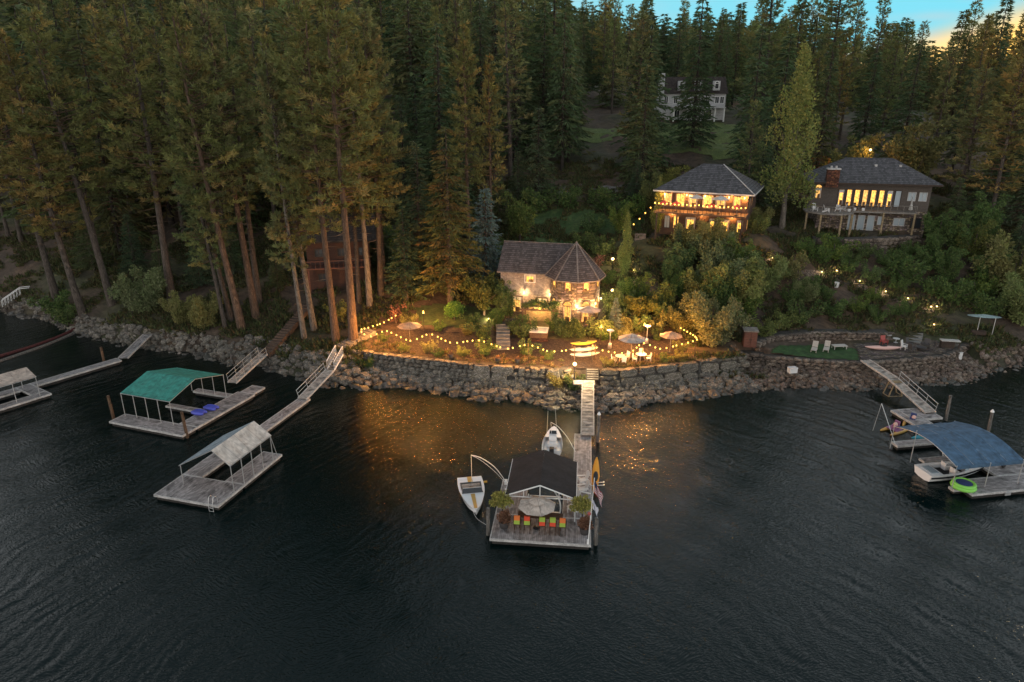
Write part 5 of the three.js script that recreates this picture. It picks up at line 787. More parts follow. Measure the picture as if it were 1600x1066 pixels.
// --- grey canopy dock ---
{
  const t = T('boat_dock', 'grey float dock with pale grey gable canopy and swim ladder', 'dock', [-25.7, 0, -46.6], rad(-15.8)), d = new Dock();
  d.run(-3.03, 3.03, 0, 3.3).run(-3.03, -1.15, 3.3, 9.2).run(1.1, 3.03, 3.3, 8.6).run(-2.4, -1.1, 9.2, 20); d.parts(t, M.deck);
  const x0 = -1.9, x1 = 3.05, xr = 1.5, e = 3.0, el = 2.3, y1 = 4.15, d0 = 1.9, d1 = 7.4;
  new B().cloth([[x0, el, -d1], [x0, el, -d0], [xr, y1, -d0], [xr, y1, -d1]], 32, 12, 0.09, 3).mesh('canopy_cloth', M.slateCloth, t); new B().cloth([[xr + 0.005, y1, -d1], [xr + 0.005, y1, -d0], [x1, e, -d0], [x1, e, -d1]], 32, 12, 0.07, 5).mesh('canopy_cloth', M.greyCloth, t);
  for (const z of [-d0 - 0.03, -d1 + 0.03]) new B().beam([x0, el - 0.05, z], [xr, y1 - 0.05, z], 0.05, 0.05).beam([xr, y1 - 0.05, z], [x1, e - 0.05, z], 0.05, 0.05).mesh('gable_frame', M.alu, t); new B().beam([x1, e - 0.05, -d0], [x1, e - 0.05, -d1], 0.05, 0.05).mesh('eave_rail', M.alu, t); new B().beam([x0, el - 0.05, -d0], [x0, el - 0.05, -d1], 0.05, 0.05).mesh('eave_rail', M.alu, t);
  posts(t, [2.0, 3.3, 4.6, 5.9, 7.3].map((z) => [x1 - 0.05, -z]), 0.5, e); posts(t, [2.0, 7.3].map((z) => [x0 + 0.05, -z]), 0.5, el); new B().bar([x1 - 0.05, 0.5, -8.0], [x1 - 0.05, e, -7.3], 0.03).mesh('brace', M.alu, t);
  const l = new B(); for (const x of [2.25, 2.65]) l.tube([[x, -0.4, 0.12], [x, 0.6, 0.12], [x, 1.2, -0.1], [x, 1.0, -0.4], [x, 0.5, -0.45]], 0.025, 5); for (const y of [0.0, 0.3]) l.bar([2.25, y, 0.12], [2.65, y, 0.12], 0.02); l.mesh('swim_ladder', M.alu, t);
}
ramp('gangway', 'long pale gangway with one handrail behind the grey canopy dock', [-22.1, 0.6, -65.9], [-20.2, 2.0, -70.6], 1.0, [-1], M.deckWarm);
{   // white railed steps above it
  const t = T('white_steps', 'short white railed steps from the gangway up the bank', 'stairs', [-20.15, 2.0, -70.7], rad(-20)); for (let i = 0; i < 6; i++) new B().box(0, 0.1 + i * 0.2, -0.15 - i * 0.3, 0.85, 0.05, 0.28).mesh('tread', M.woodGrey, t);
  for (const s of [-0.46, 0.46]) { new B().beam([s, 0.0, 0], [s, 1.2, -1.9], 0.05, 0.18).mesh('stringer', M.white, t); new B().beam([s, 1.0, 0], [s, 2.2, -1.9], 0.06, 0.08).mesh('handrail', M.white, t); for (let i = 0; i <= 8; i++) new B().box(s, 0.5 + i * 0.15, -i * 0.235, 0.035, 1.0, 0.035).mesh('baluster', M.white, t); }
}
// --- far left dock and log boom ---
{
  const t = T('boat_dock', 'float dock with beige canopy cut by the picture edge', 'dock', [-51, 0, -65.4], rad(-33)), d = new Dock(); d.run(-1.3, 0, -5, 2.6).run(-5, -1.3, 1.2, 2.6).run(-5, -3.6, -5, 1.2).run(-5, -3.7, 2.6, 12.2); d.parts(t, M.deck);
  const x0 = -4.2, x1 = -0.3, xr = -2.25, e = 2.7, y1 = 3.35, d0 = -5, d1 = 1.7;
  new B().cloth([[x0, e, -d1], [x0, e, -d0], [xr, y1, -d0], [xr, y1, -d1]], 32, 10, 0.08, 8).mesh('canopy_cloth', M.beigeCloth, t); new B().cloth([[xr + 0.005, y1, -d1], [xr + 0.005, y1, -d0], [x1, e, -d0], [x1, e, -d1]], 32, 10, 0.08, 9).mesh('canopy_cloth', M.beigeCloth, t);
  for (const z of [-d0 - 0.03, -d1 + 0.03]) new B().beam([x0, e - 0.05, z], [xr, y1 - 0.05, z], 0.05, 0.05).beam([xr, y1 - 0.05, z], [x1, e - 0.05, z], 0.05, 0.05).mesh('gable_frame', M.alu, t); for (const x of [x0, x1]) { new B().beam([x, e - 0.05, -d0], [x, e - 0.05, -d1], 0.05, 0.05).mesh('eave_rail', M.alu, t); posts(t, [-4.9, -2.8, -0.6, 1.6].map((q) => [x, -q]), 0.5, e); }
}
piling('thin dark piling on the bare walkway of the far left dock', -49.6, -77.6, 2.2, [-0.05, 0]);
ramp('gangway', 'bare plank ramp from the far left dock to the shore', [-47.6, 0.55, -78.2], [-47.9, 1.3, -85.0], 1.1, [], M.deck);
for (const [pts, label] of [[[[-63.5, 0.05, -76.5], [-62, 0.05, -81.2], [-61, 0.05, -84.6], [-60.5, 0.05, -88], [-60.1, 0.15, -90.6]], 'long pale floating log of the boom at the far left'], [[[-64.6, 0.1, -79], [-62.3, 0.1, -84], [-61.2, 0.12, -90], [-61.6, 0.4, -94]], 'reddish floating log of the boom at the far left']]) { const t = T('boom_log', label, 'log', [0, 0, 0], 0, 'log boom'); new B().tube(pts, 0.24, 8, 24).mesh('log', label.startsWith('red') ? mat(0.20, 0.05, 0.045, 0.9, { map: texBark }) : M.pileGrey, t); }
{ const t = T('white_steps', 'white railed steps on the far bank at the picture edge', 'stairs', [-77, 1.0, -99.3], rad(-60)); for (let i = 0; i < 8; i++) new B().box(0, 0.1 + i * 0.2, -i * 0.32, 1.0, 0.06, 0.3).mesh('tread', M.woodGrey, t); for (const s of [-0.52, 0.52]) { new B().beam([s, 0.95, 0], [s, 2.5, -2.5], 0.06, 0.08).beam([s, 2.5, -2.5], [s, 2.5, -3.8], 0.06, 0.08).mesh('handrail', M.white, t); for (let i = 0; i <= 6; i++) new B().bar([s, i * 0.25, -i * 0.41], [s, 0.95 + i * 0.26, -i * 0.41], 0.03).mesh('baluster', M.white, t); } }

// --- blue canopy dock on the right ---
const RD = [36.78, 0, -47.44], RT = rad(9.3), rdAt = (x, d, y = 0) => { const c = Math.cos(RT), s = Math.sin(RT); return [RD[0] + c * x - s * d, y, RD[2] - s * x - c * d]; };
{
  const t = T('boat_dock', 'grey float dock with arched blue canopy', 'dock', RD, RT), d = new Dock(); d.run(0, 8.5, 0, 2.2).run(4.3, 8.5, 2.2, 5.4).run(4.3, 6.3, 5.4, 15.4).run(0, 4.3, 5.3, 6.0).run(-0.3, 4.3, 8.3, 9.2).run(5.0, 8.2, 12.9, 15.4, 0.515).run(-0.9, 1.4, 0.9, 1.5, 0.44); d.parts(t, M.deckX);
  const x0 = -1.2, x1 = 5.0, d0 = 0.9, d1 = 8.2, N = 14, P = (x, i) => { const s = i / N; return [x, 2.65 + 0.72 * Math.sin(Math.PI * s), -lerp(d0, d1, s)]; };
  const bows = [x0, lerp(x0, x1, 0.25), lerp(x0, x1, 0.5), lerp(x0, x1, 0.75), x1];
  for (let k = 0; k < 4; k++) { const f = [], m = 6, S = (u, i) => { const p = P(lerp(bows[k] + 0.012, bows[k + 1] - 0.012, u), i); p[1] -= 0.10 * Math.sin(Math.PI * u) + 0.02 * n2(u * 3 + k * 5, i * 0.7); return p; }; for (let i = 0; i < N; i++) for (let j = 0; j < m; j++) f.push([S(j / m, i), S((j + 1) / m, i), S((j + 1) / m, i + 1)], [S(j / m, i), S((j + 1) / m, i + 1), S(j / m, i + 1)]); new B().poly(f).mesh('canopy_panel', M.blueCloth, t); }
  new B().box((x0 + x1) / 2, 2.5, -d0, x1 - x0, 0.3, 0.03).mesh('valance', M.blueCloth, t);
  for (const x of bows) { const b = new B(); b.tube(Array.from({ length: 8 }, (_, i) => { const p = P(x, i * 2); return [p[0], p[1] - 0.045, p[2]]; }), 0.03, 5); b.mesh('bow', M.alu, t); }
  posts(t, [[x0 + 0.05, -d0], [lerp(x0, x1, 0.5), -d0], [x1 - 0.05, -d0], [x0 + 0.05, -d1], [x1 - 0.05, -d1], [x0 + 0.05, -5.6, 3.5]], 0.4, 2.7);
  new B().tube([[2.4, 0.5, -6.0], [2.4, 1.1, -6.2], [3.0, 1.3, -6.2], [3.5, 1.0, -6.1], [3.5, 0.5, -6]], 0.03, 5).mesh('guide_hoop', M.white, t); new B().box(3.2, 0.3, 0.06, 0.5, 0.3, 0.08).mesh('swim_ladder', M.alu, t);
}
{
  const t = T('motorboat', 'white motorboat with black trim under the blue canopy', 'boat', rdAt(-1.5, 3.7, -0.1), RT - Math.PI / 2); const h = hullGeo(6.0, 2.2, 1.0);
  new B().poly(h.faces).mesh('hull', M.hullWhite, t); for (const s of [-1, 1]) { const f = []; for (let i = 0; i < 12; i++) { const a = i / 12 * 0.96, b = (i + 1) / 12 * 0.96, o = 0.015; f.push([[s * (h.half(a) + o), h.sheer(a) - 0.28, -h.L * a], [s * (h.half(b) + o), h.sheer(b) - 0.28, -h.L * b], [s * (h.half(b) + o), h.sheer(b) - 0.13, -h.L * b], [s * (h.half(a) + o), h.sheer(a) - 0.13, -h.L * a]]); } new B().poly(f).mesh('trim_stripe', M.hullBlack, t); }
  new B().poly(deckFaces(h, 0.62, 0.995, 0.01, 0)).mesh('foredeck', M.hullWhite, t); new B().poly(deckFaces(h, 0.0, 0.2, 0.01, 0)).mesh('sun_pad', M.hullWhite, t); new B().poly(deckFaces(h, 0.2, 0.62, 0.18, 0.45)).mesh('cockpit_floor', M.dark, t); new B().box(0, 0.86, -0.65, 1.2, 0.06, 0.7).mesh('engine_cover', M.glassPale, t);
  for (const s of [-1, 1]) { const f = []; for (let i = 0; i < 8; i++) { const a = lerp(0.2, 0.62, i / 8), b = lerp(0.2, 0.62, (i + 1) / 8); f.push([[s * h.half(a), h.sheer(a), -h.L * a], [s * h.half(b), h.sheer(b), -h.L * b], [s * (h.half(b) - 0.18), h.sheer(b), -h.L * b], [s * (h.half(a) - 0.18), h.sheer(a), -h.L * a]], [[s * (h.half(a) - 0.18), h.sheer(a), -h.L * a], [s * (h.half(b) - 0.18), h.sheer(b), -h.L * b], [s * (h.half(b) - 0.18), h.sheer(b) - 0.45, -h.L * b], [s * (h.half(a) - 0.18), h.sheer(a) - 0.45, -h.L * a]]); } new B().poly(f).mesh('gunwale', M.hullWhite, t); }
  for (const s of [-1, 1]) new B().slab([[s * 0.85, 0.9, -3.3], [s * 0.55, 0.92, -3.9], [s * 0.5, 1.35, -3.7], [s * 0.8, 1.3, -3.2]], 0.02, [0, 0, 1]).mesh('windshield', M.glassPale, t); for (const x of [-0.5, 0.5]) new B().box(x, 0.65, -2.6, 0.5, 0.4, 0.5).box(x, 0.95, -2.35, 0.5, 0.4, 0.1).mesh('seat', M.whitePlastic, t);
}
{ const t = T('towable_tube', 'round lime and navy inflatable tube on the dock lip', 'inflatable', rdAt(0.15, 1.15, 0.6), 0); new B().add(new THREE.TorusGeometry(0.78, 0.17, 8, 24).rotateX(Math.PI / 2)).mesh('ring', M.lime, t); new B().add(new THREE.TorusGeometry(0.74, 0.15, 8, 24).rotateX(Math.PI / 2), new THREE.Matrix4().makeTranslation(0, 0.22, 0)).mesh('ring', M.lime, t); new B().lathe([[0.001, 0.34], [0.5, 0.34], [0.7, 0.26], [0.7, 0.2], [0.001, 0.2]], 0, 0, 0, 20).mesh('cover', M.navy, t); }
{ const t = T('dock_bag', 'small black bag on the boards of the blue canopy dock', 'bag', rdAt(6.0, 3.4, 0.5), 0.4); new B().ball(0, 0.2, 0, 0.25, 1, 0.9, 0.6).ball(0.05, 0.45, 0, 0.12).mesh('bag', M.dark, t); }
piling('tall weathered piling behind the blue canopy dock', 43.5, -62.0, 2.7, [-0.1, 0], M.pileGrey); piling('white-topped piling right of the blue canopy', 45.6, -58.8, 2.4, [-0.15, 0], M.pileGrey, M.white);
const rampA = ramp('gangway', 'lower half of the bent gangway to the blue canopy dock, with pipe rail', [42.05, 0.66, -62.4], [41.45, 1.7, -68.8], 1.05, [1], M.deckWarm);
ramp('gangway', 'upper half of the bent gangway from the lawn wall, without rail', [41.44, 1.72, -68.9], [40.7, 2.02, -73.6], 1.05, [], M.deckWarm);
{ const t = T('gangway_trestle', 'timber A-frame trestle standing in the water under the bent gangway', 'trestle', [41.5, -0.6, -68.4], 0.1); for (const z of [-0.5, 0.5]) { for (const s of [-1, 1]) new B().bar([s * 0.95, 0, z], [s * 0.25, 2.3, z * 0.8], 0.07).mesh('leg', M.timber, t); } for (const s of [-1, 1]) new B().bar([s * 0.8, 0.6, -0.5], [s * 0.8, 0.6, 0.5], 0.05).mesh('brace', M.timber, t); new B().box(0, 2.22, 0, 0.9, 0.1, 1.1).mesh('cap_beam', M.timber, t); new B().bar([-0.8, 0.62, 0.55], [0.8, 0.62, 0.55], 0.05).mesh('brace', M.timber, t); }
// pedal craft beside the ramp
function pontoonBoat(label, p, turn, deckMat) { const t = T('pontoon_craft', label, 'pedal boat', p, turn, 'small pontoon craft'); for (const z of [-0.55, 0.55]) new B().ball(0, 0.1, z, 0.2, 6.6, 0.9, 0.9, 12).mesh('pontoon', M.gold, t); new B().box(0, 0.28, 0, 0.9, 0.06, 1.2).mesh('platform', deckMat, t); new B().box(0.1, 0.5, 0, 0.5, 0.35, 0.5).box(0.3, 0.8, 0, 0.12, 0.5, 0.5).mesh('seat', deckMat, t); new B().ball(-0.1, 0.8, 0.1, 0.2).mesh('bundle', M.pink, t); }
pontoonBoat('yellow twin-pontoon craft with purple seat on the open water', [37.0, 0, -59.6], 0.45, M.purple); pontoonBoat('yellow twin-pontoon craft with blue bundle beside the bent gangway', [39.6, 0, -61.2], 0.9, M.navy);
kayak('kayak', 'teal kayak floating behind the blue canopy', [38.9, 0.12, -58.0], 2.6, 0.75, M.teal, [0, 0.2, 0], 'kayaks');
{ const t = T('mooring_whip', 'thin white pole leaning over the purple-seated craft', 'mooring pole', rdAt(-0.2, 8.8, 0.5), 0); new B().bar([0, 0, 0], [-1.0, 3.3, -1.6], 0.025).mesh('pole', M.alu, t); new B().bar([-1.0, 3.3, -1.6], [-1.1, 0.3, -2.0], 0.012).mesh('line', M.white, t); }

// ---------- houses ----------
// a window or glazed door: frame bars proud of the wall, pane set back, mullions
function windowOn(t, x, y, z, w, h, turn, pane, frame = M.trim, mull = 1, name = 'window', arch = false) {
  const g = new B(), f = 0.09; for (const s of [-1, 1]) { g.box(s * (w / 2 - f / 2), 0, 0, f, h, 0.12); g.box(0, s * (h / 2 - f / 2), 0.002, w - 2 * f, f, 0.12); } for (let i = 1; i <= mull; i++) g.box(-w / 2 + w * i / (mull + 1), 0, -0.004, 0.05, h - 2 * f, 0.09);
  if (arch) g.add(new THREE.TorusGeometry(w / 2 - 0.05, 0.07, 6, 12, Math.PI), new THREE.Matrix4().makeTranslation(0, h / 2, 0));
  const m = g.mesh(name, frame, t); m.position.set(x, y, z); m.rotation.y = turn;
  const p = new B().box(0, 0, -0.02, w - 0.1, h - 0.1, 0.03); if (arch) p.add(new THREE.CircleGeometry(w / 2 - 0.06, 14, 0, Math.PI), new THREE.Matrix4().makeTranslation(0, h / 2 - 0.06, 0)); p.mesh('pane', pane, m); if (pane === M.litPane || pane === M.litPaneSoft) { const q = hash(x * 3.1 + y, z + turn), a = 0.06 + 0.1 * q; for (const s of [-1, 1]) new B().box(s * (w / 2 - 0.09 - w * a / 2), 0, 0.012, w * a, h - 0.2, 0.03).mesh('curtain', q > 0.45 ? M.beigeCloth : M.tanCloth, m); new B().box((q - 0.5) * w * 0.35, -h / 2 + 0.1 + h * (0.08 + 0.1 * q), 0.006, w * 0.4, h * (0.16 + 0.2 * q), 0.03).mesh('furniture', M.wood, m); if (q > 0.6) new B().box(0, h / 2 - 0.1 - h * 0.09, 0.02, w - 0.2, h * 0.18, 0.02).mesh('blind', M.whiteCloth, m); } return m;
}
function sconce(t, x, y, z, power, color = WARM, name = 'wall_lamp') { const m = new B().lathe([[0.001, -0.14], [0.07, -0.12], [0.09, 0.1], [0.001, 0.14]], 0, 0, 0, 8).mesh(name, M.globe, t); m.position.set(x, y, z); const b = new B().box(0, 0.17, -0.06, 0.12, 0.05, 0.2).mesh('bracket', M.dark, m); lamp(t, x, y, z, color, power, 4); }
// --- stone tower cottage ---
{
  const t = T('stone_cottage', 'stone cottage with octagonal tower and grey tiled roof, lit windows', 'house', [8.0, 4.0, -84], rad(-14)), oct = rad(14);
  new B().add(new THREE.CylinderGeometry(3.12, 3.12, 6.6, 8), new THREE.Matrix4().makeRotationY(oct).setPosition(0, 2.5, 0)).mesh('tower_wall', M.stone, t);
  new B().box(-5.6, 2.2, -3.1, 8.4, 7.2, 5.9).mesh('wing_wall', M.stucco, t); new B().poly([[[-9.8, 5.75, -0.1], [-9.8, 8.6, -3.1], [-9.8, 5.75, -6.1]]]).mesh('gable_wall', M.stucco, t);
  const P = (y, r, k) => [Math.sin(k * Math.PI / 4 + oct) * r, y, Math.cos(k * Math.PI / 4 + oct) * r];
  const roof = new B(); for (let k = 0; k < 8; k++) roof.poly([[P(5.55, 3.8, k), P(5.55, 3.8, k + 1), [0, 9.6, 0]], [P(5.55, 3.8, k + 1), P(5.55, 3.8, k), P(5.42, 3.72, k), P(5.42, 3.72, k + 1)], [P(5.42, 3.72, k), [0, 5.42, 0], P(5.42, 3.72, k + 1)]]); roof.mesh('tower_roof', M.roof, t);
  for (let k = 0; k < 8; k++) { const m = new B(), e = P(5.58, 3.82, k); m.beam(e, [e[0] * 0.03, 9.62, e[2] * 0.03], 0.17, 0.08).mesh('ridge_cap', M.ridge, t); const a = P(5.48, 3.84, k), b = P(5.48, 3.84, k + 1); new B().beam(a, b, 0.05, 0.16).mesh('gutter', M.ridge, t); }
  new B().lathe([[0.001, 0.25], [0.12, 0.05], [0.2, -0.1], [0.001, -0.1]], 0, 9.65, 0, 10).mesh('finial', M.ridge, t);
  const wx0 = -10.1, wx1 = -0.6; new B().slab([[wx0, 5.6, 0.5], [wx1 - 1.6, 5.6, 0.5], [wx1, 8.8, -3.1], [wx0, 8.8, -3.1]], 0.14).mesh('wing_roof', M.roof, t); new B().slab([[wx0, 8.8, -3.105], [wx1, 8.8, -3.105], [wx1, 5.6, -6.7], [wx0, 5.6, -6.7]], 0.14).mesh('wing_roof', M.roof, t);
  new B().beam([wx0, 8.86, -3.1], [wx1, 8.86, -3.1], 0.2, 0.07).mesh('ridge_cap', M.ridge, t); new B().beam([wx0, 5.5, 0.54], [wx1 - 1.6, 5.5, 0.54], 0.08, 0.14).mesh('gutter', M.ridge, t);
  windowOn(t, -5.9, 4.75, -0.1, 1.45, 1.15, 0, M.litPane, M.whitePlastic, 1); windowOn(t, -7.6, 1.2, -0.1, 1.5, 2.2, 0, M.litPaneSoft, M.trim, 1, 'glazed_door'); windowOn(t, -4.3, 1.2, -0.1, 1.5, 2.2, 0, M.litPaneSoft, M.trim, 1, 'glazed_door');
  const face = (k) => oct + (k + 0.5) * Math.PI / 4, R8 = 3.12 * Math.cos(Math.PI / 8) + 0.03;
  for (const k of [-2, -1, 0, 1]) { const a = face(k); windowOn(t, Math.sin(a) * R8, 4.75, Math.cos(a) * R8, 0.95, 1.15, a, M.litPane, M.trim, 0); windowOn(t, Math.sin(a) * R8, 1.25, Math.cos(a) * R8, 1.3, 2.1, a, M.litPaneSoft, M.wood, 1, 'arched_door', true); }
  for (const k of [-1, 0, 1, 2]) { const a = oct + k * Math.PI / 4; sconce(t, Math.sin(a) * 3.35, 2.5, Math.cos(a) * 3.35, 14, WARM); }
  sconce(t, -6.6, 2.9, 0.15, 10, WARM); sconce(t, -3.2, 2.9, 0.15, 10, WARM);
}
// --- brown house ---
{
  const t = T('brown_house', 'brown two-storey house with grey hip roof and glowing deck', 'house', [26.9, 12.3, -97.8], rad(-25)), W = 6.1, D = 10;
  new B().box(0, 1.2, -D / 2 - 1.3, 2 * W, 3.8, D).mesh('lower_wall', M.siding, t); new B().box(0, 4.5, -D / 2 - 1.3, 2 * W, 2.79, D - 0.02).mesh('upper_wall', M.siding, t);
  const e = 5.85, y1 = 9.3, xo = W + 0.9, z0 = 0.25, z1 = -D - 2.3, zr = (z0 + z1) / 2;
  const A = [-xo, e, z0], Bq = [xo, e, z0], C = [xo, e, z1], Dq = [-xo, e, z1], r0 = [-1.3, y1, zr], r1 = [1.6, y1, zr];
  new B().poly([[A, Bq, r1, r0]]).mesh('roof_slope', M.roofGrey, t); new B().poly([[Bq, C, r1]]).mesh('roof_slope', M.roofGrey, t); new B().poly([[C, Dq, r0, r1]]).mesh('roof_slope', M.roofGrey, t); new B().poly([[Dq, A, r0]]).mesh('roof_slope', M.roofGrey, t); new B().slab([A, Dq, C, Bq].map((p) => [p[0], p[1] - 0.02, p[2]]).reverse(), 0.14).mesh('soffit', M.siding, t);
  for (const [a, b] of [[A, Bq], [Bq, C], [Dq, A]]) new B().beam([a[0], a[1] - 0.08, a[2]], [b[0], b[1] - 0.08, b[2]], 0.06, 0.2).mesh('gutter', M.edge, t);
  new B().beam(Bq.map((v, i) => v + [0, 0.06, 0][i]), r1, 0.14, 0.06).mesh('ridge_cap', M.edge, t);
  // deck
  new B().box(0, 2.95, 0.3, 2 * W + 0.4, 0.2, 3.2).mesh('deck', M.wood, t); for (const x of [-5.9, -3, 0, 3, 5.9]) new B().box(x, 0.9, 1.7, 0.18, 4.0, 0.18).mesh('deck_post', M.woodDark, t); new B().beam([-6.2, 4.0, 1.85], [6.2, 4.0, 1.85], 0.08, 0.08).mesh('handrail', M.wood, t); for (let i = 0; i <= 24; i++) new B().box(-6.2 + i * 12.4 / 24, 3.5, 1.85, 0.05, 0.95, 0.05).mesh('baluster', M.woodDark, t);
  const zf = -1.27; [[-5.1, 1.3], [-3.3, 1.5], [-1.5, 1.5], [0.6, 1.6], [2.4, 1.6], [4.6, 1.2]].forEach(([x, w], i) => { windowOn(t, x, 4.4, zf, w, 2.0, 0, i % 2 ? M.litPane : M.litPaneSoft, M.wood, 1); });
  [[-5.0, 0.9], [-3.7, 1.0], [-1.6, 1.6], [1.5, 1.0], [3.0, 2.0], [5.3, 1.0]].forEach(([x, w], i) => windowOn(t, x, 1.2, zf, w, 1.9, 0, i === 0 ? M.glassPale : M.litPane, M.woodDark, 1)); windowOn(t, W + 0.03, 4.3, -3.0, 1.0, 1.6, Math.PI / 2, M.litPane, M.wood, 0); windowOn(t, W + 0.03, 4.3, -5.5, 0.9, 1.4, Math.PI / 2, M.litPane, M.wood, 0); windowOn(t, W + 0.03, 1.2, -2.6, 1.0, 1.8, Math.PI / 2, M.litPane, M.wood, 0);
  for (const x of [-5.6, -2.4, 0.2, 3.5, 5.6]) sconce(t, x, 5.2, -1.1, 28, [1, 0.42, 0.1]); for (const x of [-4.3, 0, 4.2]) sconce(t, x, 2.5, -1.1, 18, [1, 0.42, 0.1]);
  const c = Math.cos(rad(-25)), s = Math.sin(rad(-25)), at = (x, z, y) => [26.9 + c * x + s * z, 12.3 + y, -97.8 - s * x + c * z];
  umbrella('white umbrella on the brown house deck, left one', at(-0.7, 0.6, 3.05), 1.15, 2.05, M.whiteCloth, 1, 'white deck umbrellas'); umbrella('white umbrella on the brown house deck, right one', at(2.6, 0.6, 3.05), 1.35, 2.05, M.whiteCloth, 1, 'white deck umbrellas');
  [[-5.2, 0.9, 'at its left end'], [-3.4, 0.9, 'second from its left end'], [1.6, 1.2, 'between the white umbrellas'], [5.0, 1.0, 'at its right end']].forEach(([x, z, w]) => umbrella(`small red table umbrella on the brown house deck ${w}`, at(x, z, 3.05), 0.75, 1.05, M.redCloth, 1, 'red deck umbrellas'));
  // string of bulbs along the rail and down the garden stairs
  const g = T('deck_string_lights', 'string of warm bulbs along the brown house deck rail', 'string lights', at(0, 1.95, 0), rad(-25)); const cable = []; for (let i = 0; i <= 22; i++) cable.push([-6.2 + i * 12.4 / 22, 4.35 - 0.12 * Math.sin(i * Math.PI / 3.67) ** 2, 0.05]); new B().tube(cable, 0.012, 4, 66).mesh('cable', M.dark, g);
  cable.forEach((p, i) => { const m = new B().ball(0, -0.06, 0, 0.075, 1, 1.2, 1, 8).mesh('bulb', M.bulb, g); m.position.set(...p); if (i % 3 === 1) lamp(g, p[0], p[1] - 0.06, p[2], WARM, 2.6, 2); });
  const g2 = T('garden_string_lights', 'short string of bulbs falling from the brown house deck to the garden', 'string lights', [0, 0, 0]); const pts = [at(-6.2, 1.9, 4.3), at(-7.0, 2.5, 3.3), at(-8.0, 3.2, 2.1), at(-9.0, 4.0, 1.0), at(-9.8, 4.6, 0.4)]; new B().tube(pts, 0.012, 4, 30).mesh('cable', M.dark, g2); const cv = new THREE.CatmullRomCurve3(pts.map((p) => V(...p))); for (let i = 0; i < 7; i++) { const p = cv.getPoint(i / 6); const m = new B().ball(0, -0.05, 0, 0.075, 1, 1.2, 1, 8).mesh('bulb', M.bulb, g2); m.position.copy(p); if (i % 3 === 1) lamp(g2, p.x, p.y - 0.05, p.z, WARM, 2.2, 2); }
}
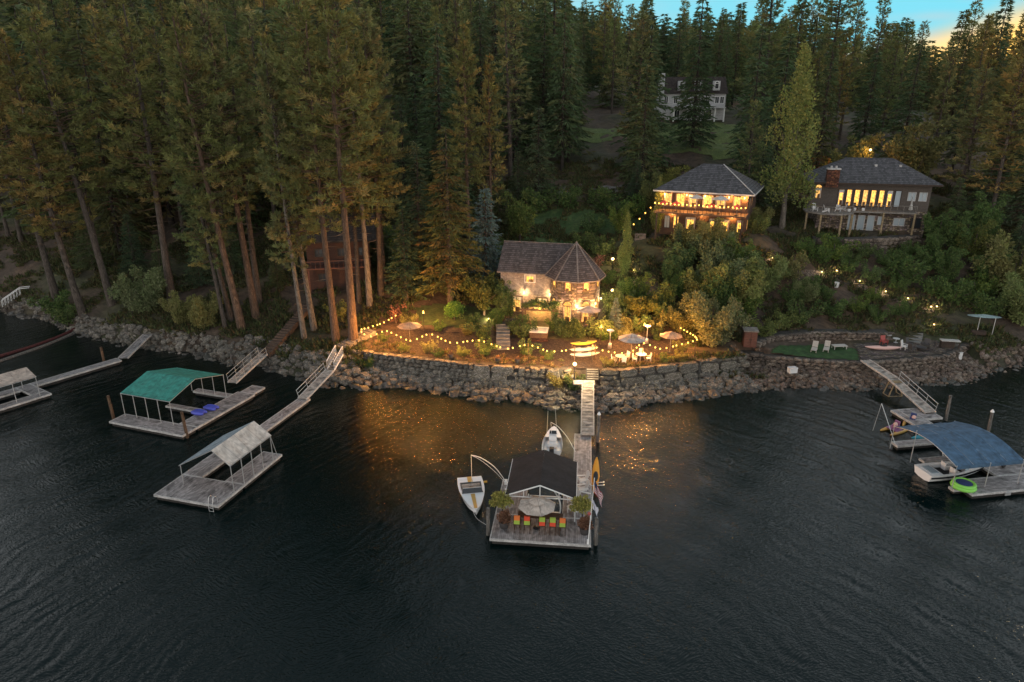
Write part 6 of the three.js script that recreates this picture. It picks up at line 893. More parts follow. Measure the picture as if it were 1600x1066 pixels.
// --- grey-brown house ---
{
  const t = T('grey_house', 'grey-brown house with wide hip roof, brick chimney and post deck', 'house', [53.8, 11.5, -103.2], rad(-14)), W = 7.6;
  new B().box(0.4, 1.3, -5.5, 2 * W, 3.8, 9).mesh('lower_wall', M.stone, t); new B().box(0.4, 5.3, -5.5, 2 * W, 4.2, 8.98).mesh('upper_wall', M.sidingGrey, t); new B().box(-7.4, 5.3, -1.2, 2.4, 4.2, 1.4).mesh('bay_wall', M.sidingGrey, t);
  const e = 7.3, y1 = 10.6, x0 = -9.0, x1 = 9.0, z0 = 0.5, z1 = -11, zr = -5.2, A = [x0, e, z0], Bq = [x1, e - 0.0, z0], C = [x1, e, z1], Dq = [x0, e, z1], r0 = [-3.4, y1, zr], r1 = [3.2, y1, zr];
  new B().poly([[A, Bq, r1, r0]]).mesh('roof_slope', M.roofGrey, t); new B().poly([[Bq, C, r1]]).mesh('roof_slope', M.roofGrey, t); new B().poly([[C, Dq, r0, r1]]).mesh('roof_slope', M.roofGrey, t); new B().poly([[Dq, A, r0]]).mesh('roof_slope', M.roofGrey, t); new B().slab([A, Dq, C, Bq].map((p) => [p[0], p[1] - 0.02, p[2]]).reverse(), 0.16).mesh('soffit', M.sidingGrey, t); new B().beam([x0, e - 0.1, z0 + 0.02], [x1, e - 0.1, z0 + 0.02], 0.06, 0.22).mesh('gutter', M.woodDark, t);
  new B().box(-6.0, 7.9, 0.1, 1.7, 2.6, 1.1).mesh('chimney', M.brick, t); new B().box(-6.0, 9.28, 0.1, 1.9, 0.18, 1.3).mesh('chimney_cap', M.edge, t); for (const x of [-6.35, -5.65]) new B().lathe([[0.16, 0], [0.14, 0.35], [0.001, 0.36]], x, 9.36, 0.1, 8).mesh('flue', M.edge, t);
  for (const x of [3.9, 0.5]) new B().box(x, 9.55, -3.4, 0.35, 0.4, 0.35).mesh('roof_vent', M.edge, t);
  const zf = -0.97; for (let i = 0; i < 8; i++) windowOn(t, -4.2 + i * 1.12, 5.0, zf, 0.92, 2.5, 0, i === 7 ? M.glassPale : i === 3 ? M.litPaneSoft : M.litPane, M.woodDark, 0); windowOn(t, 5.5, 5.4, zf, 1.1, 1.3, 0, M.glassPale, M.edge, 1); windowOn(t, 7.0, 5.4, zf, 1.1, 1.3, 0, M.glassPale, M.edge, 1); windowOn(t, 6.7, 1.5, zf, 1.5, 1.6, 0, M.glassDark, M.woodDark, 1); windowOn(t, -7.6, 5.6, -0.47, 1.1, 1.6, 0, M.litPaneSoft, M.trim, 0, 'window', true);
  for (let i = 0; i < 3; i++) windowOn(t, -2.2 + i * 1.35, 1.3, zf, 1.05, 2.3, 0, M.glassPale, M.edge, 0, 'glazed_door'); windowOn(t, 1.8, 1.7, zf, 0.8, 1.3, 0, M.glassPale, M.edge, 0); windowOn(t, 4.4, 1.6, zf, 1.6, 1.2, 0, M.glassPale, M.edge, 1);
  new B().box(0.4, 3.2, 0.1, 11.2, 0.22, 2.2).mesh('deck', M.woodGrey, t); new B().add(new THREE.CylinderGeometry(3.6, 3.6, 0.22, 8), new THREE.Matrix4().makeRotationY(0.39).setPosition(-6.2, 3.21, 1.6)).mesh('deck', M.woodGrey, t);
  const rail = [[-9.4, 3.0], [-7.6, 4.8], [-4.8, 4.8], [-3.0, 3.0], [-2.8, 1.2], [5.9, 1.2], [5.9, -0.9]]; for (let i = 0; i < rail.length - 1; i++) { const a = rail[i], b = rail[i + 1]; new B().beam([a[0], 4.25, a[1]], [b[0], 4.25, b[1]], 0.07, 0.07).mesh('handrail', M.woodGrey, t); const n = Math.ceil(Math.hypot(b[0] - a[0], b[1] - a[1]) / 0.9); for (let k = 0; k < n; k++) new B().box(lerp(a[0], b[0], k / n), 3.75, lerp(a[1], b[1], k / n), 0.06, 0.95, 0.06).mesh('baluster', M.woodGrey, t); }
  for (const [x, z] of [[-9.3, 2.9], [-7.6, 4.6], [-4.8, 4.6], [-3.1, 3.0], [-2.6, 1.1], [1.6, 1.1], [5.8, 1.1]]) new B().box(x, 1.2, z, 0.24, 4.0, 0.24).mesh('deck_post', M.timber, t);
  const c = Math.cos(rad(-14)), s = Math.sin(rad(-14)), at = (x, z, y) => [53.8 + c * x + s * z, 11.5 + y, -103.2 - s * x + c * z];
  [[-8.3, 2.6, 'white'], [-6.8, 3.6, 'white'], [-5.0, 2.4, 'white'], [-4.0, 1.2, 'white']].forEach(([x, z], i) => adirondack(['pale chair at the outer end of the grey house deck', 'pale chair on the bulge of the grey house deck', 'pale chair in the middle of the grey house deck', 'pale chair nearest the lit glass wall of the grey house'][i], at(x, z, 3.32), i * 1.3, 'grey house deck chairs'));
  for (const [x, z, i] of [[-3.4, 2.2, 0], [-2.4, 0.7, 1], [-1.2, 0.8, 2]]) { const p = T('deck_pot', ['white flower pot at the corner of the grey house deck', 'white flower pot second along the grey house deck', 'white flower pot in front of the lit glass wall'][i], 'plant pot', at(x, z, 3.32), 0, 'grey house flower pots'); new B().lathe([[0.001, 0], [0.2, 0], [0.28, 0.45], [0.001, 0.42]], 0, 0, 0, 10).mesh('pot', M.white, p); const m = new THREE.Mesh(potLeaf, LM.cool); m.name = 'foliage'; m.scale.setScalar(0.6); p.add(m); }
  { const p = T('closed_umbrella', 'closed white umbrella at the right end of the grey house deck', 'umbrella', at(5.2, 0.6, 3.32)); new B().lathe([[0.05, 0.3], [0.3, 0.35], [0.16, 1.1], [0.06, 1.9], [0.001, 2.1]], 0, 0, 0, 10).mesh('folded_canopy', M.whiteCloth, p); new B().bar([0, 0, 0], [0, 2.2, 0], 0.03).mesh('pole', M.woodGrey, p); }
}
{ const t = T('street_lamp', 'lit lamp on a short post behind the grey house roof', 'lamp', [61.8, ground(61.8, -122) - 0.2, -122]); const h = 22.4 - t.position.y; new B().bar([0, 0, 0], [0, h - 0.1, 0], 0.06).mesh('post', M.dark, t); new B().ball(0, h, 0, 0.2).mesh('lamp_globe', M.globe, t); lamp(t, 0, h, 0, ORANGE, 40, 5); }
{ const t = T('garden_shelter', 'far lit shelter with orange lamps uphill behind the poplar', 'shelter', [63.4, ground(63.4, -135), -135]); new B().box(0, 3.4, 0, 4.6, 0.16, 3).mesh('roof', M.woodDark, t); for (const x of [-2.1, 2.1]) for (const z of [-1.3, 1.3]) new B().box(x, 1.7, z, 0.16, 3.4, 0.16).mesh('post', M.woodDark, t); new B().box(0, 0.5, 0, 4, 1.0, 0.4).mesh('bench', M.timber, t); for (const x of [-1.4, 0, 1.4]) { new B().ball(x, 3.05, 0.6, 0.12).mesh('lamp_globe', M.torch, t); lamp(t, x, 3.05, 0.6, ORANGE, 14, 4); } }
// --- white house on the hill ---
{
  const t = T('white_house', 'white house with brown mansard roof and porch columns among the firs', 'house', [40.4, 26.4, -163], rad(-6));
  new B().box(0, 3.2, -4, 15, 6.4, 8).mesh('wall', M.sidingWhite, t); new B().poly([[[-7.9, 5.6, 0.5], [7.9, 5.6, 0.5], [7.3, 9.2, -1.6], [-7.3, 9.2, -1.6]], [[7.9, 5.6, 0.5], [7.9, 5.6, -8.5], [7.3, 9.2, -6.4], [7.3, 9.2, -1.6]], [[-7.9, 5.6, -8.5], [-7.9, 5.6, 0.5], [-7.3, 9.2, -1.6], [-7.3, 9.2, -6.4]], [[-7.3, 9.2, -1.6], [7.3, 9.2, -1.6], [7.3, 9.2, -6.4], [-7.3, 9.2, -6.4]], [[7.9, 5.6, -8.5], [-7.9, 5.6, -8.5], [-7.3, 9.2, -6.4], [7.3, 9.2, -6.4]]]).mesh('roof', M.roofBrown, t);
  new B().box(-6.9, 5.6, 0.35, 1.3, 8.6, 0.9).mesh('chimney', M.sidingWhite, t); for (const x of [-2.5, 1.2, 5.2]) { new B().box(x, 7.3, 0.0, 1.5, 2.0, 1.2).mesh('dormer', M.sidingWhite, t); windowOn(t, x, 7.2, 0.66, 0.9, 1.2, 0, M.glassDark, M.white, 0, 'window', true); } for (const x of [-5.6, -3.5, -1.2, 1.2, 3.6, 5.6, 6.7]) windowOn(t, x, 4.3, 0.06, 0.95, 1.5, 0, M.glassDark, M.white, 1);
  new B().box(1.5, 2.7, 1.3, 11.5, 0.25, 2.6).mesh('porch_roof', M.sidingWhite, t); for (const x of [-4, -1, 2, 5, 7]) new B().bar([x, -0.3, 2.4], [x, 2.6, 2.4], 0.16, 0.14, 8).mesh('column', M.white, t); windowOn(t, 4, 1.2, 0.06, 1.4, 2.2, 0, M.glassDark, M.white, 1, 'door'); windowOn(t, -3, 1.3, 0.06, 1.2, 1.6, 0, M.glassDark, M.white, 1); windowOn(t, 1, 1.3, 0.06, 1.2, 1.6, 0, M.glassDark, M.white, 1);
}
// --- brown cabin among the shore pines ---
{
  const t = T('brown_cabin', 'dark reddish-brown cabin half hidden behind the shore pines', 'house', [-23.6, 6.0, -91.5], rad(12));
  new B().box(0, 3.0, -4, 8.4, 7.6, 7).mesh('wall', M.sidingCabin, t); new B().slab([[-5.2, 6.4, 0.4], [5.2, 6.4, 0.4], [5.2, 9.4, -4], [-5.2, 9.4, -4]], 0.16).mesh('roof_slope', M.roofBrown, t); new B().slab([[-5.2, 9.4, -4.01], [5.2, 9.4, -4.01], [5.2, 6.4, -8.4], [-5.2, 6.4, -8.4]], 0.16).mesh('roof_slope', M.roofBrown, t); new B().poly([[[4.2, 6.6, -0.6], [4.2, 6.6, -7.4], [4.2, 9.2, -4]], [[-4.2, 6.6, -7.4], [-4.2, 6.6, -0.6], [-4.2, 9.2, -4]]]).mesh('gable_wall', M.sidingCabin, t);
  for (const [x, y] of [[-2.6, 4.8], [0.4, 4.8], [2.7, 4.8], [-2.4, 1.4], [1.5, 1.4]]) windowOn(t, x, y, -0.46, 1.2, 1.2, 0, M.glassDark, M.woodDark, 1); new B().box(0, 3.1, 0.7, 8.4, 0.18, 2.4).mesh('porch_deck', M.woodRed, t); for (const x of [-4, -1.3, 1.3, 4]) new B().box(x, 1.4, 1.7, 0.2, 3.6, 0.2).mesh('porch_post', M.woodRed, t); new B().beam([-4.2, 4.1, 1.8], [4.2, 4.1, 1.8], 0.08, 0.1).mesh('handrail', M.woodRed, t); for (let i = 0; i < 15; i++) new B().box(-4.2 + i * 0.6, 3.6, 1.8, 0.05, 0.9, 0.05).mesh('baluster', M.woodRed, t);
}
// --- stairs on the slopes ---
function stairs(name, label, a, b, w, n, m, lampsAt = [], side = M.concrete) {
  const A = V(...a), Bv = V(...b), run = Math.hypot(Bv.x - A.x, Bv.z - A.z), t = T(name, label, 'stairs', a, Math.atan2(-(Bv.x - A.x), -(Bv.z - A.z))), rise = (Bv.y - A.y) / n, tr = run / n;
  for (let i = 0; i < n; i++) new B().box((hash(i, 7) - 0.5) * 0.08, rise * (i + 1) - 0.3, -tr * (i + 0.5), w * (0.96 + 0.08 * hash(i, 2)), 0.6, tr * 1.12).mesh('step', m, t);
  for (const i of lampsAt) { const x = -w / 2 - 0.25; new B().bar([x, rise * i - 0.2, -tr * i], [x, rise * i + 0.38, -tr * i], 0.03).mesh('lamp_post', M.dark, t); new B().ball(x, rise * i + 0.45, -tr * i, 0.085).mesh('lamp_globe', M.pathLamp, t); lamp(t, x + 0.05, rise * i + 0.45, -tr * i, SOFT, 14, 3); }
}
stairs('stone_stairs', 'lit stone stairs climbing between the cottage and the brown house', [17.6, 5.2, -89.5], [19.4, 11.4, -103], 1.6, 24, mat(0.34, 0.27, 0.22, 0.9, { map: texMottle }), [2, 8, 14]);
stairs('timber_stairs', 'long straight timber stairs between the brown and grey houses', [37.7, 8.6, -93.2], [44.8, 11.9, -104.6], 1.9, 30, M.woodGrey, [3]);
stairs('stone_stairs', 'stone steps rising from the terrace between two bushes', [-1.0, 2.9, -74.8], [-1.2, 4.0, -82.0], 1.6, 8, M.concrete);
stairs('timber_stairs', 'dim timber stairs on the bank at the left end of the terrace', [-20.6, 2.6, -76.2], [-17.4, 3.6, -80.2], 1.7, 9, M.woodGrey);
stairs('stone_stairs', 'dark stepped path climbing the bank near the pale gangway', [-29.6, 1.6, -77.0], [-26.8, 5.0, -86.5], 1.3, 20, mat(0.13, 0.085, 0.06, 0.95, { map: texCoarse }));
stairs('stone_stairs', 'rough stone steps up from the patio beside the grey table', [49.6, 2.0, -79.6], [54.4, 4.2, -87], 1.6, 12, M.concrete);

// ---------- terrace, garden and lamps ----------
const GY = (x, z) => ground(x, z) + 0.04;
function stringLights(name, label, pts, n, lampEvery, power, poles) {
  const t = T(name, label, 'string lights'); const c = new THREE.CatmullRomCurve3(pts.map((p) => V(...p)), false, 'catmullrom', 0.4); new B().add(new THREE.TubeGeometry(c, 140, 0.013, 4)).mesh('cable', M.dark, t);
  for (let i = 0; i < n; i++) { const p = c.getPointAt(clamp((i + 0.45 * (hash(i, n) - 0.5)) / (n - 1), 0, 1)); const m = new B().ball(0, 0, 0, 0.066, 1, 1.25, 1, 8).mesh('bulb', M.bulb, t); m.position.set(p.x, p.y - 0.1, p.z); const s = new B().bar([0, 0.1, 0], [0, 0.17, 0], 0.03).mesh('socket', M.dark, m); if (i % lampEvery === 0) lamp(t, p.x, p.y - 0.1, p.z, [1, 0.40, 0.075], power, 4); }
  for (const [x, z, y] of poles) new B().bar([x, GY(x, z) - 0.2, z], [x, y, z], 0.045, 0.035).mesh('support_pole', M.woodDark, t);
}
stringLights('string_lights', 'long string of warm bulbs over the left terrace up to the kayak rack', [[-14.4, 5.3, -80.8], [-15.5, 5.0, -79], [-16.9, 5.0, -77], [-17.6, 5.2, -75.3], [-16.4, 4.7, -74.5], [-14.6, 5.1, -75.3], [-11.6, 4.5, -73.6], [-9.4, 5.1, -74.2], [-6.8, 4.6, -72.6], [-3.7, 5.1, -72.0], [-0.7, 4.6, -70.7], [1.8, 5.0, -70.8], [4.1, 4.6, -69.8], [6.6, 4.9, -69.5]], 50, 2, 17, [[-14.4, -80.8, 5.35], [-17.6, -75.3, 5.25], [-14.6, -75.3, 5.15], [-9.4, -74.2, 5.15], [-3.7, -72.0, 5.15], [1.8, -70.8, 5.05]]);
stringLights('string_lights', 'string of warm bulbs from the kayak rack round the right terrace umbrellas', [[8.8, 5.0, -70.6], [10.2, 4.55, -70.0], [12.7, 4.5, -69.6], [14.5, 5.0, -71.3], [16.4, 4.5, -70.9], [18.7, 4.75, -71.6], [20.6, 5.0, -72.3], [20.9, 5.0, -73.2], [20.8, 4.8, -75.2], [20.0, 4.9, -77.1]], 28, 2, 12, [[8.8, -70.6, 5.05], [14.5, -71.3, 5.05], [20.6, -72.3, 5.1], [20.0, -77.1, 5.0]]);
function torch(label, x, z, h, power = 190) { const t = T('torch_lamp', label, 'lamp', [x, GY(x, z), z], 0, 'orange terrace torches'); new B().bar([0, -0.1, 0], [0, h - 0.15, 0], 0.04).mesh('post', M.woodDark, t); new B().lathe([[0.06, -0.16], [0.15, 0.0], [0.13, 0.03], [0.05, -0.12]], 0, h - 0.02, 0, 10).mesh('cup', M.dark, t); new B().lathe([[0.001, 0], [0.1, 0.06], [0.09, 0.2], [0.03, 0.38], [0.001, 0.42]], 0, h - 0.05, 0, 10).mesh('flame', M.torch, t); lamp(t, 0, h + 0.12, 0, ORANGE, power, 6); }
torch('orange flame torch by the left terrace umbrella', -10.9, -80.4, 2.5); torch('orange flame torch right of the kayak rack', 10.4, -75.6, 2.3); torch('orange flame torch between the two patio heaters', 15.5, -76.0, 2.4);
function globeLamp(label, x, z, h, power, y = null) { const t = T('lamp_post', label, 'lamp', [x, y ?? GY(x, z), z], 0, 'globe lamp posts'); new B().bar([0, -0.2, 0], [0, h - 0.18, 0], 0.05, 0.04).mesh('post', M.dark, t); new B().lathe([[0.05, -0.2], [0.12, -0.16], [0.05, -0.12]], 0, h, 0, 8).mesh('collar', M.dark, t); new B().ball(0, h, 0, 0.2, 1, 1, 1, 12).mesh('lamp_globe', M.globe, t); lamp(t, 0, h, 0, SOFT, power, 8); }
globeLamp('bright globe lamp post at the top of the gangway', 6.6, -67.0, 1.9, 130, 2.2); globeLamp('globe lamp post on the slope beside the reddish shrub', 14.1, -94, 2.6, 24); globeLamp('globe lamp post beside the cottage tower', 13.3, -87.6, 2.0, 24);
umbrella('large beige umbrella over the white terrace tables', [13.4, GY(13.4, -72.0), -72.0], 1.65, 2.3, M.beigeCloth, 2, null); umbrella('tan umbrella in the right corner of the terrace', [18.2, GY(18.2, -74), -74.0], 1.35, 2.1, M.tanCloth, 1, null); umbrella('tan umbrella on the left terrace near the dark red tree', [-12.2, GY(-12.2, -77.2), -77.2], 1.5, 2.1, M.tanCloth, 1, null); umbrella('pale umbrella in front of the cottage tower doors', [9.4, 4.0, -79.9], 1.5, 2.2, M.beigeCloth, 1, null);
function heater(label, x, z) { const t = T('patio_heater', label, 'heater', [x, GY(x, z), z], 0, 'patio heaters'); new B().lathe([[0.001, 0], [0.22, 0], [0.2, 0.6], [0.05, 0.66], [0.001, 0.66]], 0, 0, 0, 12).mesh('base', M.alu, t); new B().bar([0, 0.6, 0], [0, 1.95, 0], 0.04).mesh('pole', M.alu, t); new B().bar([0, 1.85, 0], [0, 2.15, 0], 0.1).mesh('burner', M.steel, t); new B().lathe([[0.001, 2.3], [0.42, 2.2], [0.44, 2.17], [0.001, 2.25]], 0, 0, 0, 16).mesh('dish', M.white, t); }
heater('patio heater with pale dish left of the large beige umbrella', 11.4, -75.0); heater('patio heater with pale dish behind the large beige umbrella', 16.0, -76.6);
function roundTable(label, x, z, r = 0.55) { const t = T('garden_table', label, 'table', [x, GY(x, z), z], 0, 'white terrace tables'); new B().lathe([[0.001, 0.74], [r, 0.73], [r, 0.69], [0.001, 0.69]], 0, 0, 0, 18).mesh('table_top', M.whitePlastic, t); for (let i = 0; i < 4; i++) { const a = i * 1.571 + 0.4; new B().bar([Math.cos(a) * r * 0.75, 0, Math.sin(a) * r * 0.75], [Math.cos(a) * r * 0.55, 0.7, Math.sin(a) * r * 0.55], 0.025).mesh('leg', M.whitePlastic, t); } }
roundTable('white round garden table, left of two by the seawall', 12.0, -70.9); roundTable('white round garden table, right of two by the seawall', 14.4, -71.4, 0.62);
function gardenChair(label, x, z, turn) { const t = T('garden_chair', label, 'chair', [x, GY(x, z), z], turn, 'white terrace chairs'); new B().box(0, 0.42, 0, 0.46, 0.05, 0.46).mesh('seat', M.whitePlastic, t); new B().box(0, 0.72, -0.22, 0.46, 0.56, 0.05, 0, -0.12).mesh('backrest', M.whitePlastic, t); for (const sx of [-0.2, 0.2]) for (const sz of [-0.2, 0.2]) new B().bar([sx, 0, sz], [sx, 0.42, sz], 0.025).mesh('leg', M.whitePlastic, t); for (const sx of [-0.25, 0.25]) new B().box(sx, 0.62, 0, 0.05, 0.04, 0.42).mesh('armrest', M.whitePlastic, t); }
[[11.2, -70.5, 1.4, 'white garden chair at the left side of the left table'], [12.3, -70.1, 3.0, 'white garden chair between left table and seawall'], [12.8, -71.4, -1.0, 'white garden chair at the right side of the left table'], [13.6, -70.8, 1.2, 'white garden chair at the left side of the right table'], [15.2, -71.0, -1.6, 'white garden chair at the right side of the right table'], [14.6, -72.2, 0.1, 'white garden chair behind the right table']].forEach((a) => gardenChair(a[3], a[0], a[1], a[2]));
{ const x = 8.0, z = -71.6, t = T('kayak_rack', 'timber rack holding kayaks at the top of the gangway', 'rack', [x, GY(x, z), z], rad(12)); for (const sx of [-1.2, 1.2]) { for (const sz of [-0.5, 0.5]) new B().box(sx, 0.95, sz, 0.09, 1.9, 0.09).mesh('post', M.wood, t); for (const y of [0.5, 1.05, 1.6]) new B().box(sx, y, 0, 0.08, 0.08, 1.2).mesh('arm', M.wood, t); }
  const y0 = t.position.y; kayak('kayak', 'yellow kayak on top of the rack', [8.0, y0 + 1.86, -71.9], 3.1, 0.6, M.kayakYellow, [0, rad(14), 0], 'kayaks'); kayak('kayak', 'white kayak on the middle arms of the rack', [8.0, y0 + 1.28, -71.5], 3.3, 0.72, M.seat, [0, rad(12), 0], 'kayaks'); kayak('kayak', 'white kayak on the lowest arms of the rack', [8.1, y0 + 0.74, -71.3], 3.4, 0.72, M.seat, [0, rad(10), 0], 'kayaks'); }
// vine pergola with hot tub, vine hedge in front of the cottage
const vineGeo = (seed, cl, c1, c2) => leafCrown(seed, cl, 260, 0.2, c1, c2, -0.3);
{
  const t = T('vine_pergola', 'vine-covered pergola with golden light inside, beside the cottage', 'pergola', [3.4, 3.2, -81.6], rad(-8)); for (const x of [-1.9, 1.9]) for (const z of [-1.2, 1.2]) new B().box(x, 1.4, z, 0.18, 2.8, 0.18).mesh('post', M.wood, t); for (const z of [-1.3, 1.3]) new B().box(0, 2.85, z, 4.6, 0.18, 0.12).mesh('beam', M.wood, t); for (let i = 0; i < 7; i++) new B().box(-1.9 + i * 0.63, 3.0, 0, 0.08, 0.14, 3.2).mesh('rafter', M.wood, t);
  const cl = []; const r = mulberry(820); for (let i = 0; i < 20; i++) cl.push([rr(-2.2, 2.2), 3.15 + 0.2 * r(), rr(-1.4, 1.4), 0.55, 0.32]); for (let i = 0; i < 8; i++) cl.push([2.0, 0.6 + i * 0.33, 1.2 - 0.2 * r(), 0.45, 0.5]); const m = new THREE.Mesh(vineGeo(821, cl, GREEN, GREEN2), LM.plain); m.name = 'foliage'; m.castShadow = true; t.add(m);
  new B().box(0, 1.2, -1.5, 4.2, 2.4, 0.1).mesh('back_wall', M.timber, t); new B().ball(0, 2.55, -0.3, 0.14).mesh('lamp_globe', M.torch, t); lamp(t, 0, 2.5, -0.3, [1, 0.55, 0.16], 26, 6);
}
{ const t = T('hot_tub', 'white hot tub in dark wood surround in front of the pergola', 'hot tub', [3.3, 3.15, -78.9], rad(-8)); new B().box(0, 0.4, 0, 2.1, 0.8, 1.9).mesh('surround', M.wood, t); new B().box(0, 0.82, -0.9, 2.2, 0.14, 0.22).box(0, 0.82, 0.9, 2.2, 0.14, 0.22).box(-1.0, 0.82, 0, 0.22, 0.139, 1.6).box(1.0, 0.82, 0, 0.22, 0.139, 1.6).mesh('rim', M.whitePlastic, t); new B().box(0, 0.83, 0, 1.8, 0.05, 1.6).mesh('water', mat(0.55, 0.55, 0.6, 0.1), t); new B().box(0, -0.05, 1.4, 2.4, 0.3, 0.7).mesh('step', M.brick, t); }
{ const t = T('vine_hedge', 'thick trailing vine hedge hiding the cottage ground floor', 'hedge', [9.0, 3.1, -78.6], rad(-6)); const cl = [], r = mulberry(830); for (let i = 0; i < 46; i++) { const x = -3.6 + 7.2 * r(), y = 0.5 + 1.6 * r(); cl.push([x, y, -0.4 + 0.9 * r(), 0.62, 0.7]); } const m = new THREE.Mesh(vineGeo(831, cl, [0.055, 0.085, 0.028], [0.09, 0.12, 0.045]), LM.plain); m.name = 'foliage'; m.castShadow = m.receiveShadow = true; t.add(m); for (let i = 0; i < 6; i++) new B().box(-3.3 + i * 1.32, 0.9, -0.3, 0.1, 1.9, 0.1).mesh('stake', M.woodDark, t); }
{ const t = T('grill_cover', 'dark covered grill beside the vine pergola', 'grill', [-0.1, GY(-0.1, -81.4), -81.4], 0.2); new B().box(0, 0.5, 0, 1.5, 1.0, 0.8).box(0, 1.08, 0, 1.35, 0.2, 0.7).mesh('cover', M.dark, t); }
// pots along the wall top, low flower border
[[-6.9, -72.2, 'left-hand black pot on the wall path below the golden bulbs'], [-1.6, -71.0, 'black pot on the wall path left of the steps'], [0.6, -70.6, 'black pot on the wall path right of the steps']].forEach(([x, z, label]) => { const t = T('plant_pot', label, 'plant pot', [x, GY(x, z), z], 0, 'black wall pots'); new B().lathe([[0.001, 0], [0.24, 0], [0.33, 0.55], [0.29, 0.55], [0.001, 0.45]], 0, 0, 0, 12).mesh('pot', M.pot, t); const m = new THREE.Mesh(potLeaf, LM.cool); m.name = 'foliage'; m.scale.setScalar(0.5); m.position.y = 0.15; m.castShadow = true; t.add(m); });
{
  const L = new Leaves(840); for (let i = 0; i < 60; i++) L.blade([L.rnd(-0.35, 0.35), L.rnd(0, 0.3), L.rnd(-0.35, 0.35)], L.dir([0, 1, 0], 0.9), L.rnd(0.2, 0.5), 0.09, tint(L, [0.07, 0.08, 0.032], 0.4, [0.13, 0.095, 0.06], 0.3)); const geo = L.geo(), spots = [];
  for (let i = 0; i < 170; i++) { const x = rr(-16.5, 20.6); if (x > 5.5 && x < 9.8) continue; spots.push([x, -(wallMain(x) + 0.4 + 2.6 * R())]); } for (let i = 0; i < 50; i++) { const x = rr(9.8, 20.5); spots.push([x, -(wallMain(x) + 0.4 + 0.8 * R())]); }
  const im = new THREE.InstancedMesh(geo, leafMat(), spots.length); im.name = 'flower_border'; im.userData = { kind: 'stuff', label: 'low flower and grass border along the seawall top', category: 'plants' }; const c = new THREE.Color(); spots.forEach(([x, z], i) => { const s = rr(0.4, 0.95); im.setMatrixAt(i, new THREE.Matrix4().compose(V(x, ground(x, z), z), Q(0, rr(0, 6), 0), V(s, s * rr(0.5, 1.1), s))); const k = rr(0.7, 1.5); im.setColorAt(i, c.setRGB(k * rr(0.9, 1.3), k, k * rr(0.8, 1.1))); }); scene.add(im);
}
{ const t = T('spotlight', 'small ground spotlight on the pale tree trunk', 'lamp', [-3.0, GY(-3.0, -83.4), -83.4]); new B().bar([0, 0, 0], [0, 0.2, 0], 0.05).mesh('body', M.dark, t); new B().ball(0, 0.25, 0, 0.07).mesh('lamp_lens', M.pathLamp, t); lamp(t, 0, 0.28, 0, WARM, 14, 3); }
// right-hand garden
{ const t = T('wooden_cabinet', 'reddish wooden cabinet with grey lid at the end of the lawn wall', 'cabinet', [28.3, GY(28.3, -76.9), -76.9], rad(-8)); new B().box(0, 1.0, 0, 1.5, 2.0, 1.1).mesh('body', M.woodRed, t); new B().box(0, 2.06, 0, 1.7, 0.12, 1.3, 0, 0.1).mesh('lid', M.woodGrey, t); for (const x of [-0.37, 0.37]) { const d = new B().box(0, 0, 0, 0.68, 1.7, 0.05).mesh('door', M.woodRed, t); d.position.set(x, 1.0, 0.575); new B().box(-Math.sign(x) * 0.26, 0, 0.05, 0.04, 0.2, 0.04).mesh('handle', M.dark, d); } }
function lounger(label, x, z, turn) { const t = T('sun_lounger', label, 'lounger', [x, GY(x, z) + 0.02, z], turn, 'lawn loungers'); for (let i = 0; i < 8; i++) new B().box(0, 0.3, 0.75 - i * 0.16, 0.62, 0.04, 0.13).mesh('seat_slat', M.seat, t); for (let i = 0; i < 5; i++) new B().box(0, 0.4 + i * 0.12, -0.56 - i * 0.1, 0.62, 0.04, 0.13, 0, 0.85).mesh('back_slat', M.seat, t); for (const sx of [-0.28, 0.28]) { new B().beam([sx, 0.26, 0.85], [sx, 0.26, -0.6], 0.05, 0.06).mesh('side_rail', M.seat, t); for (const sz of [0.7, -0.5]) new B().box(sx, 0.13, sz, 0.06, 0.26, 0.06).mesh('leg', M.seat, t); } }
lounger('pale lounger on the lawn, left of two', 36.2, -76.9, -0.5); lounger('pale lounger on the lawn, beside the low table', 37.7, -77.0, -0.5);
{ const t = T('low_table', 'low pale table on the lawn beside the loungers', 'table', [39.5, GY(39.5, -77.6), -77.6], 0.1); new B().box(0, 0.42, 0, 1.7, 0.06, 0.8).mesh('table_top', M.seat, t); for (const x of [-0.75, 0.75]) for (const z of [-0.32, 0.32]) new B().box(x, 0.2, z, 0.07, 0.4, 0.07).mesh('leg', M.seat, t); }
{ const t = T('white_box', 'white plastic box lying on the beach stones', 'box', [32.0, 0.95, -72.5], 0.2); new B().box(0, 0.28, 0, 0.95, 0.55, 0.6).mesh('body', M.whitePlastic, t); new B().box(0, 0.59, 0, 1.0, 0.07, 0.65).mesh('lid', M.whitePlastic, t); }
kayak('canoe', 'pale pink canoe lying on the patio', [44.6, GY(44.6, -77.2) + 0.28, -77.2], 4.3, 0.7, M.pink, [0, rad(-4), 0], 'kayaks');
function patioChair(label, x, z, turn, m, group) { const t = T('patio_chair', label, 'chair', [x, GY(x, z) + 0.03, z], turn, group); new B().box(0, 0.38, 0, 0.62, 0.1, 0.6).mesh('seat', m, t); new B().box(0, 0.74, -0.3, 0.62, 0.66, 0.08, 0, -0.25).mesh('backrest', m, t); for (const s of [-0.34, 0.34]) { new B().box(s, 0.56, 0, 0.07, 0.05, 0.6).mesh('armrest', m, t); for (const z2 of [-0.25, 0.25]) new B().box(s, 0.27, z2, 0.06, 0.54, 0.06).mesh('leg', m, t); } }
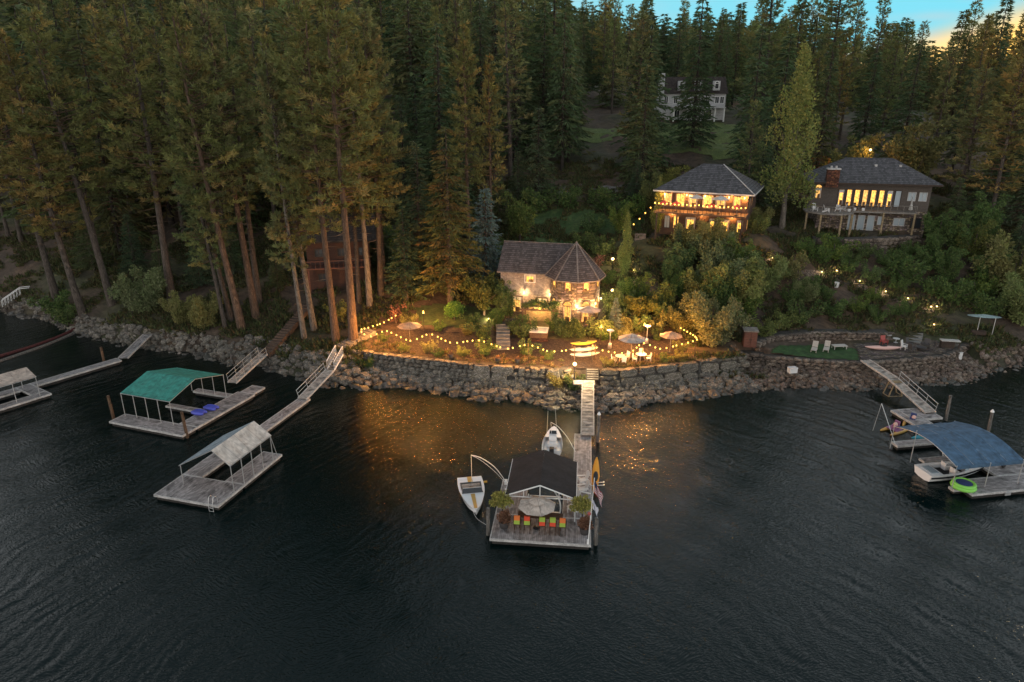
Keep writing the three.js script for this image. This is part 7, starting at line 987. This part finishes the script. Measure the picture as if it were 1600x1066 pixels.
patioChair('red chair on the patio behind the pink canoe', 45.6, -79.0, 0.2, M.redPlastic, 'patio chairs'); patioChair('white folding chair on the patio right of the pink canoe', 47.2, -77.4, 0.8, M.whitePlastic, 'patio chairs');
[[48.3, -78.3, 0.6, 'dark chair behind the fire bowl'], [50.2, -78.0, -0.7, 'dark chair at the right of the fire bowl'], [47.7, -76.6, 1.8, 'dark chair at the left of the fire bowl'], [50.3, -76.9, -1.8, 'dark chair between fire bowl and patio edge']].forEach((a) => patioChair(a[3], a[0], a[1], a[2], M.pot, 'fire bowl chairs'));
{ const t = T('fire_bowl', 'round dark fire bowl on the patio among dark chairs', 'fire bowl', [49.1, GY(49.1, -77.1) + 0.02, -77.1]); new B().lathe([[0.001, 0.05], [0.35, 0], [0.62, 0.42], [0.56, 0.42], [0.3, 0.12], [0.001, 0.12]], 0, 0, 0, 16).mesh('bowl', M.pot, t); }
for (const [x, z, i] of [[47.4, -79.6, 0], [46.8, -80.4, 1]]) { const t = T('side_table', ['small white round table behind the white folding chair', 'small white round table near the curved stone wall'][i], 'table', [x, GY(x, z) + 0.02, z], 0, 'small patio tables'); new B().lathe([[0.001, 0.55], [0.4, 0.54], [0.4, 0.5], [0.001, 0.5]], 0, 0, 0, 14).mesh('table_top', M.whitePlastic, t); new B().bar([0, 0, 0], [0, 0.5, 0], 0.04).lathe([[0.001, 0.03], [0.24, 0.02], [0.24, 0], [0.001, 0]], 0, 0, 0, 12).mesh('pedestal', M.whitePlastic, t); }
{ const t = T('bar_counter', 'grey-topped outdoor counter at the right end of the patio', 'counter', [53.0, GY(53, -78.0), -78.0], rad(-12)); new B().box(0, 0.95, 0, 2.1, 0.08, 0.8).mesh('table_top', M.edge, t); new B().box(-0.2, 0.46, -0.1, 1.5, 0.92, 0.5).mesh('cabinet', M.woodDark, t); for (const x of [-0.95, 0.95]) new B().box(x, 0.46, 0.3, 0.08, 0.92, 0.08).mesh('leg', M.woodDark, t); }
{ const t = T('cooler', 'upright white cooler beside the outdoor counter', 'cooler', [54.2, GY(54.2, -77.6), -77.6], 0.3); new B().box(0, 0.42, 0, 0.5, 0.84, 0.5).mesh('body', M.whitePlastic, t); new B().box(0, 0.88, 0, 0.54, 0.08, 0.54).mesh('lid', M.whitePlastic, t); }
{ const x = 58.6, z = -81.0, y = GY(x, z), t = T('shade_canopy', 'pale blue oval shade canopy on thin legs at the right shore', 'canopy', [x, y, z], rad(-14)); const f = []; for (let i = 0; i < 20; i++) { const a = i / 20 * 6.283, b = (i + 1) / 20 * 6.283; f.push([[0, 2.75, 0], [Math.cos(b) * 1.9, 2.5, Math.sin(b) * 0.75], [Math.cos(a) * 1.9, 2.5, Math.sin(a) * 0.75]], [[0, 2.44, 0], [Math.cos(a) * 1.9, 2.5, Math.sin(a) * 0.75], [Math.cos(b) * 1.9, 2.5, Math.sin(b) * 0.75]]); } new B().poly(f).mesh('canopy_cloth', mat(0.33, 0.45, 0.46, 0.8, { map: texFabric }), t); for (const sx of [-0.4, 1.3]) new B().bar([sx, -0.4, 0], [sx, 2.5, 0], 0.04).mesh('post', M.alu, t); new B().box(-0.3, 0.4, 0.1, 1.6, 0.5, 0.5).mesh('bench', M.woodDark, t); }
// path lamps on the right-hand slope
[[42.3, -91.1, 'first path lamp, uphill end of the row on the right slope'], [44.5, -91.5, 'path lamp right beside the uphill one'], [47.0, -89.8, 'second path lamp down the right slope'], [49.8, -88.1, 'third path lamp down the right slope'], [52.3, -87.0, 'fourth path lamp down the right slope'], [54.7, -85.6, 'path lamp above the stone steps, left of a pair'], [55.5, -85.7, 'path lamp above the stone steps, right of a pair'], [53.3, -82.1, 'lowest path lamp beside the stone steps'], [36.0, -92.8, 'path lamp at the foot of the timber stairs']].forEach(([x, z, label]) => { const t = T('path_lamp', label, 'lamp', [x, GY(x, z), z], 0, 'path lamps'); new B().bar([0, -0.1, 0], [0, 0.5, 0], 0.03).mesh('post', M.dark, t); new B().ball(0, 0.56, 0, 0.09).mesh('lamp_globe', M.pathLamp, t); new B().lathe([[0.001, 0.74], [0.16, 0.66], [0.001, 0.68]], 0, 0, 0, 10).mesh('hood', M.dark, t); lamp(t, 0, 0.56, 0, SOFT, 3, 3); });
{ const x = 32.4, z = -92.6, t = T('fire_pit', 'orange-lit fire pit patch below the brown house', 'fire pit', [x, GY(x, z), z]); new B().lathe([[0.001, 0.1], [0.6, 0.1], [0.6, 0.4], [0.85, 0.4], [0.9, -0.4], [0.001, -0.4]], 0, 0, 0, 14).mesh('stone_ring', M.concrete, t); new B().lathe([[0.001, 0.1], [0.25, 0.15], [0.2, 0.45], [0.06, 0.75], [0.001, 0.8]], 0, 0, 0, 10).mesh('flame', M.torch, t); lamp(t, 0, 0.85, 0, ORANGE, 20, 8); }
{ const t = T('white_bucket', 'white bucket on the slope below the path lamps', 'bucket', [43.6, GY(43.6, -89.1), -89.1]); new B().lathe([[0.001, 0], [0.25, 0], [0.33, 0.7], [0.28, 0.7], [0.001, 0.6]], 0, 0, 0, 12).mesh('body', M.whitePlastic, t); }

renderer.render(scene, camera);
